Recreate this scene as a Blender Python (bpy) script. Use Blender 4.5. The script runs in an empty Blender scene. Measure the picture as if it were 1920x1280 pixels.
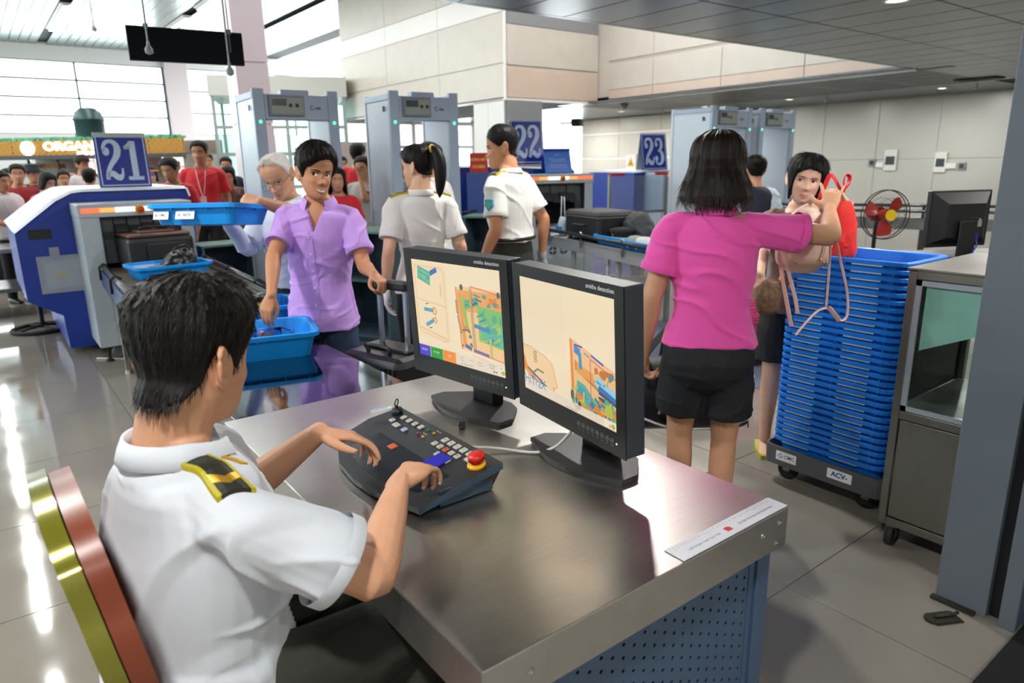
import bpy, bmesh, math, random
import numpy as np
from mathutils import Vector, Matrix, noise

SC = bpy.context.scene
COL = SC.collection
PI = math.pi
rnd = random.Random(7)

# ------------------------------------------------------------------ camera
CAM_H = 1.55
YAW, PITCH, ROLL, FPX = math.radians(37.217), math.radians(14.478), math.radians(-0.937), 1299.3
_f = np.array([math.sin(YAW) * math.cos(PITCH), math.cos(YAW) * math.cos(PITCH), -math.sin(PITCH)])
_r0 = np.array([math.cos(YAW), -math.sin(YAW), 0.0])
_u0 = np.cross(_r0, _f)
_r = _r0 * math.cos(ROLL) + _u0 * math.sin(ROLL)
_u = -_r0 * math.sin(ROLL) + _u0 * math.cos(ROLL)
cam_data = bpy.data.cameras.new('camera')
cam_data.sensor_width = 36.0
cam_data.lens = FPX / 1920 * 36
cam_data.clip_start, cam_data.clip_end = 0.02, 300
cam_data.dof.use_dof = True
cam_data.dof.focus_distance = 2.0
cam_data.dof.aperture_fstop = 4.0
cam = bpy.data.objects.new('camera', cam_data)
COL.objects.link(cam)
cam.matrix_world = Matrix(((_r[0], _u[0], -_f[0], 0), (_r[1], _u[1], -_f[1], 0), (_r[2], _u[2], -_f[2], CAM_H), (0, 0, 0, 1)))
SC.camera = cam

# ------------------------------------------------------------------ world (white overcast sky)
world = bpy.data.worlds.new('overcast_sky')
SC.world = world
world.use_nodes = True
_bg = world.node_tree.nodes['Background']
_bg.inputs[0].default_value = (0.93, 0.97, 1.0, 1)
_bg.inputs[1].default_value = 6.0

# ------------------------------------------------------------------ exposure
SC.view_settings.view_transform = 'Standard'
SC.view_settings.look = 'None'
SC.view_settings.gamma = 1.0
SC.view_settings.use_curve_mapping = False
SC.view_settings.exposure = 0.25
SC.cycles.max_bounces = 8
SC.cycles.diffuse_bounces = 4
SC.cycles.glossy_bounces = 4
SC.cycles.transparent_max_bounces = 16
SC.cycles.sample_clamp_indirect = 6.0
SC.cycles.caustics_reflective = False
SC.cycles.caustics_refractive = False

def area_lamp(name, loc, sx, sy, power, color=(1, 1, 1), rot=(0, 0, 0)):
    l = bpy.data.lights.new(name, 'AREA')
    l.shape = 'RECTANGLE'; l.size = sx; l.size_y = sy; l.energy = power; l.color = color
    o = bpy.data.objects.new(name, l); COL.objects.link(o)
    o.location = loc; o.rotation_euler = rot
    return o

# the tall window walls: portals that gather the sky's light through the glass
for _loc, _sx, _sy, _rot in (((3.0, 33.9, 4.5), 34, 5.0, (math.radians(-90), 0, 0)), ((-11.9, 14.0, 4.5), 5.0, 40, (0, math.radians(-90), 0)), ((13.3, 20.9, 1.5), 7.4, 2.8, (math.radians(-90), 0, 0))):
    _o = area_lamp('window_sky_portal', _loc, _sx, _sy, 1.0, rot=_rot)
    _o.data.cycles.is_portal = True
# fluorescent strips between the metal slats of the high hall (x, y of the middle, length)
HALL_Z = 6.25
STRIPS = [(x, y, 4.6) for x in (-7.0, -3.6, -0.2, 3.1, 6.4) for y in (9.5, 15.5, 21.5, 27.5)] + [(9.1, 9.5, 4.6), (11.5, 9.2, 4.6)]
for _x, _y, _l in STRIPS:
    area_lamp('hall_strip_light', (_x, _y, HALL_Z - 0.125), 0.17, _l, 85, (1, 0.985, 0.95))
# recessed downlights of the low ceiling, with some added for light (x, y)
LOW_Z = 2.9
DOWN = [(15.83, 9.78), (16.33, 6.64), (15.05, 14.51), (6.85, 3.26), (10.3, 3.26), (3.2, 3.26), (-0.4, 3.26), (-4.0, 3.26),
        (13.8, 3.26), (3.2, 0.2), (-0.4, 0.2), (6.85, 0.2), (-4.0, 0.2), (-0.4, -2.6), (3.2, -2.6), (15.8, 12.2), (13.4, 16.5), (15.6, 17.2)]  # the last ones are added lamps that brighten the far right wall
for _x, _y in DOWN:
    _l = bpy.data.lights.new('downlight_lamp', 'AREA'); _l.shape = 'DISK'; _l.size = 0.17; _l.energy = 50; _l.color = (1, 0.97, 0.92)
    _o = bpy.data.objects.new('downlight_lamp', _l); COL.objects.link(_o); _o.location = (_x, _y, LOW_Z - 0.014)
# ------------------------------------------------------------------ helpers
def ray(px, py):
    return _r * ((px - 960) / FPX) - _u * ((py - 640) / FPX) + _f
def at(px, py, z=None, x=None, y=None, d=None):
    """the point of the place seen at a spot of the photograph, on a plane of known height, x, y or distance"""
    v = ray(px, py)
    if z is not None: t = (z - CAM_H) / v[2]
    elif x is not None: t = x / v[0]
    elif y is not None: t = y / v[1]
    else: t = d
    return Vector((0, 0, CAM_H)) + Vector(v * t)

def lin(c):
    if isinstance(c, str):
        c = [int(c[i:i + 2], 16) / 255 for i in (0, 2, 4)]
    return tuple(x / 12.92 if x <= 0.04045 else ((x + 0.055) / 1.055) ** 2.4 for x in c)

MATS = {}
def mat(name, col, rough=0.5, metal=0.0, spec=0.5, emit=None, estr=1.0, noise_amt=0.0, noise_scale=8.0, bump=0.0,
        bump_scale=60.0, stretch=(1, 1, 1), trans=0.0, alpha=1.0, coat=0.0, sheen=0.0, sss=0.0, rough_var=0.0, attr=None):
    if name in MATS: return MATS[name]
    m = bpy.data.materials.new(name); m.use_nodes = True
    nt = m.node_tree; N = nt.nodes; L = nt.links
    b = N['Principled BSDF']
    c = lin(col)
    b.inputs['Base Color'].default_value = (*c, 1)
    b.inputs['Roughness'].default_value = rough
    b.inputs['Metallic'].default_value = metal
    b.inputs['Specular IOR Level'].default_value = spec
    b.inputs['Transmission Weight'].default_value = trans
    b.inputs['Alpha'].default_value = alpha
    b.inputs['Coat Weight'].default_value = coat
    b.inputs['Sheen Weight'].default_value = sheen
    if sss:
        b.inputs['Subsurface Weight'].default_value = sss
        b.inputs['Subsurface Radius'].default_value = (0.012, 0.005, 0.003)
        b.inputs['Subsurface Scale'].default_value = 1.0
    if emit is not None:
        b.inputs['Emission Color'].default_value = (*lin(emit), 1)
        b.inputs['Emission Strength'].default_value = estr
    if noise_amt or bump or rough_var:
        tc = N.new('ShaderNodeTexCoord'); mp = N.new('ShaderNodeMapping')
        L.new(tc.outputs['Object'], mp.inputs[0]); mp.inputs['Scale'].default_value = stretch
    src = None
    if attr:
        a = N.new('ShaderNodeAttribute'); a.attribute_name = attr
        mx = N.new('ShaderNodeMix'); mx.data_type = 'RGBA'; mx.blend_type = 'MULTIPLY'
        mx.inputs[0].default_value = 1.0; mx.inputs[6].default_value = (*c, 1)
        L.new(a.outputs['Color'], mx.inputs[7]); src = mx.outputs[2]
    if noise_amt:
        n = N.new('ShaderNodeTexNoise'); n.inputs['Scale'].default_value = noise_scale; n.inputs['Detail'].default_value = 6
        L.new(mp.outputs[0], n.inputs['Vector'])
        r = N.new('ShaderNodeMapRange'); r.inputs['From Min'].default_value = 0.3; r.inputs['From Max'].default_value = 0.7
        r.inputs['To Min'].default_value = 1 - noise_amt; r.inputs['To Max'].default_value = 1 + noise_amt
        L.new(n.outputs['Fac'], r.inputs['Value'])
        mx2 = N.new('ShaderNodeMix'); mx2.data_type = 'RGBA'; mx2.blend_type = 'MULTIPLY'; mx2.inputs[0].default_value = 1.0
        if src is not None: L.new(src, mx2.inputs[6])
        else: mx2.inputs[6].default_value = (*c, 1)
        L.new(r.outputs[0], mx2.inputs[7]); src = mx2.outputs[2]
    if src is not None: L.new(src, b.inputs['Base Color'])
    if bump:
        n2 = N.new('ShaderNodeTexNoise'); n2.inputs['Scale'].default_value = bump_scale; n2.inputs['Detail'].default_value = 4
        L.new(mp.outputs[0], n2.inputs['Vector'])
        bp = N.new('ShaderNodeBump'); bp.inputs['Strength'].default_value = bump; bp.inputs['Distance'].default_value = 0.01
        L.new(n2.outputs['Fac'], bp.inputs['Height']); L.new(bp.outputs[0], b.inputs['Normal'])
    if rough_var:
        n3 = N.new('ShaderNodeTexNoise'); n3.inputs['Scale'].default_value = noise_scale * 2.3; n3.inputs['Detail'].default_value = 8
        L.new(mp.outputs[0], n3.inputs['Vector'])
        r3 = N.new('ShaderNodeMapRange'); r3.inputs['From Min'].default_value = 0.3; r3.inputs['From Max'].default_value = 0.7
        r3.inputs['To Min'].default_value = max(0.02, rough - rough_var); r3.inputs['To Max'].default_value = rough + rough_var
        L.new(n3.outputs['Fac'], r3.inputs['Value']); L.new(r3.outputs[0], b.inputs['Roughness'])
    MATS[name] = m
    return m

def glass(name, tint=(0.9, 1, 0.97), gloss=0.12, rough=0.02, haze=0.0):
    """a thin pane: mostly clear, tinted, with a mirror share that grows at grazing angles"""
    if name in MATS: return MATS[name]
    m = bpy.data.materials.new(name); m.use_nodes = True
    nt = m.node_tree; N = nt.nodes; L = nt.links
    N.remove(N['Principled BSDF'])
    t = N.new('ShaderNodeBsdfTransparent'); t.inputs[0].default_value = (*tint, 1)
    g = N.new('ShaderNodeBsdfGlossy'); g.inputs['Roughness'].default_value = rough
    lw = N.new('ShaderNodeLayerWeight'); lw.inputs[0].default_value = gloss
    mx = N.new('ShaderNodeMixShader'); L.new(lw.outputs['Fresnel'], mx.inputs[0])
    L.new(t.outputs[0], mx.inputs[1]); L.new(g.outputs[0], mx.inputs[2])
    out = N['Material Output']; last = mx
    if haze:
        d = N.new('ShaderNodeBsdfDiffuse'); d.inputs[0].default_value = (0.8, 0.85, 0.88, 1)
        m2 = N.new('ShaderNodeMixShader'); m2.inputs[0].default_value = haze
        L.new(mx.outputs[0], m2.inputs[1]); L.new(d.outputs[0], m2.inputs[2]); last = m2
    L.new(last.outputs[0], out.inputs[0])
    MATS[name] = m
    return m

I4 = Matrix.Identity(4)
def T(x, y, z): return Matrix.Translation((x, y, z))
def RZ(a): return Matrix.Rotation(a, 4, 'Z')
def RX(a): return Matrix.Rotation(a, 4, 'X')
def RY(a): return Matrix.Rotation(a, 4, 'Y')
def basis(o, x, y, z):
    return Matrix(((x[0], y[0], z[0], o[0]), (x[1], y[1], z[1], o[1]), (x[2], y[2], z[2], o[2]), (0, 0, 0, 1)))

class MB:
    """collects shapes and links them as ONE mesh object"""
    def __init__(self): self.v = []; self.f = []; self.mi = []; self.sm = []
    def add(self, vs, fs, M=I4, m=0, smooth=False):
        o = len(self.v)
        self.v += [tuple(M @ Vector(p)) for p in vs]
        for f in fs: self.f.append(tuple(i + o for i in f)); self.mi.append(m); self.sm.append(smooth)
        return self
    def box(self, lo, hi, M=I4, m=0, ch=0.0):
        x0, y0, z0 = lo; x1, y1, z1 = hi
        if ch <= 0:
            vs = [(x0, y0, z0), (x1, y0, z0), (x1, y1, z0), (x0, y1, z0), (x0, y0, z1), (x1, y0, z1), (x1, y1, z1), (x0, y1, z1)]
            return self.add(vs, [(0, 3, 2, 1), (4, 5, 6, 7), (0, 1, 5, 4), (1, 2, 6, 5), (2, 3, 7, 6), (3, 0, 4, 7)], M, m)
        c = min(ch, (x1 - x0) * .45, (y1 - y0) * .45, (z1 - z0) * .45)
        bm = bmesh.new()
        vv = [bm.verts.new(p) for p in [(x0, y0, z0), (x1, y0, z0), (x1, y1, z0), (x0, y1, z0), (x0, y0, z1), (x1, y0, z1), (x1, y1, z1), (x0, y1, z1)]]
        for q in [(0, 3, 2, 1), (4, 5, 6, 7), (0, 1, 5, 4), (1, 2, 6, 5), (2, 3, 7, 6), (3, 0, 4, 7)]: bm.faces.new([vv[i] for i in q])
        bmesh.ops.bevel(bm, geom=bm.edges[:], offset=c, segments=2, profile=0.5, affect='EDGES')
        bm.verts.index_update()
        self.add([tuple(p.co) for p in bm.verts], [tuple(p.index for p in f.verts) for f in bm.faces], M, m)
        bm.free(); return self
    def cbox(self, c, s, M=I4, m=0, ch=0.0):
        return self.box((c[0] - s[0] / 2, c[1] - s[1] / 2, c[2] - s[2] / 2), (c[0] + s[0] / 2, c[1] + s[1] / 2, c[2] + s[2] / 2), M, m, ch)
    def cyl(self, p0, p1, r0, r1=None, n=16, m=0, M=I4, caps=True):
        r1 = r0 if r1 is None else r1
        p0 = Vector(p0); p1 = Vector(p1); z = (p1 - p0).normalized()
        x = z.orthogonal().normalized(); y = z.cross(x)
        ring = lambda p, r: [tuple(p + (x * math.cos(2 * PI * i / n) + y * math.sin(2 * PI * i / n)) * r) for i in range(n)]
        a = ring(p0, r0); b = ring(p1, r1)
        self.add(a + b, [(i, (i + 1) % n, n + (i + 1) % n, n + i) for i in range(n)], M, m, True)
        if caps:
            self.add(a, [tuple(range(n))[::-1]], M, m); self.add(b, [tuple(range(n))], M, m)
        return self
    def tube(self, pts, r, n=8, m=0, M=I4, closed=False, flat=None):
        """round (or flat: (width, thickness)) tube along points"""
        P = [Vector(p) for p in pts]; k = len(P); rings = []
        up = None
        for i in range(k):
            if closed: t = (P[(i + 1) % k] - P[i - 1]).normalized()
            else: t = (P[min(i + 1, k - 1)] - P[max(i - 1, 0)]).normalized()
            if up is None: up = t.orthogonal().normalized()
            up = (up - t * up.dot(t)); up = up.normalized() if up.length > 1e-6 else t.orthogonal().normalized()
            s = t.cross(up); rr = r[i] if isinstance(r, (list, tuple)) else r
            if flat: rings.append([tuple(P[i] + s * (math.cos(2 * PI * j / n + PI / n)) * flat[0] * 1.2 * .5 + up * math.sin(2 * PI * j / n + PI / n) * flat[1] * 1.2 * .5) for j in range(n)])
            else: rings.append([tuple(P[i] + (s * math.cos(2 * PI * j / n) + up * math.sin(2 * PI * j / n)) * rr) for j in range(n)])
        vs = [p for q in rings for p in q]; fs = []
        for i in range(k if closed else k - 1):
            a = i * n; b = ((i + 1) % k) * n
            fs += [(a + j, a + (j + 1) % n, b + (j + 1) % n, b + j) for j in range(n)]
        if not closed: fs += [tuple(range(n))[::-1], tuple(range((k - 1) * n, k * n))]
        return self.add(vs, fs, M, m, not flat)
    def prism(self, poly, z0, z1, M=I4, m=0, smooth=False):
        """an outline in x, y raised from z0 to z1"""
        n = len(poly); vs = [(p[0], p[1], z0) for p in poly] + [(p[0], p[1], z1) for p in poly]
        A = sum(poly[i][0] * poly[(i + 1) % n][1] - poly[(i + 1) % n][0] * poly[i][1] for i in range(n))
        if A > 0:
            self.add(vs, [tuple(range(n))[::-1], tuple(range(n, 2 * n))], M, m)
            self.add(vs, [(i, (i + 1) % n, n + (i + 1) % n, n + i) for i in range(n)], M, m, smooth)
        else:
            self.add(vs, [tuple(range(n)), tuple(range(n, 2 * n))[::-1]], M, m)
            self.add(vs, [(i, n + i, n + (i + 1) % n, (i + 1) % n) for i in range(n)], M, m, smooth)
        return self
    def lathe(self, prof, n=20, M=I4, m=0, smooth=True):
        """profile of (radius, z) turned about z"""
        k = len(prof); vs = [(r * math.cos(2 * PI * j / n), r * math.sin(2 * PI * j / n), z) for r, z in prof for j in range(n)]
        fs = [(i * n + j, i * n + (j + 1) % n, (i + 1) * n + (j + 1) % n, (i + 1) * n + j) for i in range(k - 1) for j in range(n)]
        if prof[0][0] > 1e-5: fs.append(tuple(range(n))[::-1])
        if prof[-1][0] > 1e-5: fs.append(tuple(range((k - 1) * n, k * n)))
        return self.add(vs, fs, M, m, smooth)
    def ball(self, c, r, n=12, m=0, M=I4, sc=(1, 1, 1)):
        k = max(4, n // 2); vs = []; 
        for i in range(k + 1):
            a = PI * i / k
            for j in range(n): vs.append((c[0] + r * sc[0] * math.sin(a) * math.cos(2 * PI * j / n), c[1] + r * sc[1] * math.sin(a) * math.sin(2 * PI * j / n), c[2] - r * sc[2] * math.cos(a)))
        fs = [(i * n + j, i * n + (j + 1) % n, (i + 1) * n + (j + 1) % n, (i + 1) * n + j) for i in range(k) for j in range(n)]
        return self.add(vs, fs, M, m, True)
    def text(self, s, size, M=I4, m=0, ext=0.0004, align='CENTER', space=1.0, bold=0.0, xs=1.0):
        """flat lettering in x, y (z is its outward face)"""
        cu = bpy.data.curves.new('lettering', 'FONT'); cu.body = s; cu.size = size; cu.extrude = ext
        cu.align_x = align; cu.align_y = 'CENTER'; cu.space_character = space; cu.offset = bold; cu.resolution_u = 3
        o = bpy.data.objects.new('lettering', cu); COL.objects.link(o)
        me = bpy.data.meshes.new_from_object(o.evaluated_get(bpy.context.evaluated_depsgraph_get()))
        self.add([(p.co[0] * xs, p.co[1], p.co[2]) for p in me.vertices], [tuple(p.vertices) for p in me.polygons], M, m)
        bpy.data.objects.remove(o); bpy.data.curves.remove(cu); bpy.data.meshes.remove(me)
        return self
    def mesh(self, name, mats):
        me = bpy.data.meshes.new(name); me.from_pydata(self.v, [], self.f)
        for m in (mats if isinstance(mats, (list, tuple)) else [mats]): me.materials.append(m)
        me.polygons.foreach_set('material_index', self.mi); me.polygons.foreach_set('use_smooth', self.sm)
        me.update(); return me
    def build(self, name, mats, parent=None, label=None, kind=None):
        o = bpy.data.objects.new(name, self.mesh(name, mats)); COL.objects.link(o)
        if parent is not None: o.parent = parent
        if label: o['label'] = label
        if kind: o['kind'] = kind
        return o

def tag(o, label=None, cat=None, group=None, kind=None):
    if label: o['label'] = label
    if cat: o['category'] = cat
    if group: o['group'] = group
    if kind: o['kind'] = kind
    return o
def thing(name, label, cat, loc=(0, 0, 0), rz=0.0, group=None, M=None):
    """an Empty at the thing's base that parents its parts"""
    o = bpy.data.objects.new(name, None); COL.objects.link(o); o.empty_display_size = 0.05
    if M is not None: o.matrix_world = M
    else: o.location = loc; o.rotation_euler = (0, 0, rz)
    return tag(o, label, cat, group)
def inst(src, parent, M, name=None):
    """one more piece that shares its mesh with an alike piece"""
    c = bpy.data.objects.new(name or src.name.split('.')[0], src.data); COL.objects.link(c)
    c.parent = parent; c.matrix_local = M
    return c
def copy_tree(o, parent=None):
    c = o.copy(); COL.objects.link(c)
    if parent is not None: c.parent = parent
    for ch in list(o.children): copy_tree(ch, c)
    return c
def structure(o): o['kind'] = 'structure'; return o

# common materials
STEEL = mat('brushed_steel', '9a9a98', 0.37, 1.0, noise_amt=0.08, noise_scale=30, bump=0.03, bump_scale=300, rough_var=0.08, stretch=(1, 8, 1))
STEEL_L = mat('light_steel', 'b2b4b6', .42, .45, noise_amt=.06, noise_scale=5)
STEEL_D = mat('dull_steel', '7d7f80', 0.42, 1.0, noise_amt=0.12, noise_scale=6, rough_var=0.1)
CHROME = mat('chrome', 'd5d7d8', 0.12, 1.0)
BLACKP = mat('black_plastic', '17181a', 0.42, bump=0.05, bump_scale=400)
RUBBER = mat('black_rubber', '101010', 0.7)
GREYPAINT = mat('blue_grey_paint', '50647a', 0.42, noise_amt=0.06, noise_scale=5)
WHITEPL = mat('white_plastic', 'e8e8e6', 0.45)
TRAYBLUE = mat('blue_tray_plastic', '0f93ea', 0.42, noise_amt=0.07, noise_scale=9, spec=0.4)
TRAYBLUE2 = mat('deep_blue_tray_plastic', '0e74d8', 0.42, noise_amt=0.06, noise_scale=7, spec=0.4)
PAPER = mat('white_label_paper', 'eef0f2', 0.6)
INK = mat('dark_ink', '20242c', 0.6)
INKBLUE = mat('blue_ink', '15469a', 0.6)
YELLOWP = mat('yellow_plastic', 'e0a81c', 0.4)
REDP = mat('red_plastic', 'c8201c', 0.4)
# ------------------------------------------------------------------ the room
EDGE_Y = 5.45        # where the low ceiling ends and the high hall begins
BULK_X = 12.4        # face of the mezzanine bulkhead
WIN_Y = 34.0         # far window wall
LEFT_X = -12.0       # left window wall
RIGHT_X = 18.1

def tile_mat():
    m = mat('polished_floor_tile', '8d887f', 0.07, spec=0.5, noise_amt=0.045, noise_scale=2.2, rough_var=0.03)
    return m
FT = tile_mat()
GROUT = mat('dark_grout', '4a463f', 0.8)
fl = structure(MB().box((-12.2, -4.2, -0.2), (18.4, 34.4, -0.004)).build('floor', GROUT))
S = 0.8
tile_me = MB().box((-S / 2 + .0018, -S / 2 + .0018, -0.0035), (S / 2 - .0018, S / 2 - .0018, 0.0), ch=0.0008).mesh('floor_tile', FT)
rest = MB(); near = []
for i in range(-16, 23):
    for j in range(-6, 43):
        cx, cy = 2.186 + S * (i + .5), 0.4 + S * (j + .5)
        if not (-12.1 < cx < 18.2 and -4.1 < cy < 34.2): continue
        dep = cx * _f[0] + cy * _f[1] + (CAM_H) * -_f[2]
        vis = False
        if dep > 0.4:
            xs = [960 + FPX * ((cx + a) * _r[0] + (cy + b) * _r[1] - CAM_H * _r[2]) / max(0.3, (cx + a) * _f[0] + (cy + b) * _f[1] - CAM_H * _f[2]) for a in (-.4, .4) for b in (-.4, .4)]
            vis = max(xs) > -60 and min(xs) < 1980
        if vis and cx * cx + cy * cy < 13.2 ** 2: near.append((cx * cx + cy * cy, cx, cy))
        else: rest.cbox((cx, cy, -0.002), (S - .004, S - .004, 0.003))
near.sort()
for k, (_, cx, cy) in enumerate(near):
    if k < 290:
        o = bpy.data.objects.new('floor_tile', tile_me); COL.objects.link(o); o.parent = fl; o.location = (cx, cy, 0)
    else: rest.cbox((cx, cy, -0.002), (S - .004, S - .004, 0.003))
rest.build('far_floor_tiles', FT, fl, kind='stuff')

# walls
CREAM = mat('cream_wall_panel', 'd3ccc2', 0.35, noise_amt=0.03, noise_scale=3)
CREAM_W = mat('white_wall_band', 'f1efeb', 0.35)
CREAM_P = mat('pinkish_wall_panel', 'd9c4b4', 0.35, noise_amt=0.03, noise_scale=3)
GREYWALL = mat('grey_wall_panel', 'b9b8b1', 0.3, noise_amt=0.02, noise_scale=2)
GREYCLAD = mat('grey_cladding', '8d8f93', 0.35)
LILAC = mat('lilac_column_cladding', 'd0c2c9', 0.35)
WHITEW = mat('white_painted_metal', 'e4e4e0', 0.4)
DARKMUL = mat('dark_mullion', '3c464d', 0.4)
SOFFIT = mat('grey_blue_metal_ceiling', '566068', 0.27, 0.75, noise_amt=0.06, noise_scale=1.5)  # dark grey-blue is the metal panels' own colour
PANE = glass('window_glass', (0.93, 0.98, 0.97), 0.1)

# right wall of the lane hall, with panels
wr = structure(MB().box((RIGHT_X, -4.2, 0), (RIGHT_X + .25, 12.9, 3.1)).build('wall_right', GREYWALL))
pm = MB().box((-.015, 0.006, 0.006), (0, 1.394, 1.40), ch=.004).mesh('wall_panel', GREYWALL)
for k in range(10):
    for z in (0.0, 1.42):
        o = bpy.data.objects.new('wall_panel', pm); COL.objects.link(o); o.parent = wr; o.location = (RIGHT_X, -1.1 + 1.4 * k, z + .06)
# lighter wall beyond, with white grooves
wl = structure(MB().box((17.0, 12.9, 0), (18.3, 18.2, 3.0)).build('wall_far_right', CREAM))
for z0, z1, y in [(0.1, 0.82, 0), (0.88, 1.60, 0), (1.66, 2.36, 0), (2.46, 2.88, 0)]:
    for k in range(3):
        o = MB().box((16.97, 12.93 + 1.76 * k, z0), (17.0, 12.93 + 1.76 * k + 1.745, z1), ch=.004).build('wall_panel', CREAM, wl)
for z in (0.85, 1.63, 2.41): MB().box((16.985, 12.9, z - .028), (17.0, 18.2, z + .028)).build('wall_groove', CREAM_W, wl)

# back wall of the building behind the photographer (never in frame) closes the hall
structure(MB().box((-12.2, -4.4, 0), (18.4, -4.2, 3.2)).build('wall_back', GREYWALL))

# mezzanine: block face along the lanes, face across, long bulkhead
X1, YC = 9.62, 12.75
mz = structure(MB().box((X1, YC, LOW_Z), (X1 + .3, 21.0, HALL_Z + .1)).box((X1 + .3, YC, LOW_Z), (BULK_X, YC + .3, HALL_Z + .1))
               .box((BULK_X, EDGE_Y - .5, LOW_Z), (BULK_X + .25, YC + .3, HALL_Z + .1)).build('wall_mezzanine', CREAM))
def panels_x(x, ys, rows, matl):      # panels on a face that looks to -x
    for (z0, z1, mm) in rows:
        for a, b in zip(ys[:-1], ys[1:]):
            MB().box((x - .03, a + .006, z0 + .006), (x, b - .006, z1 - .006), ch=.004).build('wall_panel', mm or matl, mz)
def panels_y(y, xs, rows, matl):
    for (z0, z1, mm) in rows:
        for a, b in zip(xs[:-1], xs[1:]):
            MB().box((a + .006, y - .03, z0 + .006), (b - .006, y, z1 - .006), ch=.004).build('wall_panel', mm or matl, mz)
panels_x(X1, [YC, 15.4, 18.1, 20.9], [(2.93, 3.58, None), (3.64, 4.66, None), (4.66, 5.14, CREAM_W), (5.14, 6.2, None)], CREAM)
panels_y(YC, [X1 + .03, BULK_X - .03], [(2.93, 3.55, CREAM_P), (3.60, 4.42, CREAM), (4.42, 4.82, GREYCLAD), (4.86, 5.8, CREAM), (5.85, 6.2, CREAM)], CREAM)
panels_x(BULK_X, [5.6, 7.4, 9.2, 11.0, 12.35], [(2.96, 3.16, CREAM_P), (3.16, 3.72, CREAM), (3.80, 4.9, CREAM), (4.95, 6.1, CREAM)], CREAM)
structure(MB().box((X1 - .035, YC - .035, LOW_Z), (X1 + .01, YC + .01, HALL_Z)).build('trim_1', CREAM_W))
structure(MB().box((BULK_X - .05, EDGE_Y, LOW_Z - .03), (BULK_X + .02, YC - .02, LOW_Z + .03)).box((X1 - .05, YC - .05, LOW_Z - .03), (BULK_X, YC + .02, LOW_Z + .02)).build('trim_2', CREAM_W))

# low metal ceiling: near strip over the desk and the part under the mezzanine
cl = structure(MB().box((-12.2, -4.2, LOW_Z + .02), (18.3, EDGE_Y, LOW_Z + .12)).box((BULK_X, EDGE_Y, LOW_Z + .02), (18.3, 21.0, LOW_Z + .12))
               .box((X1, YC, LOW_Z + .02), (BULK_X, 21.0, LOW_Z + .12)).build('ceiling', mat('dark_ceiling_void', '22272a', 0.8)))
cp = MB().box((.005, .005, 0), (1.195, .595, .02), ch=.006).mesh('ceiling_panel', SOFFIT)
cnt = 0; far_cp = MB()
for i in range(-10, 26):
    for j in range(-7, 36):
        x, y = -0.03 + i * 0.6, EDGE_Y - 1.2 * (j + 1) if j < 8 else 0
        if j >= 8 or y < -4.2: continue
        x = i * 0.6 + 0.02
        if x < -6 or x + .6 > 18.1 or (y > EDGE_Y - 1.1 and x + .6 < BULK_X): 
            if y > EDGE_Y - 1.1: continue
            if x < -6 or x + .6 > 18.1: continue
        if cnt < 170 and x > 1.0 and y > -1.5:
            o = bpy.data.objects.new('ceiling_panel', cp); COL.objects.link(o); o.parent = cl
            o.matrix_world = T(x + .6, y, LOW_Z) @ RZ(PI / 2); cnt += 1
        else: far_cp.box((x + .005, y + .005, LOW_Z), (x + .595, y + 1.195, LOW_Z + .02))
for i in range(10):
    for j in range(13):
        x, y = BULK_X + .1 + .6 * i, EDGE_Y + .02 + 1.2 * j
        if x + .6 < 18.2:
            if cnt < 280:
                o = bpy.data.objects.new('ceiling_panel', cp); COL.objects.link(o); o.parent = cl
                o.matrix_world = T(x + .6, y, LOW_Z) @ RZ(PI / 2); cnt += 1
            else: far_cp.box((x + .005, y + .005, LOW_Z), (x + .595, y + 1.195, LOW_Z + .02))
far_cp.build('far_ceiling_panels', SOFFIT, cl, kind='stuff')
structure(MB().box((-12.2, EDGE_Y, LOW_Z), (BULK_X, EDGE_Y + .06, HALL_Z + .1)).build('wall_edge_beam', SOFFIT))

# high metal slat ceiling of the hall
SLAT = mat('mirror_metal_slat', '7d8887', 0.26, 1.0, noise_amt=0.15, noise_scale=1.4, bump=0.12, bump_scale=2.2)
hc = structure(MB().box((-12.2, EDGE_Y, HALL_Z + .12), (BULK_X, WIN_Y + .4, HALL_Z + .3)).build('ceiling_hall', mat('hall_ceiling_void', '3a4042', 0.8)))
sl = MB().box((-.139, 0, 0), (.139, 28.3, .025), ch=.006).mesh('ceiling_slat', SLAT)
x = -11.9
while x < X1 + 2:
    if not any(abs(x - s[0]) < .17 for s in STRIPS):
        o = bpy.data.objects.new('ceiling_slat', sl); COL.objects.link(o); o.parent = hc; o.location = (x, EDGE_Y + .1, HALL_Z)
    x += .3

EMW = mat('lit_diffuser', 'ffffff', 0.5, emit='fff8ee', estr=6.0)
ORD = ['first', 'second', 'third', 'fourth', 'fifth']
for q, (x, y, l) in enumerate(STRIPS):
    t = thing('strip_light', 'white fluorescent strip light, %s from the front in the %s row from the left' % (ORD[q % 4], ORD[q // 4]) if q < 20 else 'white fluorescent strip light above the bulkhead, %s of two' % ORD[q - 20], 'ceiling light', (x, y, HALL_Z - .105), 0, 'fluorescent strips of the high hall ceiling')
    MB().box((-.145, -l / 2, .05), (.145, l / 2, .09)).box((-.075, -l / 2, .0), (.075, l / 2, .05)).build('housing', WHITEW, t)
    for k in range(3): MB().box((-.06, -l / 2 + k * l / 3 + .03, -.012), (.06, -l / 2 + (k + 1) * l / 3 - .03, 0)).build('diffuser', EMW, t)
DL = ['round downlight in the dark ceiling above the far walk-through gates', 'round downlight near the vent at the right end of the ceiling', 'round downlight above the radiation warning sign', 'large near downlight at the top edge of the picture']
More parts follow.
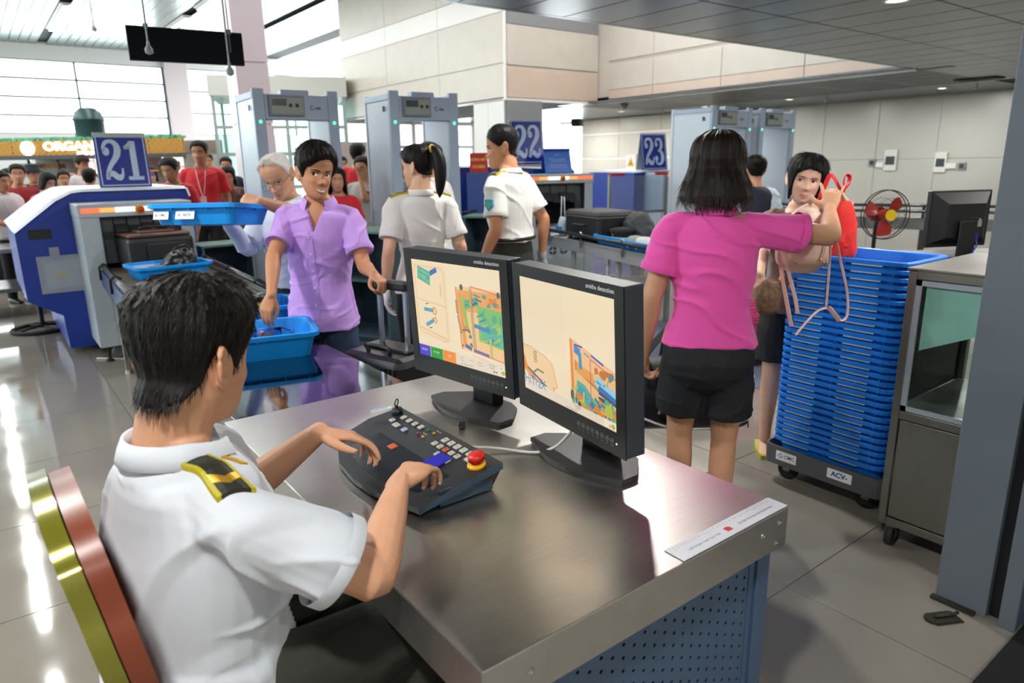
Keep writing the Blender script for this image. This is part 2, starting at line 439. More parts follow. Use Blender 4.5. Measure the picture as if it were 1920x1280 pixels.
for k, (x, y) in enumerate(DOWN):
    if k < 4: t = thing('downlight', DL[k], 'ceiling light', (x, y, LOW_Z))
    else: t = thing('downlight', 'round recessed downlight of the low metal ceiling', 'ceiling light', (x, y, LOW_Z), 0, 'other downlights of the low ceiling')  # also houses the lamps added to brighten the far right wall
    MB().lathe([(.088, -.001), (.092, -.012), (.112, -.010), (.118, 0)], 24).build('trim_ring', WHITEW, t)
    MB().cyl((0, 0, -.004), (0, 0, 0), .086, n=24).build('diffuser', EMW, t)

# window wall at the far end and on the left
wf = structure(MB().box((-12.2, WIN_Y, 0), (13.0, WIN_Y + .3, 2.95)).box((-12.2, WIN_Y, 5.7), (13.0, WIN_Y + .3, HALL_Z + .2)).build('wall_far', mat('pale_spandrel', 'd9dcda', 0.4)))
def window(n, x0, x1, cols, rows, thick=.03, z0=2.95, z1=5.7):
    w = structure(bpy.data.objects.new('window_%d' % n, None)); COL.objects.link(w)
    for i in range(cols):
        for j in range(rows):
            a, b = x0 + (x1 - x0) * i / cols, x0 + (x1 - x0) * (i + 1) / cols
            c, d = z0 + (z1 - z0) * j / rows, z0 + (z1 - z0) * (j + 1) / rows
            MB().box((a + thick / 2, WIN_Y + .05, c + thick / 2), (b - thick / 2, WIN_Y + .06, d - thick / 2)).build('pane', PANE, w)
    for i in range(cols + 1):
        a = x0 + (x1 - x0) * i / cols
        MB().box((a - thick / 2, WIN_Y, z0), (a + thick / 2, WIN_Y + .12, z1)).build('mullion', DARKMUL, w)
    for j in range(rows + 1):
        c = z0 + (z1 - z0) * j / rows
        MB().box((x0, WIN_Y + .02, c - thick / 2), (x1, WIN_Y + .1, c + thick / 2)).build('transom', DARKMUL, w)
    return w
window(1, -12.0, 7.35, 6, 4, .075)
structure(MB().box((7.4, WIN_Y - .25, 0), (8.3, WIN_Y + .2, 5.9), ch=.02).build('column_far', mat('pale_mauve_column', 'cfc6c8', 0.4)))
window(2, 8.3, 13.0, 1, 3, .08)
wlf = structure(MB().box((LEFT_X - .3, -4.2, 0), (LEFT_X, WIN_Y, 2.3)).box((LEFT_X - .3, -4.2, 5.9), (LEFT_X, WIN_Y, HALL_Z + .3)).box((LEFT_X - .3, -4.2, 2.3), (LEFT_X, EDGE_Y, 5.9)).build('wall_left', mat('pale_spandrel', 'd9dcda', 0.4)))
w3 = structure(bpy.data.objects.new('window_3', None)); COL.objects.link(w3)
for k in range(11):
    y0 = EDGE_Y + 2.6 * k
    MB().box((LEFT_X - .1, y0 + .03, 2.3), (LEFT_X - .09, min(y0 + 2.57, WIN_Y), 5.9)).build('pane', PANE, w3)
    MB().box((LEFT_X - .16, y0 - .03, 2.3), (LEFT_X - .02, y0 + .03, 5.9)).build('mullion', DARKMUL, w3)
# bright glass front beside the pillar, far right end of the hall
w4 = structure(bpy.data.objects.new('window_4', None)); COL.objects.link(w4)
for a, b in ((9.6, 12.0), (12.0, 14.4), (14.4, 16.0), (16.0, 17.0)):
    for c, d in ((0.2, 1.2), (1.2, 2.1), (2.1, 2.9)):
        MB().box((a + .04, 21.0, c + .04), (b - .04, 21.02, d - .04)).build('pane', PANE, w4)
    MB().box((a - .05, 20.95, 0), (a + .05, 21.08, 2.9)).build('mullion', WHITEW, w4)
for c in (0.1, 1.2, 2.1, 2.86): MB().box((9.6, 20.97, c - .06), (17.0, 21.06, c + .06)).build('transom', WHITEW, w4)

# big clad pillar under the mezzanine corner
pil = structure(MB().box((X1 - .02, YC - .02, 0), (X1 + 1.02, YC + 1.2, LOW_Z)).build('column_mezzanine', GREYCLAD))
for a, b in ((YC, YC + .6), (YC + .6, YC + 1.18)):
    MB().box((X1 - .05, a + .006, .05), (X1 - .02, b - .006, 1.5), ch=.004).build('wall_panel', WHITEW, pil)
    MB().box((X1 - .05, a + .006, 1.51), (X1 - .02, b - .006, LOW_Z - .04), ch=.004).build('wall_panel', WHITEW, pil)
for z0, z1 in ((.05, 1.5), (1.51, LOW_Z - .04)):
    MB().box((X1, YC - .05, z0), (X1 + 1.0, YC - .02, z1), ch=.004).build('wall_panel', GREYCLAD, pil)
# lilac column in the middle of the hall
c0 = at(469, 100, d=14.0)
lc = structure(MB().box((c0.x - .3, c0.y, 0), (c0.x + .3, c0.y + .6, HALL_Z)).build('column_hall', LILAC))
for k in range(5):
    MB().box((c0.x - .33, c0.y - .03, k * 1.2 + .006), (c0.x + .33, c0.y, k * 1.2 + 1.19), ch=.004).build('wall_panel', LILAC, lc)
    MB().box((c0.x - .33, c0.y, k * 1.2 + .006), (c0.x - .30, c0.y + .6, k * 1.2 + 1.19), ch=.004).build('wall_panel', LILAC, lc)
# white rear wall and lintel seen between the gates
c1 = at(692, 270, d=17)
structure(MB().box((c1.x - 1.0, c1.y + 1.5, 0), (c1.x + 1.5, c1.y + 1.7, 2.15)).build('wall_rear', mat('pale_brown_wall', 'bdb3ad', 0.5)))
# ------------------------------------------------------------------ people: one continuous skin per body, clothes and hair as children
def V(*a): return Vector(a)
def catmull(P, sub):
    if sub <= 1 or len(P) < 3: return [Vector(p) for p in P]
    P = [Vector(p) for p in P]; out = []
    for i in range(len(P) - 1):
        a = P[i - 1] if i else P[0] * 2 - P[1]; b, c = P[i], P[i + 1]; d = P[i + 2] if i + 2 < len(P) else P[-1] * 2 - P[-2]
        for k in range(sub):
            t = k / sub
            out.append(0.5 * ((2 * b) + (c - a) * t + (2 * a - 5 * b + 4 * c - d) * t * t + (3 * b - a - 3 * c + d) * t ** 3))
    out.append(P[-1]); return out
def loft(path, radii, side, n=16, r0=True, r1=True, sub=3):
    """closed tapering form: elliptical rings (a along side, b across) along a path"""
    rr = [Vector((r, r, 0)) if not isinstance(r, (tuple, list)) else Vector((r[0], r[1], 0)) for r in radii]
    if isinstance(side, list): sd = catmull(side, sub)
    P = catmull(path, sub); R = catmull(rr, sub)
    if not isinstance(side, list): sd = [Vector(side)] * len(P)
    rings = []
    def ring(c, t, s, a, b):
        s = s - t * s.dot(t); s = s.normalized() if s.length > 1e-6 else t.orthogonal().normalized(); q = t.cross(s)
        return [c + s * (a * math.cos(2 * PI * j / n)) + q * (b * math.sin(2 * PI * j / n)) for j in range(n)]
    K = len(P)
    for i in range(K):
        t = (P[min(i + 1, K - 1)] - P[max(i - 1, 0)]).normalized(); a, b = abs(R[i].x), abs(R[i].y); m = min(a, b)
        if i == 0 and r0:
            for f in (0.97, 0.75, 0.4): c = math.sqrt(1 - f * f); rings.append(ring(P[0] - t * m * f, t, sd[0], a * c, b * c))
        rings.append(ring(P[i], t, sd[i], a, b))
        if i == K - 1 and r1:
            for f in (0.4, 0.75, 0.97): c = math.sqrt(1 - f * f); rings.append(ring(P[i] + t * m * f, t, sd[i], a * c, b * c))
    vs = [p for q in rings for p in q]; k = len(rings)
    fs = [(i * n + j, i * n + (j + 1) % n, (i + 1) * n + (j + 1) % n, (i + 1) * n + j) for i in range(k - 1) for j in range(n)]
    fs += [tuple(range(n))[::-1], tuple(range((k - 1) * n, k * n))]
    return vs, fs
def ellipsoid(c, r, M=I4, n=14):
    k = n // 2 + 1; vs = []
    for i in range(k + 1):
        a = PI * min(max(i / k, .01), .99)
        for j in range(n): vs.append(M @ V(c[0] + r[0] * math.sin(a) * math.cos(2 * PI * j / n), c[1] + r[1] * math.sin(a) * math.sin(2 * PI * j / n), c[2] - r[2] * math.cos(a)))
    fs = [(i * n + j, i * n + (j + 1) % n, (i + 1) * n + (j + 1) % n, (i + 1) * n + j) for i in range(k) for j in range(n)]
    fs += [tuple(range(n))[::-1], tuple(range(k * n, (k + 1) * n))]
    return vs, fs

def solid(name, prims, voxel, matl, parent, smooth=4, post=None, M=I4, sfac=0.5):
    """grow one continuous surface over the overlapping forms"""
    vs = []; fs = []
    for v, f in prims:
        o = len(vs); vs += [tuple(M @ Vector(p)) for p in v]; fs += [tuple(i + o for i in q) for q in f]
    me = bpy.data.meshes.new(name); me.from_pydata(vs, [], fs)
    o = bpy.data.objects.new(name, me); COL.objects.link(o)
    md = o.modifiers.new('r', 'REMESH'); md.mode = 'VOXEL'; md.voxel_size = voxel; md.use_smooth_shade = True
    if smooth:
        ms = o.modifiers.new('s', 'SMOOTH'); ms.factor = sfac; ms.iterations = smooth
    dg = bpy.context.evaluated_depsgraph_get(); dg.update()
    m2 = bpy.data.meshes.new_from_object(o.evaluated_get(dg)); m2.name = name
    o.modifiers.clear(); o.data = m2; bpy.data.meshes.remove(me)
    m2.materials.clear()
    for q in (matl if isinstance(matl, (list, tuple)) else [matl]): m2.materials.append(q)
    if post:
        n = len(m2.vertices); co = np.empty(n * 3, 'f'); no = np.empty(n * 3, 'f')
        m2.vertices.foreach_get('co', co); m2.vertices.foreach_get('normal', no)
        co = co.reshape(-1, 3); no = no.reshape(-1, 3)
        r = post(co, no, m2)
        if r is not None: m2.vertices.foreach_set('co', r.astype('f').ravel()); m2.update()
    m2.polygons.foreach_set('use_smooth', [True] * len(m2.polygons))
    if parent is not None:
        o.parent = parent; o.matrix_parent_inverse = parent.matrix_world.inverted()
    return o

_rng = np.random.default_rng(5)
_TAB = _rng.random((32, 32, 32)).astype('f')
def vnoise(p):
    """smooth value noise, numpy, period 32"""
    i = np.floor(p).astype(int); f = p - i; f = f * f * (3 - 2 * f)
    x0, y0, z0 = (i % 32).T; x1, y1, z1 = ((i + 1) % 32).T; fx, fy, fz = f.T
    g = lambda a, b, c: _TAB[a, b, c]
    l = lambda a, b, t: a + (b - a) * t
    return l(l(l(g(x0, y0, z0), g(x1, y0, z0), fx), l(g(x0, y1, z0), g(x1, y1, z0), fx), fy),
             l(l(g(x0, y0, z1), g(x1, y0, z1), fx), l(g(x0, y1, z1), g(x1, y1, z1), fx), fy), fz) * 2 - 1
def folds(amp, freq, seed=0.0, direction=(0.35, 0.2, 1.0), M=I4):
    """cloth creases: ridges that run roughly across the given direction"""
    Mi = np.array(M.inverted().to_3x3()); Ti = np.array(M.inverted().translation)
    d = np.array(direction) / np.linalg.norm(direction)
    def post(co, no, me):
        p = co @ Mi.T + Ti
        w = np.stack([vnoise(p * 5 + seed), vnoise(p * 5 + seed + 9.1), vnoise(p * 5 + seed + 17.3)], 1)
        q = p + w * 0.05
        along = (q @ d)[:, None] * d[None]
        q2 = (q - along) * freq * 0.42 + along * freq * 1.9 + seed
        n = vnoise(q2); r = np.clip(1 - np.abs(n) * 3.0, 0, 1) ** 1.4
        d2 = np.array([d[2], d[1], -d[0]]); al2 = (q @ d2)[:, None] * d2[None]
        r2 = np.clip(1 - np.abs(vnoise((q - al2) * freq * .5 + al2 * freq * 1.7 + seed + 21)) * 3.2, 0, 1) ** 1.4
        mask = np.clip(vnoise(p * 4.1 + seed + 3) * 1.4 + 0.5, 0, 1)
        return co + no * (((r * mask + r2 * (1 - mask) * .8) * amp * 1.25 + vnoise(q * 6 + seed) * amp * .6 - amp * .3)[:, None])
    return post

# ---- head
LEV = np.array([  # z, front, back, half-width (eye level is 0, chin -.115, crown .115)
    (-.119, .070, .030, .012), (-.112, .084, .012, .030), (-.098, .091, -.018, .044), (-.080, .0915, -.045, .053), (-.060, .0905, -.062, .060),
    (-.035, .0895, -.075, .066), (-.012, .086, -.086, .070), (.010, .084, -.094, .073), (.030, .089, -.097, .0755), (.055, .087, -.097, .0765),
    (.078, .077, -.090, .072), (.095, .060, -.074, .060), (.108, .037, -.046, .040), (.1155, .012, -.012, .012)])
def lev(z, j): return np.interp(z, LEV[:, 0], LEV[:, j])
FEAT = [  # amplitude forward, x, z, sx, sz (mirrored when x > 0)
    (.0105, 0, -.004, .0085, .022), (.0235, 0, -.034, .0105, .0115), (.0105, .0135, -.039, .0075, .0075), (.0055, .026, .0185, .018, .0075), (.004, 0, .020, .012, .01),
    (-.0125, .032, .002, .0145, .0105), (.0065, 0, -.0655, .017, .0058), (.0075, 0, -.0795, .0155, .0062), (-.0045, 0, -.0725, .024, .0026),
    (-.003, 0, -.090, .02, .0045), (.0065, 0, -.104, .014, .011), (.006, .043, -.030, .016, .014), (-.003, .027, -.058, .006, .014)]
def feat(x, z, fx=FEAT):
    r = 0
    for a, x0, z0, sx, sz in fx:
        r = r + a * np.exp(-((x - x0) / sx) ** 2 - ((z - z0) / sz) ** 2)
        if x0 > 0: r = r + a * np.exp(-((x + x0) / sx) ** 2 - ((z - z0) / sz) ** 2)
    return r
YC = -.008
def head_front(x, z, wide=1.0):
    hw = lev(z, 3) * wide; s = np.clip(np.abs(x) / hw, 0, .999) ** (1 / .92); c = np.sqrt(1 - s * s) ** .82
    return YC + (lev(z, 1) - YC) * c + feat(x, z)
def head_prim(wide=1.0, n=72, k=70, male=True):
    zs = np.concatenate([np.linspace(-.119, .10, k), [.105, .110, .1135, .1155]]); vs = []
    for z in zs:
        hw, fr, bk = lev(z, 3) * wide, lev(z, 1), lev(z, 2)
        t = np.arange(n) * 2 * PI / n; s, c = np.sin(t), np.cos(t)
        x = hw * np.sign(s) * np.abs(s) ** .92
        y = np.where(c > 0, YC + (fr - YC) * np.abs(c) ** .82, YC + (bk - YC) * np.abs(c) ** .9)
        y = y + feat(x, z) * np.clip(c * 2.2, 0, 1)
        vs += [V(a, b, z) for a, b in zip(x, y)]
    K = len(zs)
    fs = [(i * n + (j + 1) % n, i * n + j, (i + 1) * n + j, (i + 1) * n + (j + 1) % n) for i in range(K - 1) for j in range(n)]
    fs += [tuple(range(n)), tuple(range((K - 1) * n, K * n))[::-1]]
    return vs, fs
def ear_prims(sx, wide=1.0):
    o = V(sx * (.0715 * wide), -.012, -.012); out = []
    ax = V(sx * .42, -.88, .05).normalized(); up = V(sx * .08, -.18, 1).normalized()
    pts = [o + ax * (.004 + .017 * (1 - math.cos(a)) * .72) + up * (.031 * math.sin(a)) for a in np.linspace(-1.25, 1.7, 9)]
    pts = [o + ax * (.020 + .015 * math.cos(a)) + up * (.004 + .030 * math.sin(a)) for a in np.linspace(-1.9, 2.6, 14)]
    out.append(loft(pts, [.0052] * 14, V(0, 0, 1), n=8, sub=1))
    out.append(loft([o + ax * .012 - up * .022, o + ax * .017 + up * .024], [(.0035, .012), (.0035, .012)], V(sx, .45, 0), n=10, sub=1))
    out.append(ellipsoid(tuple(o + ax * .012 - up * .029), (.007, .009, .010)))
    out.append(ellipsoid(tuple(o + ax * .004 - up * .004), (.008, .008, .010)))
    return out
def patch(xs, zs_fn, off, M, mats, name, parent, wide=1.0, nu=12, nv=5, mi=0):
    """a thin piece that hugs the face: x range, z(x, v) and how far it stands out"""
    mb = MB(); g = []
    for i in range(nu + 1):
        x = xs[0] + (xs[1] - xs[0]) * i / nu
        for j in range(nv + 1):
            z = zs_fn(i / nu, j / nv); g.append(V(x, float(head_front(x, z, wide)) + off, z))
    fs = [(i * (nv + 1) + j, (i + 1) * (nv + 1) + j, (i + 1) * (nv + 1) + j + 1, i * (nv + 1) + j + 1) for i in range(nu) for j in range(nv)]
    mb.add(g, fs, M, mi, True)
    o = mb.build(name, mats)
    if parent is not None:
        o.parent = parent; o.matrix_parent_inverse = parent.matrix_world.inverted()
    return o

# ---- hair
def hairline(tab, az):
    d = np.array([a for a, _ in tab], float); z = np.array([b for _, b in tab], float)
    return np.interp(az, d, z)
MEN = [(0, .066), (22, .069), (40, .052), (56, .032), (66, .020), (74, -.012), (83, -.022), (90, .012), (100, .018), (108, -.004), (120, -.040), (140, -.062), (180, -.070)]
def sym(t): return [(-a, b) for a, b in t[::-1] if a] + t
def hair_prims(M, tab, thick, n=96, k=26, rough=.0, wide=1.0, seed=0, hem_taper=.22, flare=0.0, strand=0, strand_len=.03, lift=.25, matl=None, name='hair', parent=None, wave=14, topz=0.0, extra=None, hang=0.0, smax=1.0, smin=0.0, zs=-.035, nape=0.0):
    """closed hair shell over the head: hairline table (azimuth, z), thickness; fine strands on top"""
    rg = np.random.default_rng(seed + 11)
    az = (np.arange(n) * 360 / n) - 180.0; zl = hairline(tab, az)
    ph = rg.random(12) * 6.28; 
    def P(a_deg, z, th):
        zz = max(z, zs); tp = min(1.0, max(0.0, (z - .035) / .080)); ra = th * math.sqrt(max(0.0, 1 - tp ** 2.2))
        hw, fr, bk = lev(zz, 3) * wide + ra, lev(zz, 1) + ra, lev(zz, 2) - ra
        t = math.radians(a_deg); s, c = math.sin(t), math.cos(t)
        if z < 0: bk -= nape * min(1, -z / .04) ** 1.5; hw += nape * .3 * min(1, -z / .04)
        if z < zs:
            g = (zs - z); bk -= .012 * min(1, g / .03); q_ = g * min(1, g / .07); hw += flare * q_; bk -= flare * q_ * .6; fr += flare * q_ * .3
        x = hw * np.sign(s) * abs(s) ** .92
        y = YC + (fr - YC) * abs(c) ** .82 if c > 0 else YC + (bk - YC) * abs(c) ** .9
        return V(x, y, z + th * tp ** 1.1 + topz * tp ** 2)
    outer = []; inner = []
    TH = thick if callable(thick) else (lambda a, v: thick)
    for i in range(n):
        for j in range(k + 1):
            v = j / k; z = zl[i] + (.1154 - zl[i]) * (1 - (1 - v) ** 1.5)
            th = TH(az[i], v) * min(1, .12 + v / hem_taper)
            if rough:
                u = math.radians(az[i]); th += rough * (math.sin(u * wave + ph[0] + 2.2 * math.sin(v * 4 + ph[1])) + .7 * math.sin(u * wave * 2.3 + ph[2] + 3 * math.sin(v * 5 + ph[3])) + .6 * math.sin(u * wave * 4.7 + ph[4])) * min(1, v * 3 + .2) * min(1, (1 - v) * 5 + .1)
            outer.append(P(az[i], z, th)); inner.append(P(az[i], z, -.010))
    vs = outer + inner; m = k + 1; O = n * m; fs = []
    for i in range(n):
        i2 = (i + 1) % n
        for j in range(k):
            fs.append((i * m + j, i * m + j + 1, i2 * m + j + 1, i2 * m + j)); fs.append((O + i * m + j, O + i2 * m + j, O + i2 * m + j + 1, O + i * m + j + 1))
        fs.append((i * m, i2 * m, O + i2 * m, O + i * m))
    fs.append(tuple(i * m + k for i in range(n))[::-1])
    mb = MB(); mb.add(vs, fs, M, 0, True)
    for p in (extra or []): mb.add(p[0], p[1], M, 0, True)
    cnt = 0; sv = []; sf = []
    for q in range(strand):
        i = int(rg.integers(n)); j = int(rg.integers(int(k * smin), int(k * smax))); p = outer[i * m + j]
        up = outer[i * m + min(j + 1, k)] ; nx = outer[((i + 1) % n) * m + j]
        fl = (p - up); nrm = V(p.x, p.y - YC, max(0.0, p.z - .02)).normalized(); sd = (nx - p)
        if fl.length < 1e-6 or sd.length < 1e-6: continue
        fl.normalize(); sd.normalize(); L = strand_len * (.5 + rg.random()); w = .0005 + .0007 * rg.random()
        dr = (fl * (1 - lift * rg.random()) + nrm * lift * (rg.random() * 1.1) + sd * (rg.random() - .5) * .55 + V(0, 0, -hang)).normalized()
        a = p - nrm * .002; b = a + dr * L * .55 + nrm * .001; c = b + (dr + fl * .35).normalized() * L * .45 - nrm * .001
        o = len(sv); sv += [a - sd * w, a + sd * w, b + sd * w * .8, b - sd * w * .8, c]; sf += [(o, o + 1, o + 2, o + 3), (o + 3, o + 2, o + 4)]
    mb.add(sv, sf, M, 0, True)
    o = mb.build(name, matl)
    if parent is not None: o.parent = parent; o.matrix_parent_inverse = parent.matrix_world.inverted()
    return o

# ---- hands
def hand_prims(w, d, nrm, side, s=1.0, curl=(25, 30, 20), spread=4.0, thumb=(0.75, 0.62, -0.25), tcurl=18, per=None, tips=None):
    """palm, four fingers of unequal length and a thumb from the side of the palm. d: towards the knuckles, nrm: back of the hand,
    side: +1 when the thumb lies on the d x nrm side"""
    d = Vector(d).normalized(); nrm = Vector(nrm); nrm = (nrm - d * nrm.dot(d)).normalized(); lat = d.cross(nrm) * side; w = Vector(w)
    k = .92 * s; out = []
    out.append(loft([w - d * .012 * k, w + d * .02 * k, w + d * .055 * k - nrm * .002, w + d * .088 * k], [(.026 * k, .019 * k), (.033 * k, .019 * k), (.041 * k, .016 * k), (.040 * k, .0125 * k)], lat, n=16))
    F = [(.030, .088, (.043, .027, .021), .0092), (.0105, .092, (.048, .031, .022), .0095), (-.0095, .089, (.044, .029, .022), .0090), (-.028, .081, (.035, .022, .019), .0080)]
    for i, (lo, ln, seg, r) in enumerate(F):
        c = (per[i] if per and per[i] else curl)
        p = w + (d * ln + lat * lo) * k - d * .014 * k; a = math.radians(spread * (1.5 - i)); dr = (d * math.cos(a) + lat * math.sin(a)).normalized()
        ax = dr.cross(nrm).normalized(); pts = [p, p + dr * .014 * k]; cur = dr
        for L, cc in zip(seg, c):
            cur = Matrix.Rotation(-math.radians(cc), 3, ax) @ cur; pts.append(pts[-1] + cur * L * k)
        rr = [r * k * 1.12, r * k * 1.1, r * k, r * k * .92, r * k * .72]
        out.append(loft(pts, rr, lat, n=10, sub=3, r0=False))
        if tips is not None: tips.append((pts[-1], cur, (ax.cross(cur)).normalized() * -1, r * k))
    b = w + (d * .022 + lat * .020 - nrm * .006) * k; dr = (d * thumb[0] + lat * thumb[1] + nrm * thumb[2]).normalized()
    pts = [b - dr * .01 * k, b + dr * .040 * k]; cur = dr; ax = dr.cross(d).normalized() if dr.cross(d).length > .05 else nrm
    for L in (.033, .026):
        cur = Matrix.Rotation(math.radians(tcurl), 3, ax) @ cur; pts.append(pts[-1] + cur * L * k)
    out.append(loft(pts, [.0165 * k, .0135 * k, .0108 * k, .0082 * k], nrm, n=10, sub=3))
    if tips is not None: tips.append((pts[-1], cur, nrm, .0095 * k))
    return out

def ik(S, W, l1, l2, pole):
    S = Vector(S); W = Vector(W); d = W - S; L = min(d.length, (l1 + l2) * .998); u = d.normalized(); W = S + u * L
    a = (l1 * l1 - l2 * l2 + L * L) / (2 * L); h = math.sqrt(max(0, l1 * l1 - a * a)); p = Vector(pole); p = (p - u * p.dot(u)).normalized()
    return S + u * a + p * h, W

SKINS = {}
def skin(key, col, rough=.5):
    return mat('skin_' + key, col, rough, sss=.12, noise_amt=.05, noise_scale=22, bump=.05, bump_scale=500, attr='tone', spec=.4)
HAIRB = mat('black_hair', '0e0b0a', .55, spec=.25, noise_amt=.15, noise_scale=40)
HAIRBR = mat('dark_brown_hair', '1c120d', .55, spec=.28, noise_amt=.2, noise_scale=40)
EYEW = mat('eye_white', 'ded8d0', .25); EYED = mat('dark_iris', '120c08', .15); LIP = mat('lip', 'b06a60', .4); TEETH = mat('teeth', 'eae6da', .3)
BROW = mat('eyebrow_hair', '1c1512', .7)

class Person:
    """local frame: x to the figure's right, y ahead, z up; built for a height of 1.70 and scaled"""
    def __init__(self, label, loc, az, H=1.7, cat='person', group=None, lean=0, twist=0, side=0, girth=1.0, sh=1.0, female=False, seated=False,
                 skin_m=None, pelvis=None, voxel=.006, head=(0, 0, 0), wide=1.0, neck_len=0.0, belly=0.0, hl=0.0, hs=1.05):
        self.s = H / 1.70; self.vox = voxel; self.g = girth; self.fem = female
        f = V(math.sin(az), math.cos(az), 0); r = V(math.cos(az), -math.sin(az), 0)
        self.M = basis(Vector(loc), r, f, V(0, 0, 1)) @ Matrix.Scale(self.s, 4)
        self.root = bpy.data.objects.new('person', None); COL.objects.link(self.root); self.root.location = loc; self.root.empty_display_size = .05
        bpy.context.view_layer.update()
        tag(self.root, label, cat, group)
        self.skin = skin_m
        pz = .93 if pelvis is None else pelvis[2]; self.pel = V(0, 0, .93) if pelvis is None else Vector(pelvis)
        R = Matrix.Rotation(math.radians(twist), 3, 'Z') @ Matrix.Rotation(math.radians(side), 3, 'Y') @ Matrix.Rotation(math.radians(-lean), 3, 'X')
        self.R = R
        up = lambda x, y, z: self.pel + R @ V(x, y, z - .93)
        half = Matrix.Rotation(math.radians(twist * .4), 3, 'Z') @ Matrix.Rotation(math.radians(side * .4), 3, 'Y') @ Matrix.Rotation(math.radians(-lean * .5), 3, 'X')
        uh = lambda x, y, z: self.pel + half @ V(x, y, z - .93)
        self.spine = [self.pel + V(0, -.012, -.08), self.pel.copy(), uh(0, .0, 1.06), up(0, .004, 1.20), up(0, .0, 1.30), up(0, -.012, 1.385), up(0, -.012, 1.435)]
        self.sides = [V(1, 0, 0), V(1, 0, 0), half @ V(1, 0, 0)] + [R @ V(1, 0, 0)] * 4
        g = girth; w = .93 if female else 1.0; b = belly
        hipw = .172 if female else .162; wst = .132 if female else .146; che = .150 if female else .163
        self.trad = [(hipw * g, .118 * g), (hipw * g, .113 * g + b * .6), (wst * g, .098 * g + b), (che * g, .112 * g + b * .5), (.168 * w * g, .113 * g), (.150 * w, .088), (.085, .062)]
        shw = .172 * (.90 if female else 1.0) * sh
        self.shl = {-1: up(-shw, -.012, 1.362), 1: up(shw, -.012, 1.362)}
        self.nk0 = up(0, -.02, 1.41); hy, hp, hr = head
        self.neckR = R
        nod = Matrix.Rotation(math.radians(-hp * .4), 3, 'X')
        self.hc = up(0, .0, 1.41) + R @ nod @ V(0, .022 + hl, .178 + neck_len)
        HR = R @ Matrix.Rotation(math.radians(-hy), 3, 'Z') @ Matrix.Rotation(math.radians(hr), 3, 'Y') @ Matrix.Rotation(math.radians(-hp), 3, 'X')
        self.HM = Matrix.Translation(self.hc) @ HR.to_4x4() @ Matrix.Scale(hs, 4); self.wide = wide
        self.arms = {}; self.prims = []; self.clothes = []
        self.hips = {q: self.pel + V(q * .088, 0, -.02) for q in (-1, 1)}
        self.legs = {q: (self.hips[q], self.pel + V(q * .10, .015, -.44), self.pel + V(q * .105, -.02, -.85)) for q in (-1, 1)}
        self.tips = []
    @classmethod
    def at_head(cls, label, px, py, d, az, z=None, **kw):
        """stand a figure on the floor so that its head is where the photograph shows it; az in degrees, 0 = down the lanes, 90 = to the right"""
        tgt = at(px, py, d=d); a = math.radians(az)
        probe = cls(label, (0, 0, 0), a, H=1.70, **kw); hc = probe.M @ probe.hc
        bpy.data.objects.remove(probe.root)
        s = tgt.z / hc.z
        kw2 = dict(kw)
        return cls(label, (tgt.x - hc.x * s, tgt.y - hc.y * s, 0), a, H=1.70 * s, **kw2)
    def loc(self, wp): return self.M.inverted() @ Vector(wp)
    def arm(self, q, wrist=None, world=None, pole=(0, -1, -.3), ew=None, epx=None, hd=None, hn=None, whd=None, whn=None, l1=.285, l2=.255, **kw):
        """q: -1 left, 1 right; wrist in local or world; hand direction and back-of-hand normal"""
        S = self.shl[q]; W = self.loc(world) if world is not None else Vector(wrist)
        if ew is not None: pole = self.loc(ew) - (S + W) / 2
        if epx is not None:
            ax_ = (W - S).normalized(); o_ = ax_.orthogonal().normalized(); best = None
            for k in range(72):
                pl = Matrix.Rotation(2 * PI * k / 72, 3, ax_) @ o_; e_ = self.M @ ik(S, W, l1, l2, pl)[0]; rel = e_ - V(0, 0, CAM_H); z_ = rel.dot(Vector(_f))
                sc_ = (960 + FPX * rel.dot(Vector(_r)) / z_ - epx[0]) ** 2 + (640 - FPX * rel.dot(Vector(_u)) / z_ - epx[1]) ** 2
                if best is None or sc_ < best[0]: best = (sc_, pl)
            pole = best[1]
        W0 = W.copy(); E, W = ik(S, W, l1, l2, pole)
        inv = self.M.to_3x3().inverted()
        d = (inv @ Vector(whd)) if whd is not None else (Vector(hd) if hd is not None else (W - E)); d.normalize()
        nrm = (inv @ Vector(whn)) if whn is not None else (Vector(hn) if hn is not None else V(q, 0, 0))
        self.arms[q] = (S, E, W, d, nrm, kw)
        return (W0 - W).length
    def body(self, bare_legs=False, ears=True, face=True, hand=True, arm_r=1.0, post=None, shrink=.94, hn=72, nk=1.0):
        P = []
        P.append(loft(self.spine, [(a * shrink, b * shrink) for a, b in self.trad], self.sides, n=24))
        P.append(loft([self.nk0 - self.R @ V(0, 0, .05), self.nk0 + self.R @ V(0, 0, .03), self.hc + self.HM.to_3x3() @ V(0, -.022, -.045)], [(.068 * nk, .062 * nk), (.056 * nk, .058 * nk), (.056 * nk, .060 * nk)], self.R @ V(1, 0, 0), n=18))
        hv, hf = head_prim(self.wide, n=hn, k=hn - 2); P.append(([self.HM @ p for p in hv], hf))
        if ears:
            for q in (-1, 1):
                for v, f in ear_prims(q, self.wide): P.append(([self.HM @ p for p in v], f))
        g = self.g * arm_r
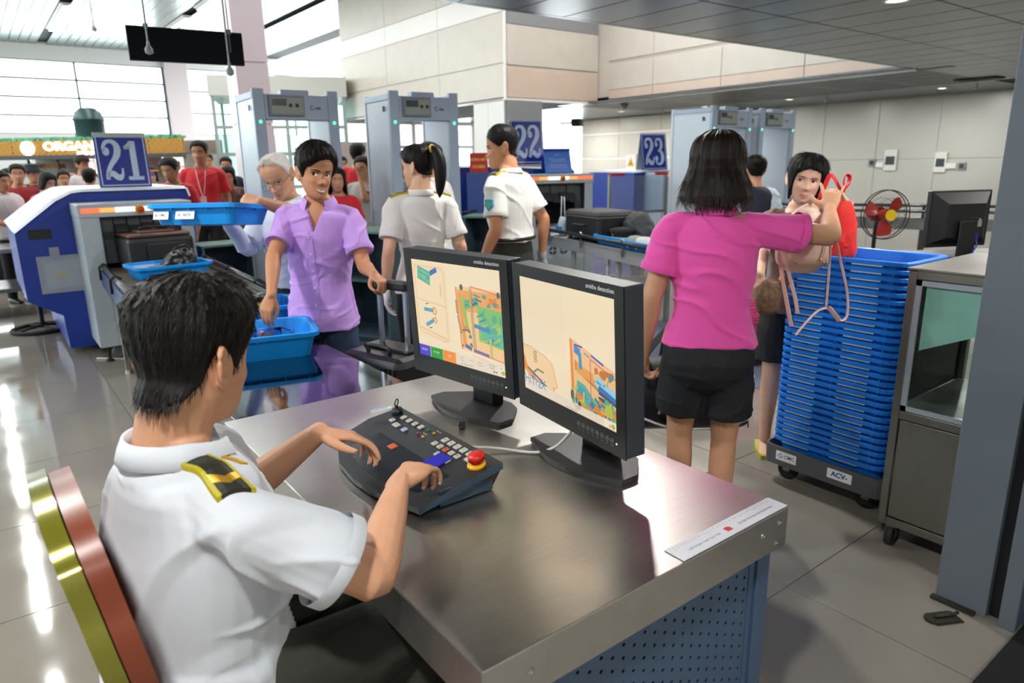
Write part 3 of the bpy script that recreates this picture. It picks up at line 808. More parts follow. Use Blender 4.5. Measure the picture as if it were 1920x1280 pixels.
        for q, (S, E, W, d, nrm, kw) in self.arms.items():
            ax = (E - S).cross(W - E); ax = ax.normalized() if ax.length > 1e-4 else V(1, 0, 0)
            P.append(loft([self.nk0 + self.R @ V(q * .03, 0, -.03), S, S + (E - S) * .35, E - (E - S) * .12, E, E + (W - E) * .25, E + (W - E) * .7, W + (W - E).normalized() * .01],
                          [(.06, .05), (.053 * g, .053 * g), (.047 * g, .049 * g), (.041 * g, .042 * g), (.039 * g, .040 * g), (.042 * g, .040 * g), (.032 * g, .030 * g), (.0265, .021)], ax, n=16))
            P += hand_prims(W, d, nrm, q if kw.get('flip') else -q, kw.get('scale', 1.0), kw.get('curl', (25, 30, 20)), kw.get('spread', 4), kw.get('thumb', (.75, .62, -.25)), kw.get('tcurl', 18), kw.get('per'), self.tips if kw.get('tips') else None)
        if bare_legs:
            for q, (h, k, a) in self.legs.items():
                P.append(loft([h, h + (k - h) * .4, k - (k - h) * .08, k + (a - k) * .06, k + (a - k) * .32, k + (a - k) * .75, a], [(.083, .09), (.074, .08), (.056, .060), (.052, .056), (.053, .060), (.037, .040), (.033, .038)], V(1, 0, 0), n=16))
                P.append(loft([a + V(0, -.04, -.055), a + V(0, .03, -.05), a + V(0, .13, -.065)], [(.032, .028), (.038, .026), (.042, .015)], V(1, 0, 0), n=12))
        HMi = np.array((self.M @ self.HM).inverted())
        def tone(co, no, me):
            p = co @ HMi[:3, :3].T + HMi[:3, 3]; x, y, z = p.T
            c = np.ones((len(co), 4), 'f'); fr = np.clip((y - .03) / .03, 0, 1)
            lip = np.exp(-(x / .021) ** 2 - ((z + .0725) / .0095) ** 2) * fr
            chk = np.exp(-((np.abs(x) - .042) / .018) ** 2 - ((z + .032) / .018) ** 2) * fr
            c[:, 1] *= 1 - .30 * lip - .06 * chk; c[:, 2] *= 1 - .28 * lip - .07 * chk
            near = (np.abs(x) < .1) & (np.abs(y) < .13) & (np.abs(z) < .14)
            c[~near] = 1
            at_ = me.color_attributes.new('tone', 'FLOAT_COLOR', 'POINT'); at_.data.foreach_set('color', c.ravel())
            return post(co, no, me) if post else None
        o = solid('body', P, self.vox, self.skin, self.root, smooth=3, post=tone, M=self.M)
        return o
    def face(self, iris=0.0, squint=1.0, brow=1.0, bt=1.0, smile=False, brows=BROW, irz=0.0, lash=True, mouth=True):
        FM = self.M @ self.HM; w = self.wide
        for q in (-1, 1):
            a, b = (.0185, .0465) if q > 0 else (-.0465, -.0185)
            h = .0062 * squint
            zf = lambda u, v: .0005 + (v - .5) * 2 * h * (max(0, 1 - (2 * u - 1) ** 2) ** .6) + .0015 * (u if q > 0 else 1 - u)
            e = patch((a, b), zf, .0024, FM, EYEW, 'eye', self.root, w)
            mb = MB(); cx = q * .0325 + iris; g = []
            for t in range(17):
                an = 2 * PI * t / 16; r = .0062 if t < 16 else 0
                x = cx + r * math.cos(an); z = .0012 + irz + max(-h * .95, min(h * .95, r * math.sin(an)))
                g.append(V(x, float(head_front(x, z, w)) + .0031, z))
            mb.add(g, [(i, (i + 1) % 16, 16) for i in range(16)], FM, 0, True)
            o = mb.build('iris', EYED); o.parent = e; o.matrix_parent_inverse = e.matrix_world.inverted()
            if lash: 
                l = patch((a - .001, b + .001), lambda u, v: .0012 + h * (max(0, 1 - (2 * u - 1) ** 2) ** .6) + (v) * .0022 + .0015 * (u if q > 0 else 1 - u), .0036, FM, BROW, 'eyelash', self.root, w, nv=2)
            a, b = (.0145, .052) if q > 0 else (-.052, -.0145)
            zb = lambda u, v: .0175 + brow * .0045 * math.sin(PI * min(1, (u if q > 0 else 1 - u) * .75)) + (v - .5) * .0075 * bt * (1 - .6 * (u if q > 0 else 1 - u))
            patch((a, b), zb, .0018, FM, brows, 'eyebrow', self.root, w, nv=3)
        if smile:
            patch((-.023, .023), lambda u, v: -.0715 + .0060 * (2 * u - 1) ** 2 + (v - .55) * .0105 * (max(0, 1 - (2 * u - 1) ** 2) ** .5), .0035, FM, TEETH, 'teeth', self.root, w)
            patch((-.026, .026), lambda u, v: -.0765 + .0085 * (2 * u - 1) ** 2 - v * .0065 * (max(0, 1 - (2 * u - 1) ** 2) ** .5), .0034, FM, LIP, 'lip', self.root, w, nv=3)
            patch((-.026, .026), lambda u, v: -.0655 + .0065 * (2 * u - 1) ** 2 + v * .0045 * (max(0, 1 - (2 * u - 1) ** 2) ** .5), .0032, FM, LIP, 'lip', self.root, w, nv=3)
        elif mouth:
            patch((-.022, .022), lambda u, v: -.0728 + .001 * (2 * u - 1) ** 2 - v * .0075 * (max(0, 1 - (2 * u - 1) ** 2) ** .5), .0014, FM, LIP, 'lip', self.root, w, nv=3)
            patch((-.022, .022), lambda u, v: -.0722 + .001 * (2 * u - 1) ** 2 + v * .0055 * (max(0, 1 - (2 * u - 1) ** 2) ** .5), .0012, FM, LIP, 'lip', self.root, w, nv=3)
    def shirt(self, matl, sleeve=.55, hem=-.06, loose=.012, amp=.006, freq=9, long=False, name='shirt', seed=1.0, flare=.02, belly=0, post=None, voxel=None, hemflat=True, sl_loose=.02, neck=.0, vneck=0.0, vw=.035, cuff=True):
        P = []
        sp = [self.pel + V(0, -.005, hem)] + [p for p in self.spine[1:]]; sp[1] = self.spine[1]
        tr = [(a + loose + (flare if i < 1 else 0), b + loose + (flare if i < 1 else 0) + (belly if 0 < i < 4 else 0)) for i, (a, b) in enumerate(self.trad)]
        if hem > -.03: sp = [self.spine[1] + V(0, 0, hem)] + self.spine[2:]; tr = tr[1:]; sd = self.sides[1:]
        else: sd = self.sides
        tr[-1] = (.070 + neck, .063 + neck); sp[-1] = sp[-1] - self.R @ V(0, 0, .008)
        P.append(loft(sp, tr, sd, n=28, r0=False, r1=False))
        g = self.g
        for q, (S, E, W, d, nrm, kw) in self.arms.items():
            ax = (E - S).cross(W - E); ax = ax.normalized() if ax.length > 1e-4 else V(1, 0, 0)
            pts = [self.nk0 + self.R @ V(q * .030, 0, -.036), S]; rr = [(.062, .058), (.064 * g, .064 * g)]
            if long: pts += [S + (E - S) * .4, E, E + (W - E) * .5, W - (W - E) * .06]; rr += [(.062 * g, .062 * g), (.052 * g, .052 * g), (.046, .044), (.038, .036)]
            elif sleeve: pts += [S + (E - S) * sleeve * .5, S + (E - S) * sleeve]; rr += [(.060 * g + sl_loose * .5, .060 * g + sl_loose * .4), (.052 * g + sl_loose, .052 * g + sl_loose * .8)]
            P.append(loft(pts, rr, ax, n=20, r1=False))
            if cuff and sleeve and not long:
                a, b = pts[-2], pts[-1]; t = (b - a).normalized(); s1 = (ax - t * ax.dot(t)).normalized(); q1 = t.cross(s1); cb = MB(); vs = []; n = 36
                for (dz, k) in ((-.026, .002), (-.024, .0020), (.002, .0020), (.003, .001), (.003, -.006), (-.012, -.012)):
                    vs += [b + t * dz + s1 * ((rr[-1][0] + k) * math.cos(2 * PI * j / n)) + q1 * ((rr[-1][1] + k) * math.sin(2 * PI * j / n)) for j in range(n)]
                cb.add(vs, [(i * n + j, i * n + (j + 1) % n, (i + 1) * n + (j + 1) % n, (i + 1) * n + j) for i in range(5) for j in range(n)], self.M, 0, True)
                self.piece(cb, 'cuff', matl)
        fo_ = folds(amp, freq, seed, M=self.M)
        def pp(co, no, me):
            co = fo_(co, no, me)
            if vneck:
                Mi = np.array((self.M @ Matrix.Translation(self.nk0) @ self.R.to_4x4()).inverted()); p = co @ Mi[:3, :3].T + Mi[:3, 3]
                zt = .02; t = (p[:, 2] - (zt - vneck)) / vneck
                inside = (p[:, 1] > -.01) & (t > 0) & (np.abs(p[:, 0]) < vw * np.clip(t, 0, 1.6) + .003)
                Mf = np.array(self.M @ Matrix.Translation(self.nk0) @ self.R.to_4x4()); p2 = p.copy(); p2[:, 1] = p[:, 1] * .45 - .01; p2[:, 2] -= .012
                w2 = p2 @ Mf[:3, :3].T + Mf[:3, 3]; co = np.where(inside[:, None], w2, co)
            return co
        self.top = solid(name, P, voxel or self.vox, matl, self.root, smooth=3, post=post or pp, M=self.M)
        return self.top
    def drape(self, obj, fn, nu, nv, ray, off, name, matl, label=None, thick=.0):
        """a thin cloth piece laid on a garment: fn(u, v) gives a local start point, ray the local direction towards the cloth"""
        d = (self.M.to_3x3() @ Vector(ray)).normalized(); inv = obj.matrix_world.inverted(); g = []; ok = True
        for i in range(nu + 1):
            for j in range(nv + 1):
                p = self.M @ Vector(fn(i / nu, j / nv)); hit, q, n, _ = obj.ray_cast(inv @ p, inv.to_3x3() @ d)
                g.append((obj.matrix_world @ q) - d * off if hit else None)
        last = next((q for q in g if q is not None), None)
        if last is None: return None
        for i, q in enumerate(g):
            if q is None: g[i] = last
            else: last = q
        m = nv + 1; n = len(g); mb = MB(); fs = [(i * m + j, (i + 1) * m + j, (i + 1) * m + j + 1, i * m + j + 1) for i in range(nu) for j in range(nv)]
        low = [q + d * (off + .004) for q in g]
        rim = [i * m for i in range(nu + 1)] + [nu * m + j for j in range(1, m)] + [i * m + nv for i in range(nu - 1, -1, -1)] + [j for j in range(nv - 1, 0, -1)]
        mb.add(g + low, fs + [(rim[k], rim[(k + 1) % len(rim)], n + rim[(k + 1) % len(rim)], n + rim[k]) for k in range(len(rim))], I4, 0, False)
        return self.piece(mb, name, matl, label)
    def trousers(self, matl, frac=1.0, loose=.012, amp=.005, name='trousers', waist=.07, voxel=None, taper=1.0, wl=None):
        wl = loose if wl is None else wl
        P = [loft([self.spine[0] - V(0, 0, .02), self.spine[1], self.spine[1] + (self.spine[2] - self.spine[1]) * (waist / .13)], [(a + loose, b + loose) for a, b in (self.trad[0],)] + [(a + wl, b + wl) for a, b in (self.trad[1], self.trad[2])], V(1, 0, 0), n=24, r1=False)]
        for q, (h, k, a) in self.legs.items():
            pts = [h, h + (k - h) * .45]; rr = [(.082 + wl, .092 + wl), (.078 + loose, .084 + loose)]
            if frac < .6:
                e = h + (k - h) * (frac * 2); pts = [h, h + (e - h) * .5, e]; rr = [(.084 + wl, .096 + wl), (.086 + loose * 1.4, .092 + loose * 1.4), (.084 + loose * 2, .088 + loose * 2)]
            else: pts += [k, k + (a - k) * .35, a + (a - k).normalized() * .02]; rr += [(.062 + loose, .064 + loose), ((.060 + loose) * taper, (.064 + loose) * taper), ((.050 + loose) * taper, (.055 + loose) * taper)]
            P.append(loft(pts, rr, V(1, 0, 0), n=18, r1=False))
        return solid(name, P, voxel or self.vox * 1.2, matl, self.root, smooth=3, post=folds(amp, 9, 5.0, M=self.M), M=self.M)
    def shoes(self, matl):
        for q, (h, k, a) in self.legs.items():
            o = solid('shoe', [loft([a + V(0, -.055, -.05), a + V(0, .02, -.04), a + V(0, .09, -.058), a + V(0, .155, -.066)], [(.035, .034), (.042, .042), (.045, .026), (.034, .016)], V(1, 0, 0), n=14)], .008, matl, self.root, smooth=2, M=self.M)
    def collar(self, matl, r=.062, h=.036, drop=.03, open_=26, name='collar', lift=-.012, leaf=.020):
        """folded shirt collar: stand, fold and leaf with pointed ends"""
        mb = MB(); n = 40; prof = [(0, 0, 0), (.002, .6, 0), (.004, 1.0, 0), (.010, 1.02, 0), (.004 + leaf * .7, .55, .5), (leaf + .004, .05, 1.0), (leaf, .0, 1.0)]
        c = self.nk0 + self.R @ V(0, .008, lift + .02); vs = []
        for i in range(n + 1):
            a = math.radians(180 - (180 - open_) + (2 * (180 - open_)) * i / n) ; e = abs(2 * i / n - 1) ** 5
            fwd = math.cos(a)
            for (dr, hh, lf) in prof:
                rr = r + dr + lf * e * .012; z = hh * h - lf * e * drop - .022 * max(0, fwd) - (.0 if lf else 0)
                vs.append(c + self.R @ V(math.sin(a) * rr, math.cos(a) * (rr + .004), z))
        m = len(prof)
        mb.add(vs, [(i * m + j, (i + 1) * m + j, (i + 1) * m + j + 1, i * m + j + 1) for i in range(n) for j in range(m - 1)], self.M, 0, True)
        o = mb.build(name, matl); o.parent = self.root; o.matrix_parent_inverse = self.root.matrix_world.inverted(); return o
    def hair(self, tab, thick, **kw):
        kw.setdefault('matl', HAIRB); kw.setdefault('wide', self.wide)
        return hair_prims(self.M @ self.HM, tab, thick, parent=self.root, **kw)
    def piece(self, mb, name, mats, label=None):
        """a part given in the figure's local frame already multiplied into world"""
        o = mb.build(name, mats, label=label); o.parent = self.root; o.matrix_parent_inverse = self.root.matrix_world.inverted(); return o
# ------------------------------------------------------------------ steel desk with the two monitors and the console
def steel_top(name, col, rough, scr=0.25):
    m = bpy.data.materials.new(name); m.use_nodes = True; nt = m.node_tree; N = nt.nodes; L = nt.links; b = N['Principled BSDF']
    b.inputs['Metallic'].default_value = 1.0
    tc = N.new('ShaderNodeTexCoord')
    def ns(scale, stretch, rot, det=6):
        mp = N.new('ShaderNodeMapping'); mp.inputs['Scale'].default_value = stretch; mp.inputs['Rotation'].default_value = (0, 0, rot)
        L.new(tc.outputs['Object'], mp.inputs[0]); n = N.new('ShaderNodeTexNoise'); n.inputs['Scale'].default_value = scale; n.inputs['Detail'].default_value = det
        L.new(mp.outputs[0], n.inputs['Vector']); return n.outputs['Fac']
    a = ns(30, (1, 22, 1), .5, 3); c = ns(36, (1, 26, 1), -.7, 3); w = ns(5, (1, 1, 1), 0, 2); fs_ = ns(14, (1, 30, 1), .25, 4)
    mx = N.new('ShaderNodeMath'); mx.operation = 'MAXIMUM'; L.new(a, mx.inputs[0]); L.new(c, mx.inputs[1])
    r = N.new('ShaderNodeMapRange'); r.inputs['From Min'].default_value = .35; r.inputs['From Max'].default_value = .7
    r.inputs['To Min'].default_value = rough * .85; r.inputs['To Max'].default_value = rough * 1.15; L.new(w, r.inputs['Value']); L.new(r.outputs[0], b.inputs['Roughness'])
    cr = N.new('ShaderNodeMapRange'); cr.inputs['From Min'].default_value = .3; cr.inputs['From Max'].default_value = .75
    cr.inputs['To Min'].default_value = .93; cr.inputs['To Max'].default_value = 1.05; L.new(fs_, cr.inputs['Value'])
    m2 = N.new('ShaderNodeMix'); m2.data_type = 'RGBA'; m2.blend_type = 'MULTIPLY'; m2.inputs[0].default_value = 1; m2.inputs[6].default_value = (*lin(col), 1)
    L.new(cr.outputs[0], m2.inputs[7]); L.new(m2.outputs[2], b.inputs['Base Color'])
    return m
DESKTOP = steel_top('scratched_steel_sheet', 'cfccc6', .345, .035)
APRON = steel_top('steel_apron', 'b9b8b5', .40, .04)
X0, X1d, Y0, Y1, ZT = .532, 1.42, .795, 2.25, .75
DC = V(X0, Y0, 0)
desk = thing('inspection_desk', 'large scratched stainless steel desk with perforated blue side panel', 'desk', DC)
w, l = X1d - X0, Y1 - Y0
MB().box((0, 0, ZT - .004), (w, l, ZT), ch=.0018).build('desktop', DESKTOP, desk)
MB().box((0, 0, ZT - .10), (w, .003, ZT - .003), ch=.001).build('apron', APRON, desk)
MB().box((0, .003, ZT - .10), (.003, l, ZT - .003), ch=.001).build('apron', APRON, desk)
MB().box((w - .003, .003, ZT - .10), (w, l, ZT - .003), ch=.001).build('apron', APRON, desk)
MB().box((0, l - .003, ZT - .10), (w, l, ZT - .003), ch=.001).build('apron', APRON, desk)
for (x, z) in ((w - .035, -.030), (w - .10, -.042), (w - .042, -.080), (.10, -.05), (.05, -.085)):
    MB().lathe([(.0075, 0), (.0072, .0022), (.0035, .0032), (.003, .0015), (.0001, .0015)], 14, T(x, 0, ZT + z) @ RX(PI / 2)).build('rivet', CHROME, desk)
DBLUE = mat('blue_powder_coat', '3d5672', .45, noise_amt=.05, noise_scale=8)
MB().box((w - .075, .02, 0), (w - .025, .07, ZT - .004), ch=.003).build('leg', DBLUE, desk)
MB().box((.025, .02, 0), (.075, .07, ZT - .004), ch=.003).build('leg', DBLUE, desk)
MB().box((w - .075, l - .07, 0), (w - .025, l - .02, ZT - .004), ch=.003).build('leg', DBLUE, desk)
MB().box((.025, l - .07, 0), (.075, l - .02, ZT - .004), ch=.003).build('leg', DBLUE, desk)
# perforated panel: each cell is a square with an eight sided hole, staggered
pn = MB(); px0, px1, pz0, pz1 = .082, w - .082, .06, ZT - .09; cs = .0315; hr = .0048
nx, nz = int((px1 - px0) / cs), int((pz1 - pz0) / cs)
mx_, mz_ = px0 + ((px1 - px0) - nx * cs) / 2, pz1 - nz * cs
for i in range(nx):
    for j in range(nz):
        cx, cz = mx_ + (i + .5) * cs, mz_ + (j + .5) * cs
        sq = [(cx + dx * cs / 2, cz + dz * cs / 2) for dx, dz in ((-1, -1), (0, -1), (1, -1), (1, 0), (1, 1), (0, 1), (-1, 1), (-1, 0))]
        off = .25 * cs * (1 if (i % 2) else -1)
        hl = [(cx + hr * math.cos(PI * (1.25 + k / 4)), cz + off + hr * math.sin(PI * (1.25 + k / 4))) for k in range(8)]
        vs = [(a, .030, b) for a, b in sq] + [(a, .030, b) for a, b in hl] + [(a, .0325, b) for a, b in hl]
        pn.add(vs, [(k, (k + 1) % 8, 8 + (k + 1) % 8, 8 + k) for k in range(8)] + [(8 + k, 8 + (k + 1) % 8, 16 + (k + 1) % 8, 16 + k) for k in range(8)])
pn.box((px0 - .008, .028, pz0 - .02), (mx_, .034, pz1 + .02)).box((mx_ + nx * cs, .028, pz0 - .02), (px1 + .006, .034, pz1 + .02)).box((px0, .028, pz0 - .02), (px1, .034, mz_))
pn.build('perforated_panel', DBLUE, desk)
MB().box((.08, .05, .1), (w - .08, .056, ZT - .12)).build('inner_panel', mat('inner_dark_panel', '1d232a', .7), desk)
MB().box((w - .06, .08, .2), (w - .052, l - .08, ZT - .12)).build('rear_panel', DBLUE, desk)

SM = {}
def scr(c, k=1.0):
    key = 'screen_' + c
    if key not in SM: SM[key] = mat(key, '050505', .25, emit=c, estr=.74)
    return SM[key]
class Screen:
    """flat picture on a display: thin coloured layers in u (right), v (up) metres"""
    def __init__(self, w, h): self.w, self.h = w, h; self.mb = MB(); self.m = []; self.k = 0
    def mi(self, c):
        q = scr(c)
        if q not in self.m: self.m.append(q)
        return self.m.index(q)
    def poly(self, pts, c):
        self.k += 1; z = .0002 + self.k * .000012
        self.mb.add([(p[0] * self.w, (1 - p[1]) * self.h, z) for p in pts], [tuple(range(len(pts)))], I4, self.mi(c)); return self
    def rect(self, u0, v0, u1, v1, c): return self.poly([(u0, v1), (u1, v1), (u1, v0), (u0, v0)], c)
    def line(self, pts, wd, c, closed=False):
        P = [V(p[0] * self.w, (1 - p[1]) * self.h, 0) for p in pts]; P = P + [P[0]] if closed else P; self.k += 1; z = .0002 + self.k * .000012; wd *= self.w / 2
        for a, b in zip(P[:-1], P[1:]):
            t = (b - a).normalized(); n = V(-t.y, t.x, 0) * wd; t = t * wd * .6
            self.mb.add([tuple(q + V(0, 0, z)) for q in (a - n - t, b - n + t, b + n + t, a + n - t)], [(0, 1, 2, 3)], I4, self.mi(c))
        return self
    def ell(self, u, v, ru, rv, c, n=14, a0=0): return self.poly([(u + ru * math.cos(-2 * PI * i / n), v + rv * math.sin(-2 * PI * i / n)) for i in range(n)], c)
    def text(self, s, u, v, size, c, align='CENTER', xs=1.0):
        self.k += 1; self.mb.text(s, size, T(u * self.w, (1 - v) * self.h, .0002 + self.k * .000012), self.mi(c), ext=0, align=align, xs=xs); return self
    def blobs(self, u0, v0, u1, v1, n, cols, seed, s=.03):
        r = random.Random(seed)
        for _ in range(n):
            u, v = r.uniform(u0, u1), r.uniform(v0, v1); a = r.random() * 3; 
            if r.random() < .5: self.line([(u, v), (min(u1, u + s * math.cos(a) * 1.6), min(v1, v + s * math.sin(a) * 1.4))], .008 + r.random() * .012, r.choice(cols))
            else: self.poly([(min(u1, max(u0, u + s * r.uniform(.4, 1) * math.cos(-t))), min(v1, max(v0, v + s * r.uniform(.4, 1) * math.sin(-t)))) for t in (0, 1.2, 2.2, 3.3, 4.4, 5.4)], r.choice(cols))
        return self
BG = 'f7e2bd'
def screen_a(S):
    S.rect(0, 0, 1, 1, BG).rect(0, .02, .42, .80, 'f5ddb4')
    S.line([(.04, .06), (.36, .06), (.385, .10), (.385, .78), (.34, .80), (.05, .74), (.03, .70), (.03, .1)], .012, 'eec79b', True)
    S.line([(.05, .08), (.35, .08), (.37, .12), (.37, .76)], .006, 'f0d0a8').line([(.03, .40), (.385, .44)], .010, 'eec09a').line([(.05, .70), (.36, .77)], .012, 'efb98a')
    S.rect(.325, .22, .345, .34, 'eec193')
    S.poly([(.06, .19), (.21, .25), (.225, .11), (.075, .06)], '57ad8d').poly([(.08, .17), (.2, .22), (.205, .13), (.09, .085)], '6fc0a0').line([(.09, .12), (.2, .16)], .008, '2f8f76').line([(.11, .09), (.10, .19)], .006, '3d9c82')
    S.rect(.165, .165, .2, .20, '4ea58b').poly([(.225, .15), (.31, .10), (.30, .055), (.22, .10)], '2f62b4')
    S.line([(.12, .50), (.22, .50)], .030, '5b9cb8').line([(.22, .47), (.25, .47), (.262, .50), (.25, .535), (.22, .53)], .014, 'e6a060')
    S.line([(.13, .66), (.22, .60)], .030, '5b9cb8').line([(.215, .58), (.245, .57), (.258, .60), (.24, .63)], .014, 'e6a060').line([(.14, .44), (.17, .435)], .008, '5d5a58').line([(.16, .69), (.19, .68)], .008, '5d5a58')
    # suitcase
    S.poly([(.52, .22), (.535, .82), (.99, .86), (1, .86), (1, .20), (.7, .19)], 'f4c98e').poly([(.53, .24), (1, .22), (1, .42), (.55, .44)], 'efa558').poly([(.53, .27), (.57, .27), (.60, .80), (.56, .80)], 'ee9a45')
    S.poly([(.56, .30), (.60, .29), (.635, .62), (.60, .62)], 'a3bb55').poly([(.50, .34), (.53, .34), (.535, .48), (.505, .48)], '8a9a4c').line([(.52, .5), (.54, .66)], .022, '3f7f9c').line([(.515, .22), (.54, .82)], .014, 'e58a3a')
    S.poly([(.60, .42), (.76, .36), (.75, .28), (.60, .33)], '5fae7c').line([(.61, .38), (.74, .32)], .008, '2f8f6c').poly([(.74, .70), (1, .74), (1, .38), (.74, .36)], '7fbf63').poly([(.78, .68), (1, .72), (1, .52), (.78, .50)], '5cb79c').blobs(.75, .40, .98, .70, 22, ['4fae8f', '93c65d', '3f94a5', 'a6c94f'], 3, .05)
    S.line([(.67, .22), (.68, .82)], .018, 'a9b558').line([(.86, .66), (.865, .84)], .022, 'c2bd57').line([(.70, .56), (.82, .58)], .030, '3f86c2').blobs(.60, .25, .98, .36, 20, ['e58030', 'f0a050', '4f9f8f', '3a5f70'], 8, .04)
    S.line([(.68, .81), (.83, .83)], .026, '4a6cae').line([(.59, .78), (.64, .80)], .03, '3c64a8').blobs(.55, .55, .66, .80, 8, ['5580a0', '6c6a60', 'd88440'], 4, .03).line([(.66, .86), (.90, .90)], .012, 'edd0a6')
    S.line([(1.0, .23), (.685, .19), (.70, .82), (1, .86)], .006, 'e2456a')
    for u, v in ((.58, .21), (.97, .23)): S.ell(u, v, .018, .03, '4d5a50')
    # tool bar
    S.rect(0, .885, 1, 1, 'eadbc6').rect(.0, .885, .145, 1, '4a37c8').rect(.15, .885, .30, 1, '18a020').rect(.305, .885, .455, 1, 'f58c18')
    for u, t in ((.07, 'RELEASE'), (.22, 'NO RISK'), (.38, 'RISK')): S.text(t, u, .935, .0085, 'eef0ee')
    for u, v, t, c in ((.53, .915, 'Speed', '6a625a'), (.53, .94, 'Count 1', '6a625a'), (.63, .92, 'Zoom', '8a827a'), (.73, .92, 'Mode', '6a625a'), (.73, .945, 'Inspection', 'd05a58'), (.86, .915, '10.09.2023', '4a4640'), (.86, .94, '10:49:21', '4a4640'), (.58, .975, 'user: Operator 0029', '5a544e')): S.text(t, u, v, .0068, c)
    S.poly([(.865, .97), (.885, .98), (.885, .96)], '2c2a28').poly([(.895, .98), (.915, .97), (.895, .96)], '2c2a28').rect(.925, .90, .995, .99, 'f4e6c8').ell(.975, .96, .02, .022, 'b9b74c').ell(.945, .965, .008, .012, 'f0c890').poly([(.94, .912), (.97, .914), (.955, .93)], '8fc8b0')
def screen_b(S):
    S.rect(0, 0, 1, 1, BG).rect(0, 0, .5, .6, 'f4dfbd')
    S.poly([(0, .60), (.0, .83), (.34, .95), (.40, .85), (.36, .68), (.28, .64), (.1, .60)], 'f3cf9c').line([(0, .60), (.1, .60), (.28, .64), (.34, .68), (.40, .86), (.385, .88)], .008, 'e9b080').poly([(0, .70), (.03, .80), (.12, .86), (.36, .95), (.36, .99), (.1, .90), (0, .82)], 'ef9a4a').line([(.0, .70), (.03, .79), (.13, .85)], .02, 'e8822c').line([(.36, .88), (.35, .99)], .016, 'efa662')
    S.line([(.05, .80), (.2, .87), (.31, .93)], .016, '5a5c86').line([(.12, .82), (.17, .78), (.24, .79)], .014, '7d8460').line([(.2, .89), (.30, .92)], .008, '3c3c50')
    for k in range(3): S.line([(.135, .70 - k * .035), (.165, .70 - k * .035), (.16, .72 - k * .035), (.13, .72 - k * .035)], .005, '6d665e', True)
    S.poly([(.55, .40), (.56, .98), (1, .98), (1, .56), (.6, .42)], 'f3c287').poly([(.555, .40), (.58, .41), (.59, .98), (.56, .98)], 'ec8a34').line([(.56, .40), (.72, .455), (.83, .50), (1, .56)], .008, 'efab74')
    S.poly([(.60, .64), (.86, .76), (.86, .70), (.60, .56)], 'c98a3e').poly([(.62, .66), (.80, .70), (.78, .62), (.62, .58)], 'e8a24e').poly([(.595, .50), (.66, .53), (.66, .46), (.60, .44)], '3f7fc8').line([(.655, .50), (.66, .61)], .03, '3f8fc0').line([(.60, .44), (.68, .44)], .012, '3a5fa0').line([(.70, .48), (.75, .50)], .008, '5a8a9a').line([(.77, .48), (.88, .52)], .014, '3d62b8')
    S.poly([(.60, .86), (.80, .94), (.82, .86), (.70, .74), (.62, .72)], '5fb0a0').poly([(.62, .84), (.72, .86), (.70, .78), (.63, .76)], '49a0b8').poly([(.79, .70), (1, .80), (1, .70), (.82, .62)], '9fd0e0').poly([(.82, .74), (1, .80), (1, .75), (.84, .69)], '3c7fc0').line([(.84, .75), (1, .80)], .02, '5a5668')
    S.poly([(.80, .86), (1, .96), (1, .84), (.84, .80)], 'e8903c').line([(.78, .83), (.88, .85), (.98, .92)], .02, '8fbf60').line([(.76, .86), (.86, .88), (.96, .96)], .022, '4fb090').line([(.80, .82), (.95, .87)], .012, '3a74c8').blobs(.60, .78, .98, .97, 34, ['e88a30', '5fb090', 'b9c450', '3a80b0', 'f0b060', '3a6470'], 6, .05).blobs(.80, .56, .98, .68, 10, ['e08a34', 'c77a30', '4a9080'], 9, .05)
    S.ell(.565, .86, .016, .045, '3a6a70').ell(.64, .92, .016, .03, '2a4a58').ell(.86, .955, .018, .03, '2a4858').line([(.76, .985), (.76, .51), (1, .60)], .006, 'e2456a').line([(.76, .96), (1, 1.0)], .006, 'e2456a')
    S.poly([(0, 1), (1, 1), (1, .955), (.6, .93), (0, .88)], 'ead9c4').poly([(0, 1), (1, 1), (1, .93), (0, .93)], 'ead9c4')
    S.text('HiTraX', .135, .905, .044, '3a8fb8', xs=.82).line([(.09, .875), (.15, .875)], .008, '3a8fb8')
    for u, v, t in ((.62, .945, '10.09.2023'), (.62, .962, '10:49:21'), (.55, .985, 'user: Operator 0029')): S.text(t, u, v, .0065, '6a605a')
    S.rect(.88, .94, .995, .995, 'f5ecd2').ell(.965, .97, .018, .02, 'b0bb50').ell(.935, .975, .01, .014, 'f0b870')
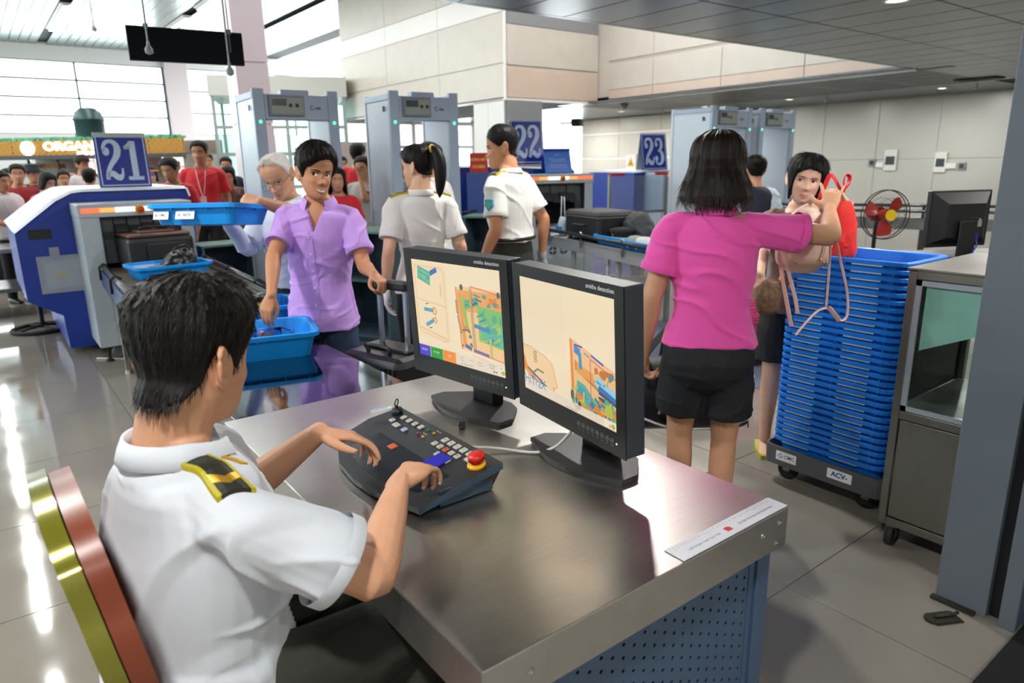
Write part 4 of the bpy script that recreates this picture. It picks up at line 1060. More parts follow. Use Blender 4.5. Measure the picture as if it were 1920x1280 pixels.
def monitor(label, c, yaw, tilt, base_c, base_yaw, content, sw):
    W_, H_ = .497, .431
    t = thing('monitor', label, 'monitor', V(base_c[0], base_c[1], ZT))
    Li = T(base_c[0], base_c[1], ZT).inverted()
    a = V(-math.sin(yaw), -math.cos(yaw), 0); n = V(-math.cos(yaw), math.sin(yaw), 0); up = V(0, 0, 1) * math.cos(tilt) - n * math.sin(tilt); nn = a.cross(up)
    M = Li @ basis(V(*c) - a * W_ / 2 - up * H_ / 2, a, up, nn)       # x right, y up, z towards the viewer
    BK = mat('black_bezel', '0b0c0e', .4, spec=.3); SIDE = mat('charcoal_housing', '28303a', .45)
    bz = (.034, .062, .034, .034)
    MB().box((0, 0, -.004), (bz[0], H_, 0), M).box((W_ - bz[2], 0, -.004), (W_, H_, 0), M).box((bz[0], 0, -.004), (W_ - bz[2], bz[1], 0), M).box((bz[0], H_ - bz[3], -.004), (W_ - bz[2], H_, 0), M).build('bezel', BK, t)
    MB().box((.001, .001, -.062), (W_ - .001, H_ - .001, -.004), M, ch=.003).box((.08, .08, -.085), (W_ - .08, H_ - .08, -.06), M, ch=.01).build('housing', SIDE, t)
    S = Screen(W_ - bz[0] - bz[2], H_ - bz[1] - bz[3]); content(S)
    for q in range(len(S.mb.v)): S.mb.v[q] = tuple(M @ (Vector(S.mb.v[q]) + V(bz[0], bz[1], -.0035)))
    S.mb.build('screen', S.m, t)
    MB().text('smiths detection', .0165, M @ T(W_ - .088, H_ - .0165, .0002), ext=.0001).build('lettering', mat('white_print', 'dcdfe2', .5), t)
    rg = MB()
    for k in range(8):
        rg.tube([(W_ - .052 - .020 * (7 - k) + .0062 * math.cos(q), .036 + .0062 * math.sin(q), .0004) for q in np.linspace(0, 2 * PI, 16, endpoint=False)], .0005, 4, 0, M, closed=True)
        rg.box((W_ - .054 - .020 * (7 - k), .0345, 0), (W_ - .050 - .020 * (7 - k), .0375, .0005), M).box((W_ - .056 - .020 * (7 - k), .0225, 0), (W_ - .048 - .020 * (7 - k), .0235, .0003), M)
    rg.build('touch_buttons', mat('grey_print', '7d8184', .5), t)
    MB().cyl((W_ - .034, .033, 0), (W_ - .034, .033, .0008), .0022, n=10, M=M).build('power_light', mat('green_led', 'b8f0b0', .4, emit='9af0a0', estr=3), t)
    # stand
    ca, sa = math.cos(base_yaw), math.sin(base_yaw); B = RZ(base_yaw)
    pts = [(-.10, -.105)]
    arc = [(-.085 - .055 * math.cos(s * PI / 2 * .92) + .02, s * .19) for s in np.linspace(-1, 1, 15)]
    poly = [(.075, -.12), (.095, -.07), (.095, .07), (.075, .12)] + [(.0, .185)] + [(-.055 - .055 * math.cos(s * PI / 2), s * .185) for s in np.linspace(1, -1, 15)] + [(.0, -.185)]
    BB = mat('dark_stand', '2a2a2c', .45)
    MB().prism([(p[0] * .97, p[1] * .97) for p in poly], .0, .006, B).prism(poly, .006, .017, B).build('stand_base', BB, t)
    MB().box((.028, -.055, .015), (.075, .055, .30), B, ch=.006).build('neck', BK, t)
    return t
monitor('left black monitor showing an orange x-ray scan of a suitcase and tray', (1.172, 1.838, 1.063), -.131, -.057, (1.232, 1.825), 0.07, screen_a, 1)
monitor('right black monitor showing a lettered x-ray scan, nearest the desk corner', (1.176, 1.322, 1.059), .122, -.05, (1.245, 1.30), 0.0, screen_b, 1)

# console
kc = thing('control_console', 'dark operator console with grey keys, blue pad and red stop button', 'keyboard', V(.80, 1.56, ZT))
KL = T(.80, 1.56, ZT).inverted()
def kz(x): return .020 + .052 * (x + .13) / .28
KM = Matrix(((1, 0, 0, 0), (0, 1, 0, 0), (.052 / .28, 0, 1, .020 + .052 * .13 / .28), (0, 0, 0, 1)))   # sloping top plane
CONS = mat('console_shell', '24292f', .36, bump=.04, bump_scale=900)
CONB = mat('console_side', '31475a', .42)
out = [(.15, -.262), (.15, .268), (.05, .285), (-.03, .262), (-.09, .20), (-.126, .11), (-.138, .0), (-.134, -.09), (-.115, -.18), (-.095, -.262)]
R_ = MB(); n = len(out)
vs = [(x, y, kz(x)) for x, y in out] + [(x * .985, y * .99, kz(x) - .016) for x, y in out] + [(x * .86, y * .93, .004) for x, y in out]
R_.add(vs, [tuple(range(n))[::-1] if False else tuple(range(n))] + [tuple(range(2 * n, 3 * n))[::-1]], I4, 0)
R_.add(vs, [(i, (i + 1) % n, n + (i + 1) % n, n + i)[::-1] for i in range(n)] + [(n + i, n + (i + 1) % n, 2 * n + (i + 1) % n, 2 * n + i)[::-1] for i in range(n)], I4, 0)
R_.build('shell', CONS, kc)
MB().add([(.15, -.2635, kz(.15)), (-.095, -.2635, kz(-.095)), (-.095, -.2635, kz(-.095) - .017), (.15, -.2635, kz(.15) - .017), (.15, -.262, kz(.15)), (-.095, -.262, kz(-.095)), (-.095, -.262, kz(-.095) - .017), (.15, -.262, kz(.15) - .017)],
         [(0, 1, 2, 3), (0, 4, 5, 1), (2, 6, 7, 3), (1, 5, 6, 2), (0, 3, 7, 4)]).box((-.03, -.252, .004), (.125, -.247, .045)).build('side_cheek', CONB, kc)
MB().prism([(-.06, -.20), (.03, -.20), (.03, .17), (-.06, .17), (-.09, .10), (-.10, 0), (-.09, -.1)][::-1], .0003, .0012, KM).build('palm_rest', mat('console_palm_rest', '20262c', .22), kc)
KEY = mat('grey_key', 'b9bab2', .5)
def key(x, y, sx=.017, sy=.017, m=KEY, name='key', txt=None):
    k = MB().box((x - sx / 2, y - sy / 2, .0), (x + sx / 2, y + sy / 2, .0045), KM, ch=.0012)
    o = k.build(name, m, kc)
    if txt: MB().text(txt, .010, KM @ T(x, y, .0046) @ RZ(-PI / 2), ext=.0001).build('legend', INK, o)
    return o
for k in range(4): key(.118, .190 - .034 * k, txt='1234'[k])
key(.088, .206, .015, .018, txt='F'); key(.080, .166, .016, .028, txt='<>'); key(.080, .118, .016, .018, mat('pale_violet_key', 'aab0d0', .5), txt='+')
for k in range(5): key(.120, -.040 - .030 * k, .019, .019, txt='◻' if False else 'ABCDE'[k])
for k in range(5): key(.092, -.030 - .028 * k, .016, .017, mat('red_key', 'b25a40', .5) if k == 2 else KEY, txt='FGHJK'[k])
key(.062, -.128, .018, .036, txt='OK'); key(.066, -.086, .016, .017, txt='X'); key(.10, -.180, .014, .022)
for (x, y, c) in ((.122, .052, '2f6a34'), (.122, .022, 'd99020'), (.092, .062, '8a2430'), (.092, .032, 'd99020')):
    key(x, y, .006, .010, mat('pilot_' + c, c, .4), 'pilot_light')
MB().text('X-RAY ON', .0055, KM @ T(.136, .02, .0004) @ RZ(-PI / 2), ext=.0001).text('POWER', .0055, KM @ T(.106, .045, .0004) @ RZ(-PI / 2), ext=.0001).build('lettering', mat('white_print', 'dcdfe2', .5), kc)
MB().box((.000, .045, .0), (.020, .072, .004), KM, ch=.001).build('key', mat('orange_red_key', 'c85538', .4), kc, label='orange red key under the left hand')
MB().box((.015, -.145, .001), (.075, -.090, .006), KM, ch=.0025).build('touch_pad', mat('blue_pad', '2a28b4', .25), kc, label='blue touch pad')
es = MB().lathe([(.024, 0), (.024, .008), (.018, .010)], 24, KM @ T(.098, -.222, 0)).build('stop_button_base', YELLOWP, kc, label='yellow collar')
MB().lathe([(.013, .009), (.013, .017), (.021, .019), (.022, .030), (.020, .034), (.0001, .035)], 24, KM @ T(.098, -.222, 0)).build('stop_button', REDP, kc, label='red mushroom button')
kk = MB().lathe([(.017, 0), (.017, .012), (.014, .016), (.0001, .016)], 20, KM @ T(.122, .238, 0)).build('key_switch', mat('dark_switch', '22282e', .35), kc)
MB().box((-.001, -.004, .016), (.001, .004, .026), KM @ T(.122, .238, 0) @ RZ(.6)).tube([(.011 * math.cos(q), 0, .034 + .010 * math.sin(q)) for q in np.linspace(0, 2 * PI, 14, endpoint=False)], .002, 6, 0, KM @ T(.122, .238, 0) @ RZ(.6), closed=True).build('key_in_lock', mat('dark_metal', '34383c', .3, .8), kk)
tagm = MB().box((-.062, -.007, .0), (.0, .007, .0025), KM @ T(.112, .252, .018) @ RZ(-.55)).box((-.060, -.004, .0025), (-.012, .004, .0028), KM @ T(.112, .252, .018) @ RZ(-.55), 1).build('key_tag', [mat('clear_white_plastic', 'dfe6ee', .2), mat('pale_blue_strip', '8fb4dc', .4)], kc)
# grey cable from the console to the right monitor
cb = [at(880, 838, z=.775), at(930, 840, z=.762), at(1000, 848, z=.756), at(1040, 838, z=.775), at(1068, 812, z=.83), at(1078, 800, z=.86)]
tag(MB().tube(catmull(cb, 6), .0045, 8).build('cable', mat('pale_grey_cable', 'c6c8c4', .4)), 'pale grey cable curving from the console to the right monitor', 'cable')
# dongle
dg = at(866, 800, z=.752)
t = thing('usb_dongle', 'small black plug lying on the desk by the left monitor base', 'plug', dg, .9)
MB().box((-.014, -.009, 0), (.014, .009, .014), ch=.003).build('body', mat('glossy_black', '101012', .2), t); MB().box((-.010, -.0095, .003), (.010, -.009, .011)).build('cap', RUBBER, t)
# ruler
t = thing('ruler', 'long white plastic ruler with red emblem along the desk edge', 'ruler', (1.04, .797, ZT))
MB().box((0, 0.0, .0005), (.378, .052, .003), ch=.0008).build('blade', mat('white_ruler', 'd3d6de', .25), t)
tk = MB()
for k in range(31): tk.box((.02 + k * .0112, .044 - (.005 if k % 5 else .008), .003), (.0207 + k * .0112, .046, .0031))
tk.build('graduation', INK, t)
MB().text('CAM DOAN THAT SAU TAN', .0085, T(.093, .020, .0031), ext=.00005).text('TIET KIEM THOI GIAN CHO KHACH HANG', .0085, T(.280, .020, .0031), ext=.00005, xs=.8).build('lettering', mat('navy_print', '26286a', .5), t)
MB().prism([(.168, .014), (.186, .014), (.188, .024), (.180, .030), (.168, .028)], .003, .0033).build('emblem', mat('red_emblem', 'c0281e', .5), t)

# officer's chair: arched back seen edge on
ch = thing('banquet_chair', 'olive framed chair with red brown cushion behind the seated officer', 'chair', (0.0, 1.16, 0))
OLV = mat('olive_lacquer', '7c7a26', .16, .35, coat=.5); CUSH = mat('red_brown_vinyl', '7a3a24', .35)
_a = math.radians(89); _fw = V(math.sin(_a), math.cos(_a), 0); _rt = V(math.cos(_a), -math.sin(_a), 0)
bpy.data.objects.remove(ch)
ch = thing('banquet_chair', 'olive framed chair with red brown cushion behind the seated officer', 'chair', M=basis(V(.128, 1.245, 0), _rt, _fw, V(0, 0, 1)))
LEAN = basis(V(0, .015, .375), V(1, 0, 0), V(0, -.16, 1).normalized(), V(0, -1, -.16).normalized())   # x across, y up the back, z rearwards
hwz = [(0, .19), (.22, .205), (.30, .207), (.345, .200), (.375, .190), (.41, .204), (.50, .208), (.545, .198), (.575, .184), (.61, .190), (.655, .172), (.69, .12), (.705, 0)]
def back_poly(k, top=0): return [(a * k, z * (k if z > .5 else 1)) for z, a in hwz] + [(-a * k, z * (k if z > .5 else 1)) for z, a in hwz[::-1][1:]]
MB().prism(back_poly(1.0), .008, .036, LEAN, smooth=True).build('back_frame', OLV, ch)
MB().prism(back_poly(.985), -.026, .006, LEAN, smooth=True).build('backrest', CUSH, ch)
MB().box((-.21, -.13, .44), (.21, .28, .48), ch=.015).build('seat', CUSH, ch)
for x in (-.19, .19):
    for y in (-.11, .26): MB().tube([(x, y, .45), (x * 1.05, y * 1.15, .0)], .012, 8).build('leg', OLV, ch)

# ------------------------------------------------------------------ trays
def rr(L, W, r, z, n=5):
    pts = []
    for cx, cy, a0 in ((L / 2 - r, W / 2 - r, 0), (-L / 2 + r, W / 2 - r, 90), (-L / 2 + r, -W / 2 + r, 180), (L / 2 - r, -W / 2 + r, 270)):
        for k in range(n): a = math.radians(a0 + 90 * k / (n - 1)); pts.append((cx + r * math.cos(a), cy + r * math.sin(a), z))
    return pts
def tray_shell(L, W, H, lip=.022, fl=.020, tp=.045, r=.05):
    rings = [rr(L - 2 * tp, W - 2 * tp, r * .8, 0), rr(L - 2 * fl, W - 2 * fl, r, H - lip), rr(L - .002, W - .002, r * 1.15, H - lip), rr(L, W, r * 1.2, H - .004), rr(L - .006, W - .006, r * 1.15, H),
             rr(L - 2 * fl - .004, W - 2 * fl - .004, r, H - .002), rr(L - 2 * fl - .010, W - 2 * fl - .010, r * .95, H - .008), rr(L - 2 * tp - .006, W - 2 * tp - .006, r * .75, .004)]
    mb = MB(); n = len(rings[0]); vs = [p for q in rings for p in q]
    fs = [(i * n + j, i * n + (j + 1) % n, (i + 1) * n + (j + 1) % n, (i + 1) * n + j) for i in range(len(rings) - 1) for j in range(n)]
    fs += [tuple(range(n))[::-1], tuple(range((len(rings) - 1) * n, len(rings) * n))]
    mb.add(vs, fs)
    for k in range(-2, 3):      # stiffening webs below the rim
        for s in (-1, 1):
            mb.cbox((k * L * .19, s * (W / 2 - fl * .5 - .002), H - lip - .004), (.004, fl * .8, .012)); 
    for k in (-1, 0, 1):
        for s in (-1, 1): mb.cbox((s * (L / 2 - fl * .5 - .002), k * W * .25, H - lip - .004), (fl * .8, .004, .012))
    return mb
def tray(label, M, L=.56, W=.40, H=.13, matl=None, texts=None, side=-1):
    t = thing('tray', label, 'tray', M=M)
    tray_shell(L, W, H).build('shell', matl or TRAYBLUE, t)
    return t
def tray_label(t, x, y, z, rot, w, h, txt, L=.56, W=.40, H=.13, mark=True, col=INKBLUE, sz=.5):
    M = T(x, y, z) @ rot
    MB().box((-w / 2, -h / 2, 0), (w / 2, h / 2, .0012), M).build('label', PAPER, t)
    mb = MB(); mb.text(txt, h * sz, M @ T(w * .10 if mark else 0, 0, .0013), ext=.0001, bold=.0004)
    if mark:
        for a in (0, PI / 2): mb.box((-.35 * h * .5, -.006 * h * 8, 0), (.35 * h * .5, .0, .0002), M @ T(-w * .32, 0, .0013) @ RZ(PI / 4 + a))
        mb.prism([(h * .2, 0), (0, h * .2), (-h * .2, 0), (-h * .16, 0), (0, h * .16), (h * .16, 0)], .0, .0002, M @ T(-w * .32, 0, .0013)).prism([(h * .2, 0), (h * .16, 0), (0, -h * .16), (-h * .16, 0), (-h * .2, 0), (0, -h * .2)][::-1], .0, .0002, M @ T(-w * .32, 0, .0013))
    mb.build('lettering', col, t)
UPX = RX(PI / 2)      # makes lettering stand on a face that looks to -y
# tray at the end of the table under the man's hand
TZ = .70
tb = at(585, 665, z=TZ)      # near right bottom corner
aT = math.radians(-14)
tr1 = tray('blue tray with a water bottle on the table, gripped by the man in lilac', T(tb.x, tb.y, TZ) @ RZ(aT) @ T(-.235, .155, 0), H=.118)
tray_label(tr1, -.10, .150, .068, RZ(PI) @ UPX @ RY(0) @ T(0, 0, 0), .2, .06, 'ACV', mark=True)
b = thing('water_bottle', 'clear water bottle with blue label lying in the tray on the table', 'bottle', M=T(tb.x, tb.y, TZ + .072) @ RZ(aT) @ T(-.17, .20, 0) @ RY(PI / 2))
CLEARP = glass('clear_plastic', (.93, .96, .98), .25, .06)
MB().lathe([(.001, -.11), (.028, -.108), (.032, -.10), (.031, -.08), (.033, -.075), (.031, -.06), (.033, -.055), (.033, .03), (.031, .035), (.033, .05), (.030, .07), (.014, .095), (.013, .105)], 20).build('body', CLEARP, b)
MB().lathe([(.0338, -.05), (.0338, .028)], 24).build('wrap_label', mat('blue_bottle_label', '1f55b0', .35, noise_amt=.6, noise_scale=30), b)
MB().lathe([(.014, .104), (.015, .118), (.0001, .119)], 14).build('cap', mat('blue_cap', '2a6ac8', .4), b)
MB().lathe([(.030, -.105), (.031, -.04), (.030, .03), (.026, .06)], 16).build('water', glass('water_fill', (.75, .82, .86), .3, .02), b)
rk = random.Random(4)
cl = MB()
for k in range(60):
    a = rk.random() * 6.28; r = .06 * math.sqrt(rk.random()); p = V(-.20 + r * math.cos(a) * 1.3, .115 + .8 * r * math.sin(a), .03 + .07 * rk.random() * (1 - r / .09))
    cl.ball(p, .016 + .008 * rk.random(), 7, sc=(1, 1, .7))
o = cl.build('lace_cloth', mat('brown_lace', '4a3528', .8, noise_amt=.5, noise_scale=90)); o.matrix_world = T(tb.x, tb.y, TZ) @ RZ(aT); o['kind'] = 'stuff'
tag(o, 'crumpled brown lace cloth in the tray beside the water bottle', 'cloth')
# second tray behind it with snack packets
t2c = at(470, 578, z=TZ + .10)
tr2 = tray('blue tray with yellow black snack packets behind the bottle tray', T(t2c.x - .02, t2c.y + .02, TZ) @ RZ(math.radians(-6)), H=.13)
for k, (dx, dy, rz, c) in enumerate(((-.10, .02, .3, 0), (.04, -.02, -.2, 1), (.10, .08, .9, 2))):
    t = thing('snack_packet', ['yellow and black snack packet at the left of the tray', 'yellow and black snack packet in the middle of the tray', 'shiny black pouch on top of the snack packets'][k], 'packet', M=tr2.matrix_world @ T(dx, dy, .075 + .03 * k) @ RZ(rz))
    pk = MB(); nn_ = 10; vs = []
    for sgn in (1, -1):
        for i in range(nn_ + 1):
            for j in range(nn_ + 1):
                u, v = i / nn_ * 2 - 1, j / nn_ * 2 - 1; vs.append((u * .10, v * .065, sgn * .022 * (1 - u ** 4) * (1 - v * v) + .004 * math.sin(u * 7 + v * 5 + k)))
    m_ = (nn_ + 1) ** 2; fs = []
    for i in range(nn_):
        for j in range(nn_):
            a_, b_, c_, d_ = i * (nn_ + 1) + j, (i + 1) * (nn_ + 1) + j, (i + 1) * (nn_ + 1) + j + 1, i * (nn_ + 1) + j + 1
            fs += [(a_, b_, c_, d_), (m_ + a_, m_ + d_, m_ + c_, m_ + b_)]
    pk.add(vs, fs, smooth=True).build('pouch', mat('black_foil', '15120e', .25) if c == 2 else mat('yellow_black_foil', '7a6414', .3, noise_amt=.9, noise_scale=22), t)
# tray held up by the old man
a1, a2 = at(318, 402, d=3.52), at(490, 398, d=3.40)
dxy = (a2 - a1); ah = math.atan2(dxy.y, dxy.x)
mid = (a1 + a2) / 2
tr3 = tray('empty blue tray with white labels lifted by the elderly man', T(mid.x, mid.y + .06, mid.z - .06) @ RZ(ah) @ RX(math.radians(-6)) @ RY(math.radians(-1)), L=.52, W=.36, H=.10)
tray_label(tr3, -.165, -.165, .045, UPX @ RX(math.radians(-14)), .085, .042, 'CMC', col=INK, sz=.4)
tray_label(tr3, -.03, -.165, .045, UPX @ RX(math.radians(-14)), .105, .042, 'ACV', sz=.5)

# ------------------------------------------------------------------ trolley with the tall stack of trays
L_, W_ = .545, .40
cx, cy = 2.945 + W_ / 2, 1.235 + L_ / 2
NS, PITCH_Z, Z0 = 29, .0320, .108
top_z = 1.13
HT = .125
def ordw(n):
    o = 'first second third fourth fifth sixth seventh eighth ninth tenth eleventh twelfth thirteenth fourteenth fifteenth sixteenth seventeenth eighteenth nineteenth'.split()
    return o[n - 1] if n < 20 else 'twentieth' if n == 20 else 'twenty ' + o[n - 21]
SH = tray_shell(L_, W_, HT, lip=.0185, fl=.026, tp=.040, r=.045).mesh('shell', TRAYBLUE2)
LB = MB().box((-.21, -W_ / 2 + .004, HT - .0255), (-.075, -W_ / 2 + .010, HT - .0190)).mesh('label', mat('worn_label', '9fb2c4', .6))
LB2 = MB().box((.03, -W_ / 2 + .004, HT - .0255), (.16, -W_ / 2 + .010, HT - .0190)).mesh('label', mat('worn_label', '9fb2c4', .6))
for k in range(NS):
    jx, jr = rnd.uniform(-.004, .004), rnd.uniform(-.006, .006)
    lab = 'blue tray, %s from the bottom of the tall stack on the dolly' % ordw(k + 1)
    if k in (0, NS - 1): lab = 'topmost open blue tray of the tall stack, under the red bag' if k == NS - 1 else 'lowest blue tray of the tall stack, resting on the grey dolly'
    t = thing('tray', lab, 'tray', M=T(cx + jx + .0006 * k, cy + jx * .7, Z0 + PITCH_Z * k - .0) @ RZ(-PI / 2 + jr), group='blue trays nested in the tall stack')
    o = bpy.data.objects.new('shell', SH); COL.objects.link(o); o.parent = t
    for q in (LB, LB2): o = bpy.data.objects.new('label', q); COL.objects.link(o); o.parent = t
dl = thing('dolly', 'grey plastic dolly on black casters under the tall tray stack', 'trolley', M=T(cx, cy, 0) @ RZ(-PI / 2))
DG = mat('grey_dolly_plastic', '55575b', .45)
bd = MB(); 
ro, ri = rr(L_ + .045, W_ + .04, .05, .095), rr(L_ + .05, W_ + .045, .05, .19)
bd.add(ro + ri + rr(L_ + .026, W_ + .018, .045, .19) + rr(L_ + .02, W_ + .012, .045, .106), [(i * 20 + j, i * 20 + (j + 1) % 20, (i + 1) * 20 + (j + 1) % 20, (i + 1) * 20 + j) for i in range(3) for j in range(20)] + [tuple(range(20))[::-1], tuple(range(60, 80))])
bd.build('deck', DG, dl)
MB().box((-L_ / 2, -W_ / 2, .098), (L_ / 2, W_ / 2, .107)).build('deck_floor', DG, dl)
for x in (-.20, .19):
    for y in (-.13, .13):
        fk = MB().cyl((x, y, .085), (x, y, .097), .028).box((x - .018, y - .022, .045), (x + .018, y - .018, .09)).box((x - .018, y + .018, .045), (x + .018, y + .022, .09)).cyl((x, y - .024, .05), (x, y + .024, .05), .006, n=8)
        c_ = fk.build('caster', STEEL_D, dl)
        MB().lathe([(.024, -.017), (.030, -.0175), (.0475, -.016), (.05, -.010), (.05, .010), (.0475, .016), (.030, .0175), (.024, .017)], 24, T(x, y, .05) @ RX(PI / 2)).build('tyre', RUBBER, c_)
        MB().lathe([(.0001, -.013), (.010, -.015), (.012, -.011), (.024, -.012), (.024, .012), (.012, .011), (.010, .015), (.0001, .013)], 20, T(x, y, .05) @ RX(PI / 2)).build('wheel_hub', CHROME, c_)
fy = -(W_ + .045) / 2 - .0005
for x, w, s in ((-.165, .105, 'CMC'), (.10, .115, 'ACV-')):
    M = T(x, fy, .148) @ UPX
    MB().box((-w / 2, -.023, 0), (w / 2, .023, .001), M).build('label', PAPER, dl)
    if s == 'CMC':
        MB().text(s, .024, M @ T(.018, 0, .0011), ext=.0001, bold=.0004).build('lettering', INK, dl)
        D = MB()
        for q in range(4): D.box((-.004, .006, 0), (.013, .0095, .0003), M @ T(-.030, 0, .0011) @ RZ(PI / 4 + q * PI / 2))
        D.build('emblem', mat('blue_emblem', '1c6fc4', .5), dl)
    else: MB().text(s, .033, M @ T(0, 0, .0011), ext=.0001, bold=.0012).build('lettering', INKBLUE, dl)

# ------------------------------------------------------------------ glazed steel cabinet
CBX, CBY0, CBY1, CBX1 = 2.74, .40, 1.145, 3.36
cb_ = thing('glazed_cabinet', 'stainless steel cabinet with glass window and casters beside the tray stack', 'cabinet', (CBX, CBY1, 0))
wc, dc = CBX1 - CBX, CBY1 - CBY0          # local: x into the cabinet, y negative along the front
CST = steel_top('cabinet_steel', '8d8a83', .42, .04)
fr = .03
for (x, y) in ((0, -fr), (0, -dc), (wc - fr, -fr), (wc - fr, -dc)): MB().box((x, y, .10), (x + fr, y + fr, 1.135), ch=.003).build('frame_post', CST, cb_)
for z in (.10, .555, 1.105):
    MB().box((0, -dc + fr, z), (fr, -fr, z + .035), ch=.003).build('frame_rail', CST, cb_)
    for y in (-fr, -dc): MB().box((fr, y, z), (wc - fr, y + fr, z + .035), ch=.003).build('frame_rail', CST, cb_)
MB().box((-.006, -dc - .006, 1.138), (wc + .006, .006, 1.147), ch=.002).build('top_plate', CST, cb_)
MB().box((.004, -dc + fr + .004, .139), (.012, -fr - .004, .551), ch=.002).build('door', CST, cb_)
MB().box((.02, -dc + .004, .139), (wc - .02, -dc + .01, .551)).box((.02, -.01, .139), (wc - .02, -.004, .551)).box((wc - .012, -dc + .02, .139), (wc - .004, -.02, .59)).build('side_panels', CST, cb_)
wf_ = MB(); AL = mat('aluminium_frame', 'c2ccd6', .35, .6)
for (y0, y1, z0, z1) in ((-dc + fr, -dc + fr + .02, .592, 1.103), (-fr - .02, -fr, .592, 1.103), (-dc + fr, -fr, .592, .612), (-dc + fr, -fr, 1.083, 1.103)): wf_.box((.002, y0, z0), (.012, y1, z1))
wf_.build('window_frame', AL, cb_)
GL = glass('cabinet_glass', (.88, .97, .95), .16, .01)
MB().box((.006, -dc + fr + .018, .61), (.009, -fr - .018, 1.085)).build('pane', GL, cb_)
MB().box((fr + .004, -.012, .60), (wc - fr, -.009, 1.10)).build('pane', GL, cb_)
MB().box((fr, -dc + .012, .592), (wc - .02, -.014, .598)).build('shelf', CST, cb_)
MB().add([(.018, -.062, 1.08), (.018, -.36, 1.08), (.018, -.36, .975), (.018, -.062, .835), (.0185, -.062, 1.08), (.0185, -.36, 1.08), (.0185, -.36, .975), (.0185, -.062, .835)], [(0, 1, 2, 3), (4, 7, 6, 5), (0, 4, 5, 1), (3, 2, 6, 7)]).build('paper', mat('mint_paper', 'b4d6ce', .6, noise_amt=.05, noise_scale=14), cb_)
pf = MB()
for i in range(12):
    for j in range(18): pf.cyl((wc - .022, -dc + .12 + .04 * i, .63 + .025 * j), (wc - .024, -dc + .12 + .04 * i, .63 + .025 * j), .004, n=6)
o = pf.build('perforations', mat('painted_hole_light', 'c9d2d4', .5), cb_); o['kind'] = 'stuff'  # pale discs: the light through the holes is put into their colour
MB().box((wc - .022, -dc + .03, .60), (wc - .016, -.42, 1.10)).build('back_plate', mat('dark_back_plate', '15191b', .5), cb_)
for (x, y) in ((.04, -.045), (wc - .05, -.045), (.04, -dc + .05), (wc - .05, -dc + .05)):
    c_ = MB().cyl((x, y, .085), (x, y, .10), .026).box((x - .016, y - .022, .045), (x + .02, y - .018, .088)).box((x - .016, y + .018, .045), (x + .02, y + .022, .088)).build('caster', STEEL_D, cb_)
    MB().lathe([(.0001, -.012), (.012, -.014), (.02, -.011), (.034, -.012), (.036, -.016), (.045, -.012), (.046, 0), (.045, .012), (.036, .016), (.034, .012), (.02, .011), (.012, .014), (.0001, .012)], 24, T(x, y, .046) @ RX(PI / 2)).build('tyre', mat('grey_tyre', '2c2b29', .6), c_)

# ------------------------------------------------------------------ painted steel column at the right
COLP = mat('slate_blue_column_paint', '67727d', .42, noise_amt=.06, noise_scale=5, bump=.04, bump_scale=120)
pc = structure(MB().box((2.54, .672, 0), (2.80, .833, LOW_Z + .02), ch=.004).build('column_steel', COLP))
MB().box((2.575, .632, 0), (2.78, .672, LOW_Z)).build('column_channel', mat('dark_channel', '33363a', .35, .6), pc)
MB().box((2.53, .583, 0), (2.80, .632, LOW_Z + .02), ch=.003).build('column_flange', COLP, pc)
MB().box((2.60, .30, 0), (2.64, .583, LOW_Z)).build('column_web', mat('blue_web_paint', '41607c', .3, .3), pc)
MB().box((2.518, .70, .0), (2.54, .84, .012)).build('column_foot', mat('dark_rust_plate', '2e2822', .7), pc)
fbm = at(1778, 1155, z=0)
t = thing('floor_bolt_plate', 'dark metal floor bolt plate at the foot of the column', 'plate', (fbm.x - .02, fbm.y, 0), -.5)
MB().box((-.055, -.03, 0), (.045, .03, .004)).prism([(-.05 + .028 * math.cos(q), .028 * math.sin(q)) for q in np.linspace(PI / 2, 3 * PI / 2, 10)] + [(.03, -.028), (.03, .028)], .004, .009).build('plate', mat('dark_rust_plate', '2e2822', .7), t)
MB().tube([(-.045, 0, .012), (.03, 0, .014), (.045, .0, .02)], .006, 8).build('bolt', mat('worn_dark_steel', '3a3936', .4, .8), t)
mt = thing('floor_mat', 'black rubber mat with worn edge in the lower right corner', 'mat', (2.16, .36, 0))
MB().box((0, -1.2, .0005), (1.6, .215, .012), ch=.004).build('pad', mat('black_rubber_mat', '0d0e10', .75, noise_amt=.5, noise_scale=4), mt)
# ------------------------------------------------------------------ numerals of the lane signs (slab serif), in a box .62 wide and 1 high
def ribbon(mb, pts, M, m=0, z=.0, th=.002):
    P = catmull([V(a, b, w) for a, b, w in pts], 6); L = []; R = []
    for i, p in enumerate(P):
        t = V(*(P[min(i + 1, len(P) - 1)] - P[max(i - 1, 0)])[:2], 0).normalized(); n = V(-t.y, t.x, 0) * (p.z / 2)
        L.append((p.x + n.x, p.y + n.y)); R.append((p.x - n.x, p.y - n.y))
    k = len(P); vs = [(a, b, z + th) for a, b in L] + [(a, b, z + th) for a, b in R]
    mb.add(vs, [(i, k + i, k + i + 1, i + 1) for i in range(k - 1)], M, m)
def disc(mb, x, y, r, M, z=.0, th=.002, m=0): mb.add([(x + r * math.cos(2 * PI * i / 18), y + r * math.sin(2 * PI * i / 18), z + th) for i in range(18)], [tuple(range(18))], M, m)
def rectp(mb, x0, y0, x1, y1, M, z=.0, th=.002): mb.add([(x0, y0, z + th), (x1, y0, z + th), (x1, y1, z + th), (x0, y1, z + th)], [(0, 1, 2, 3)], M)
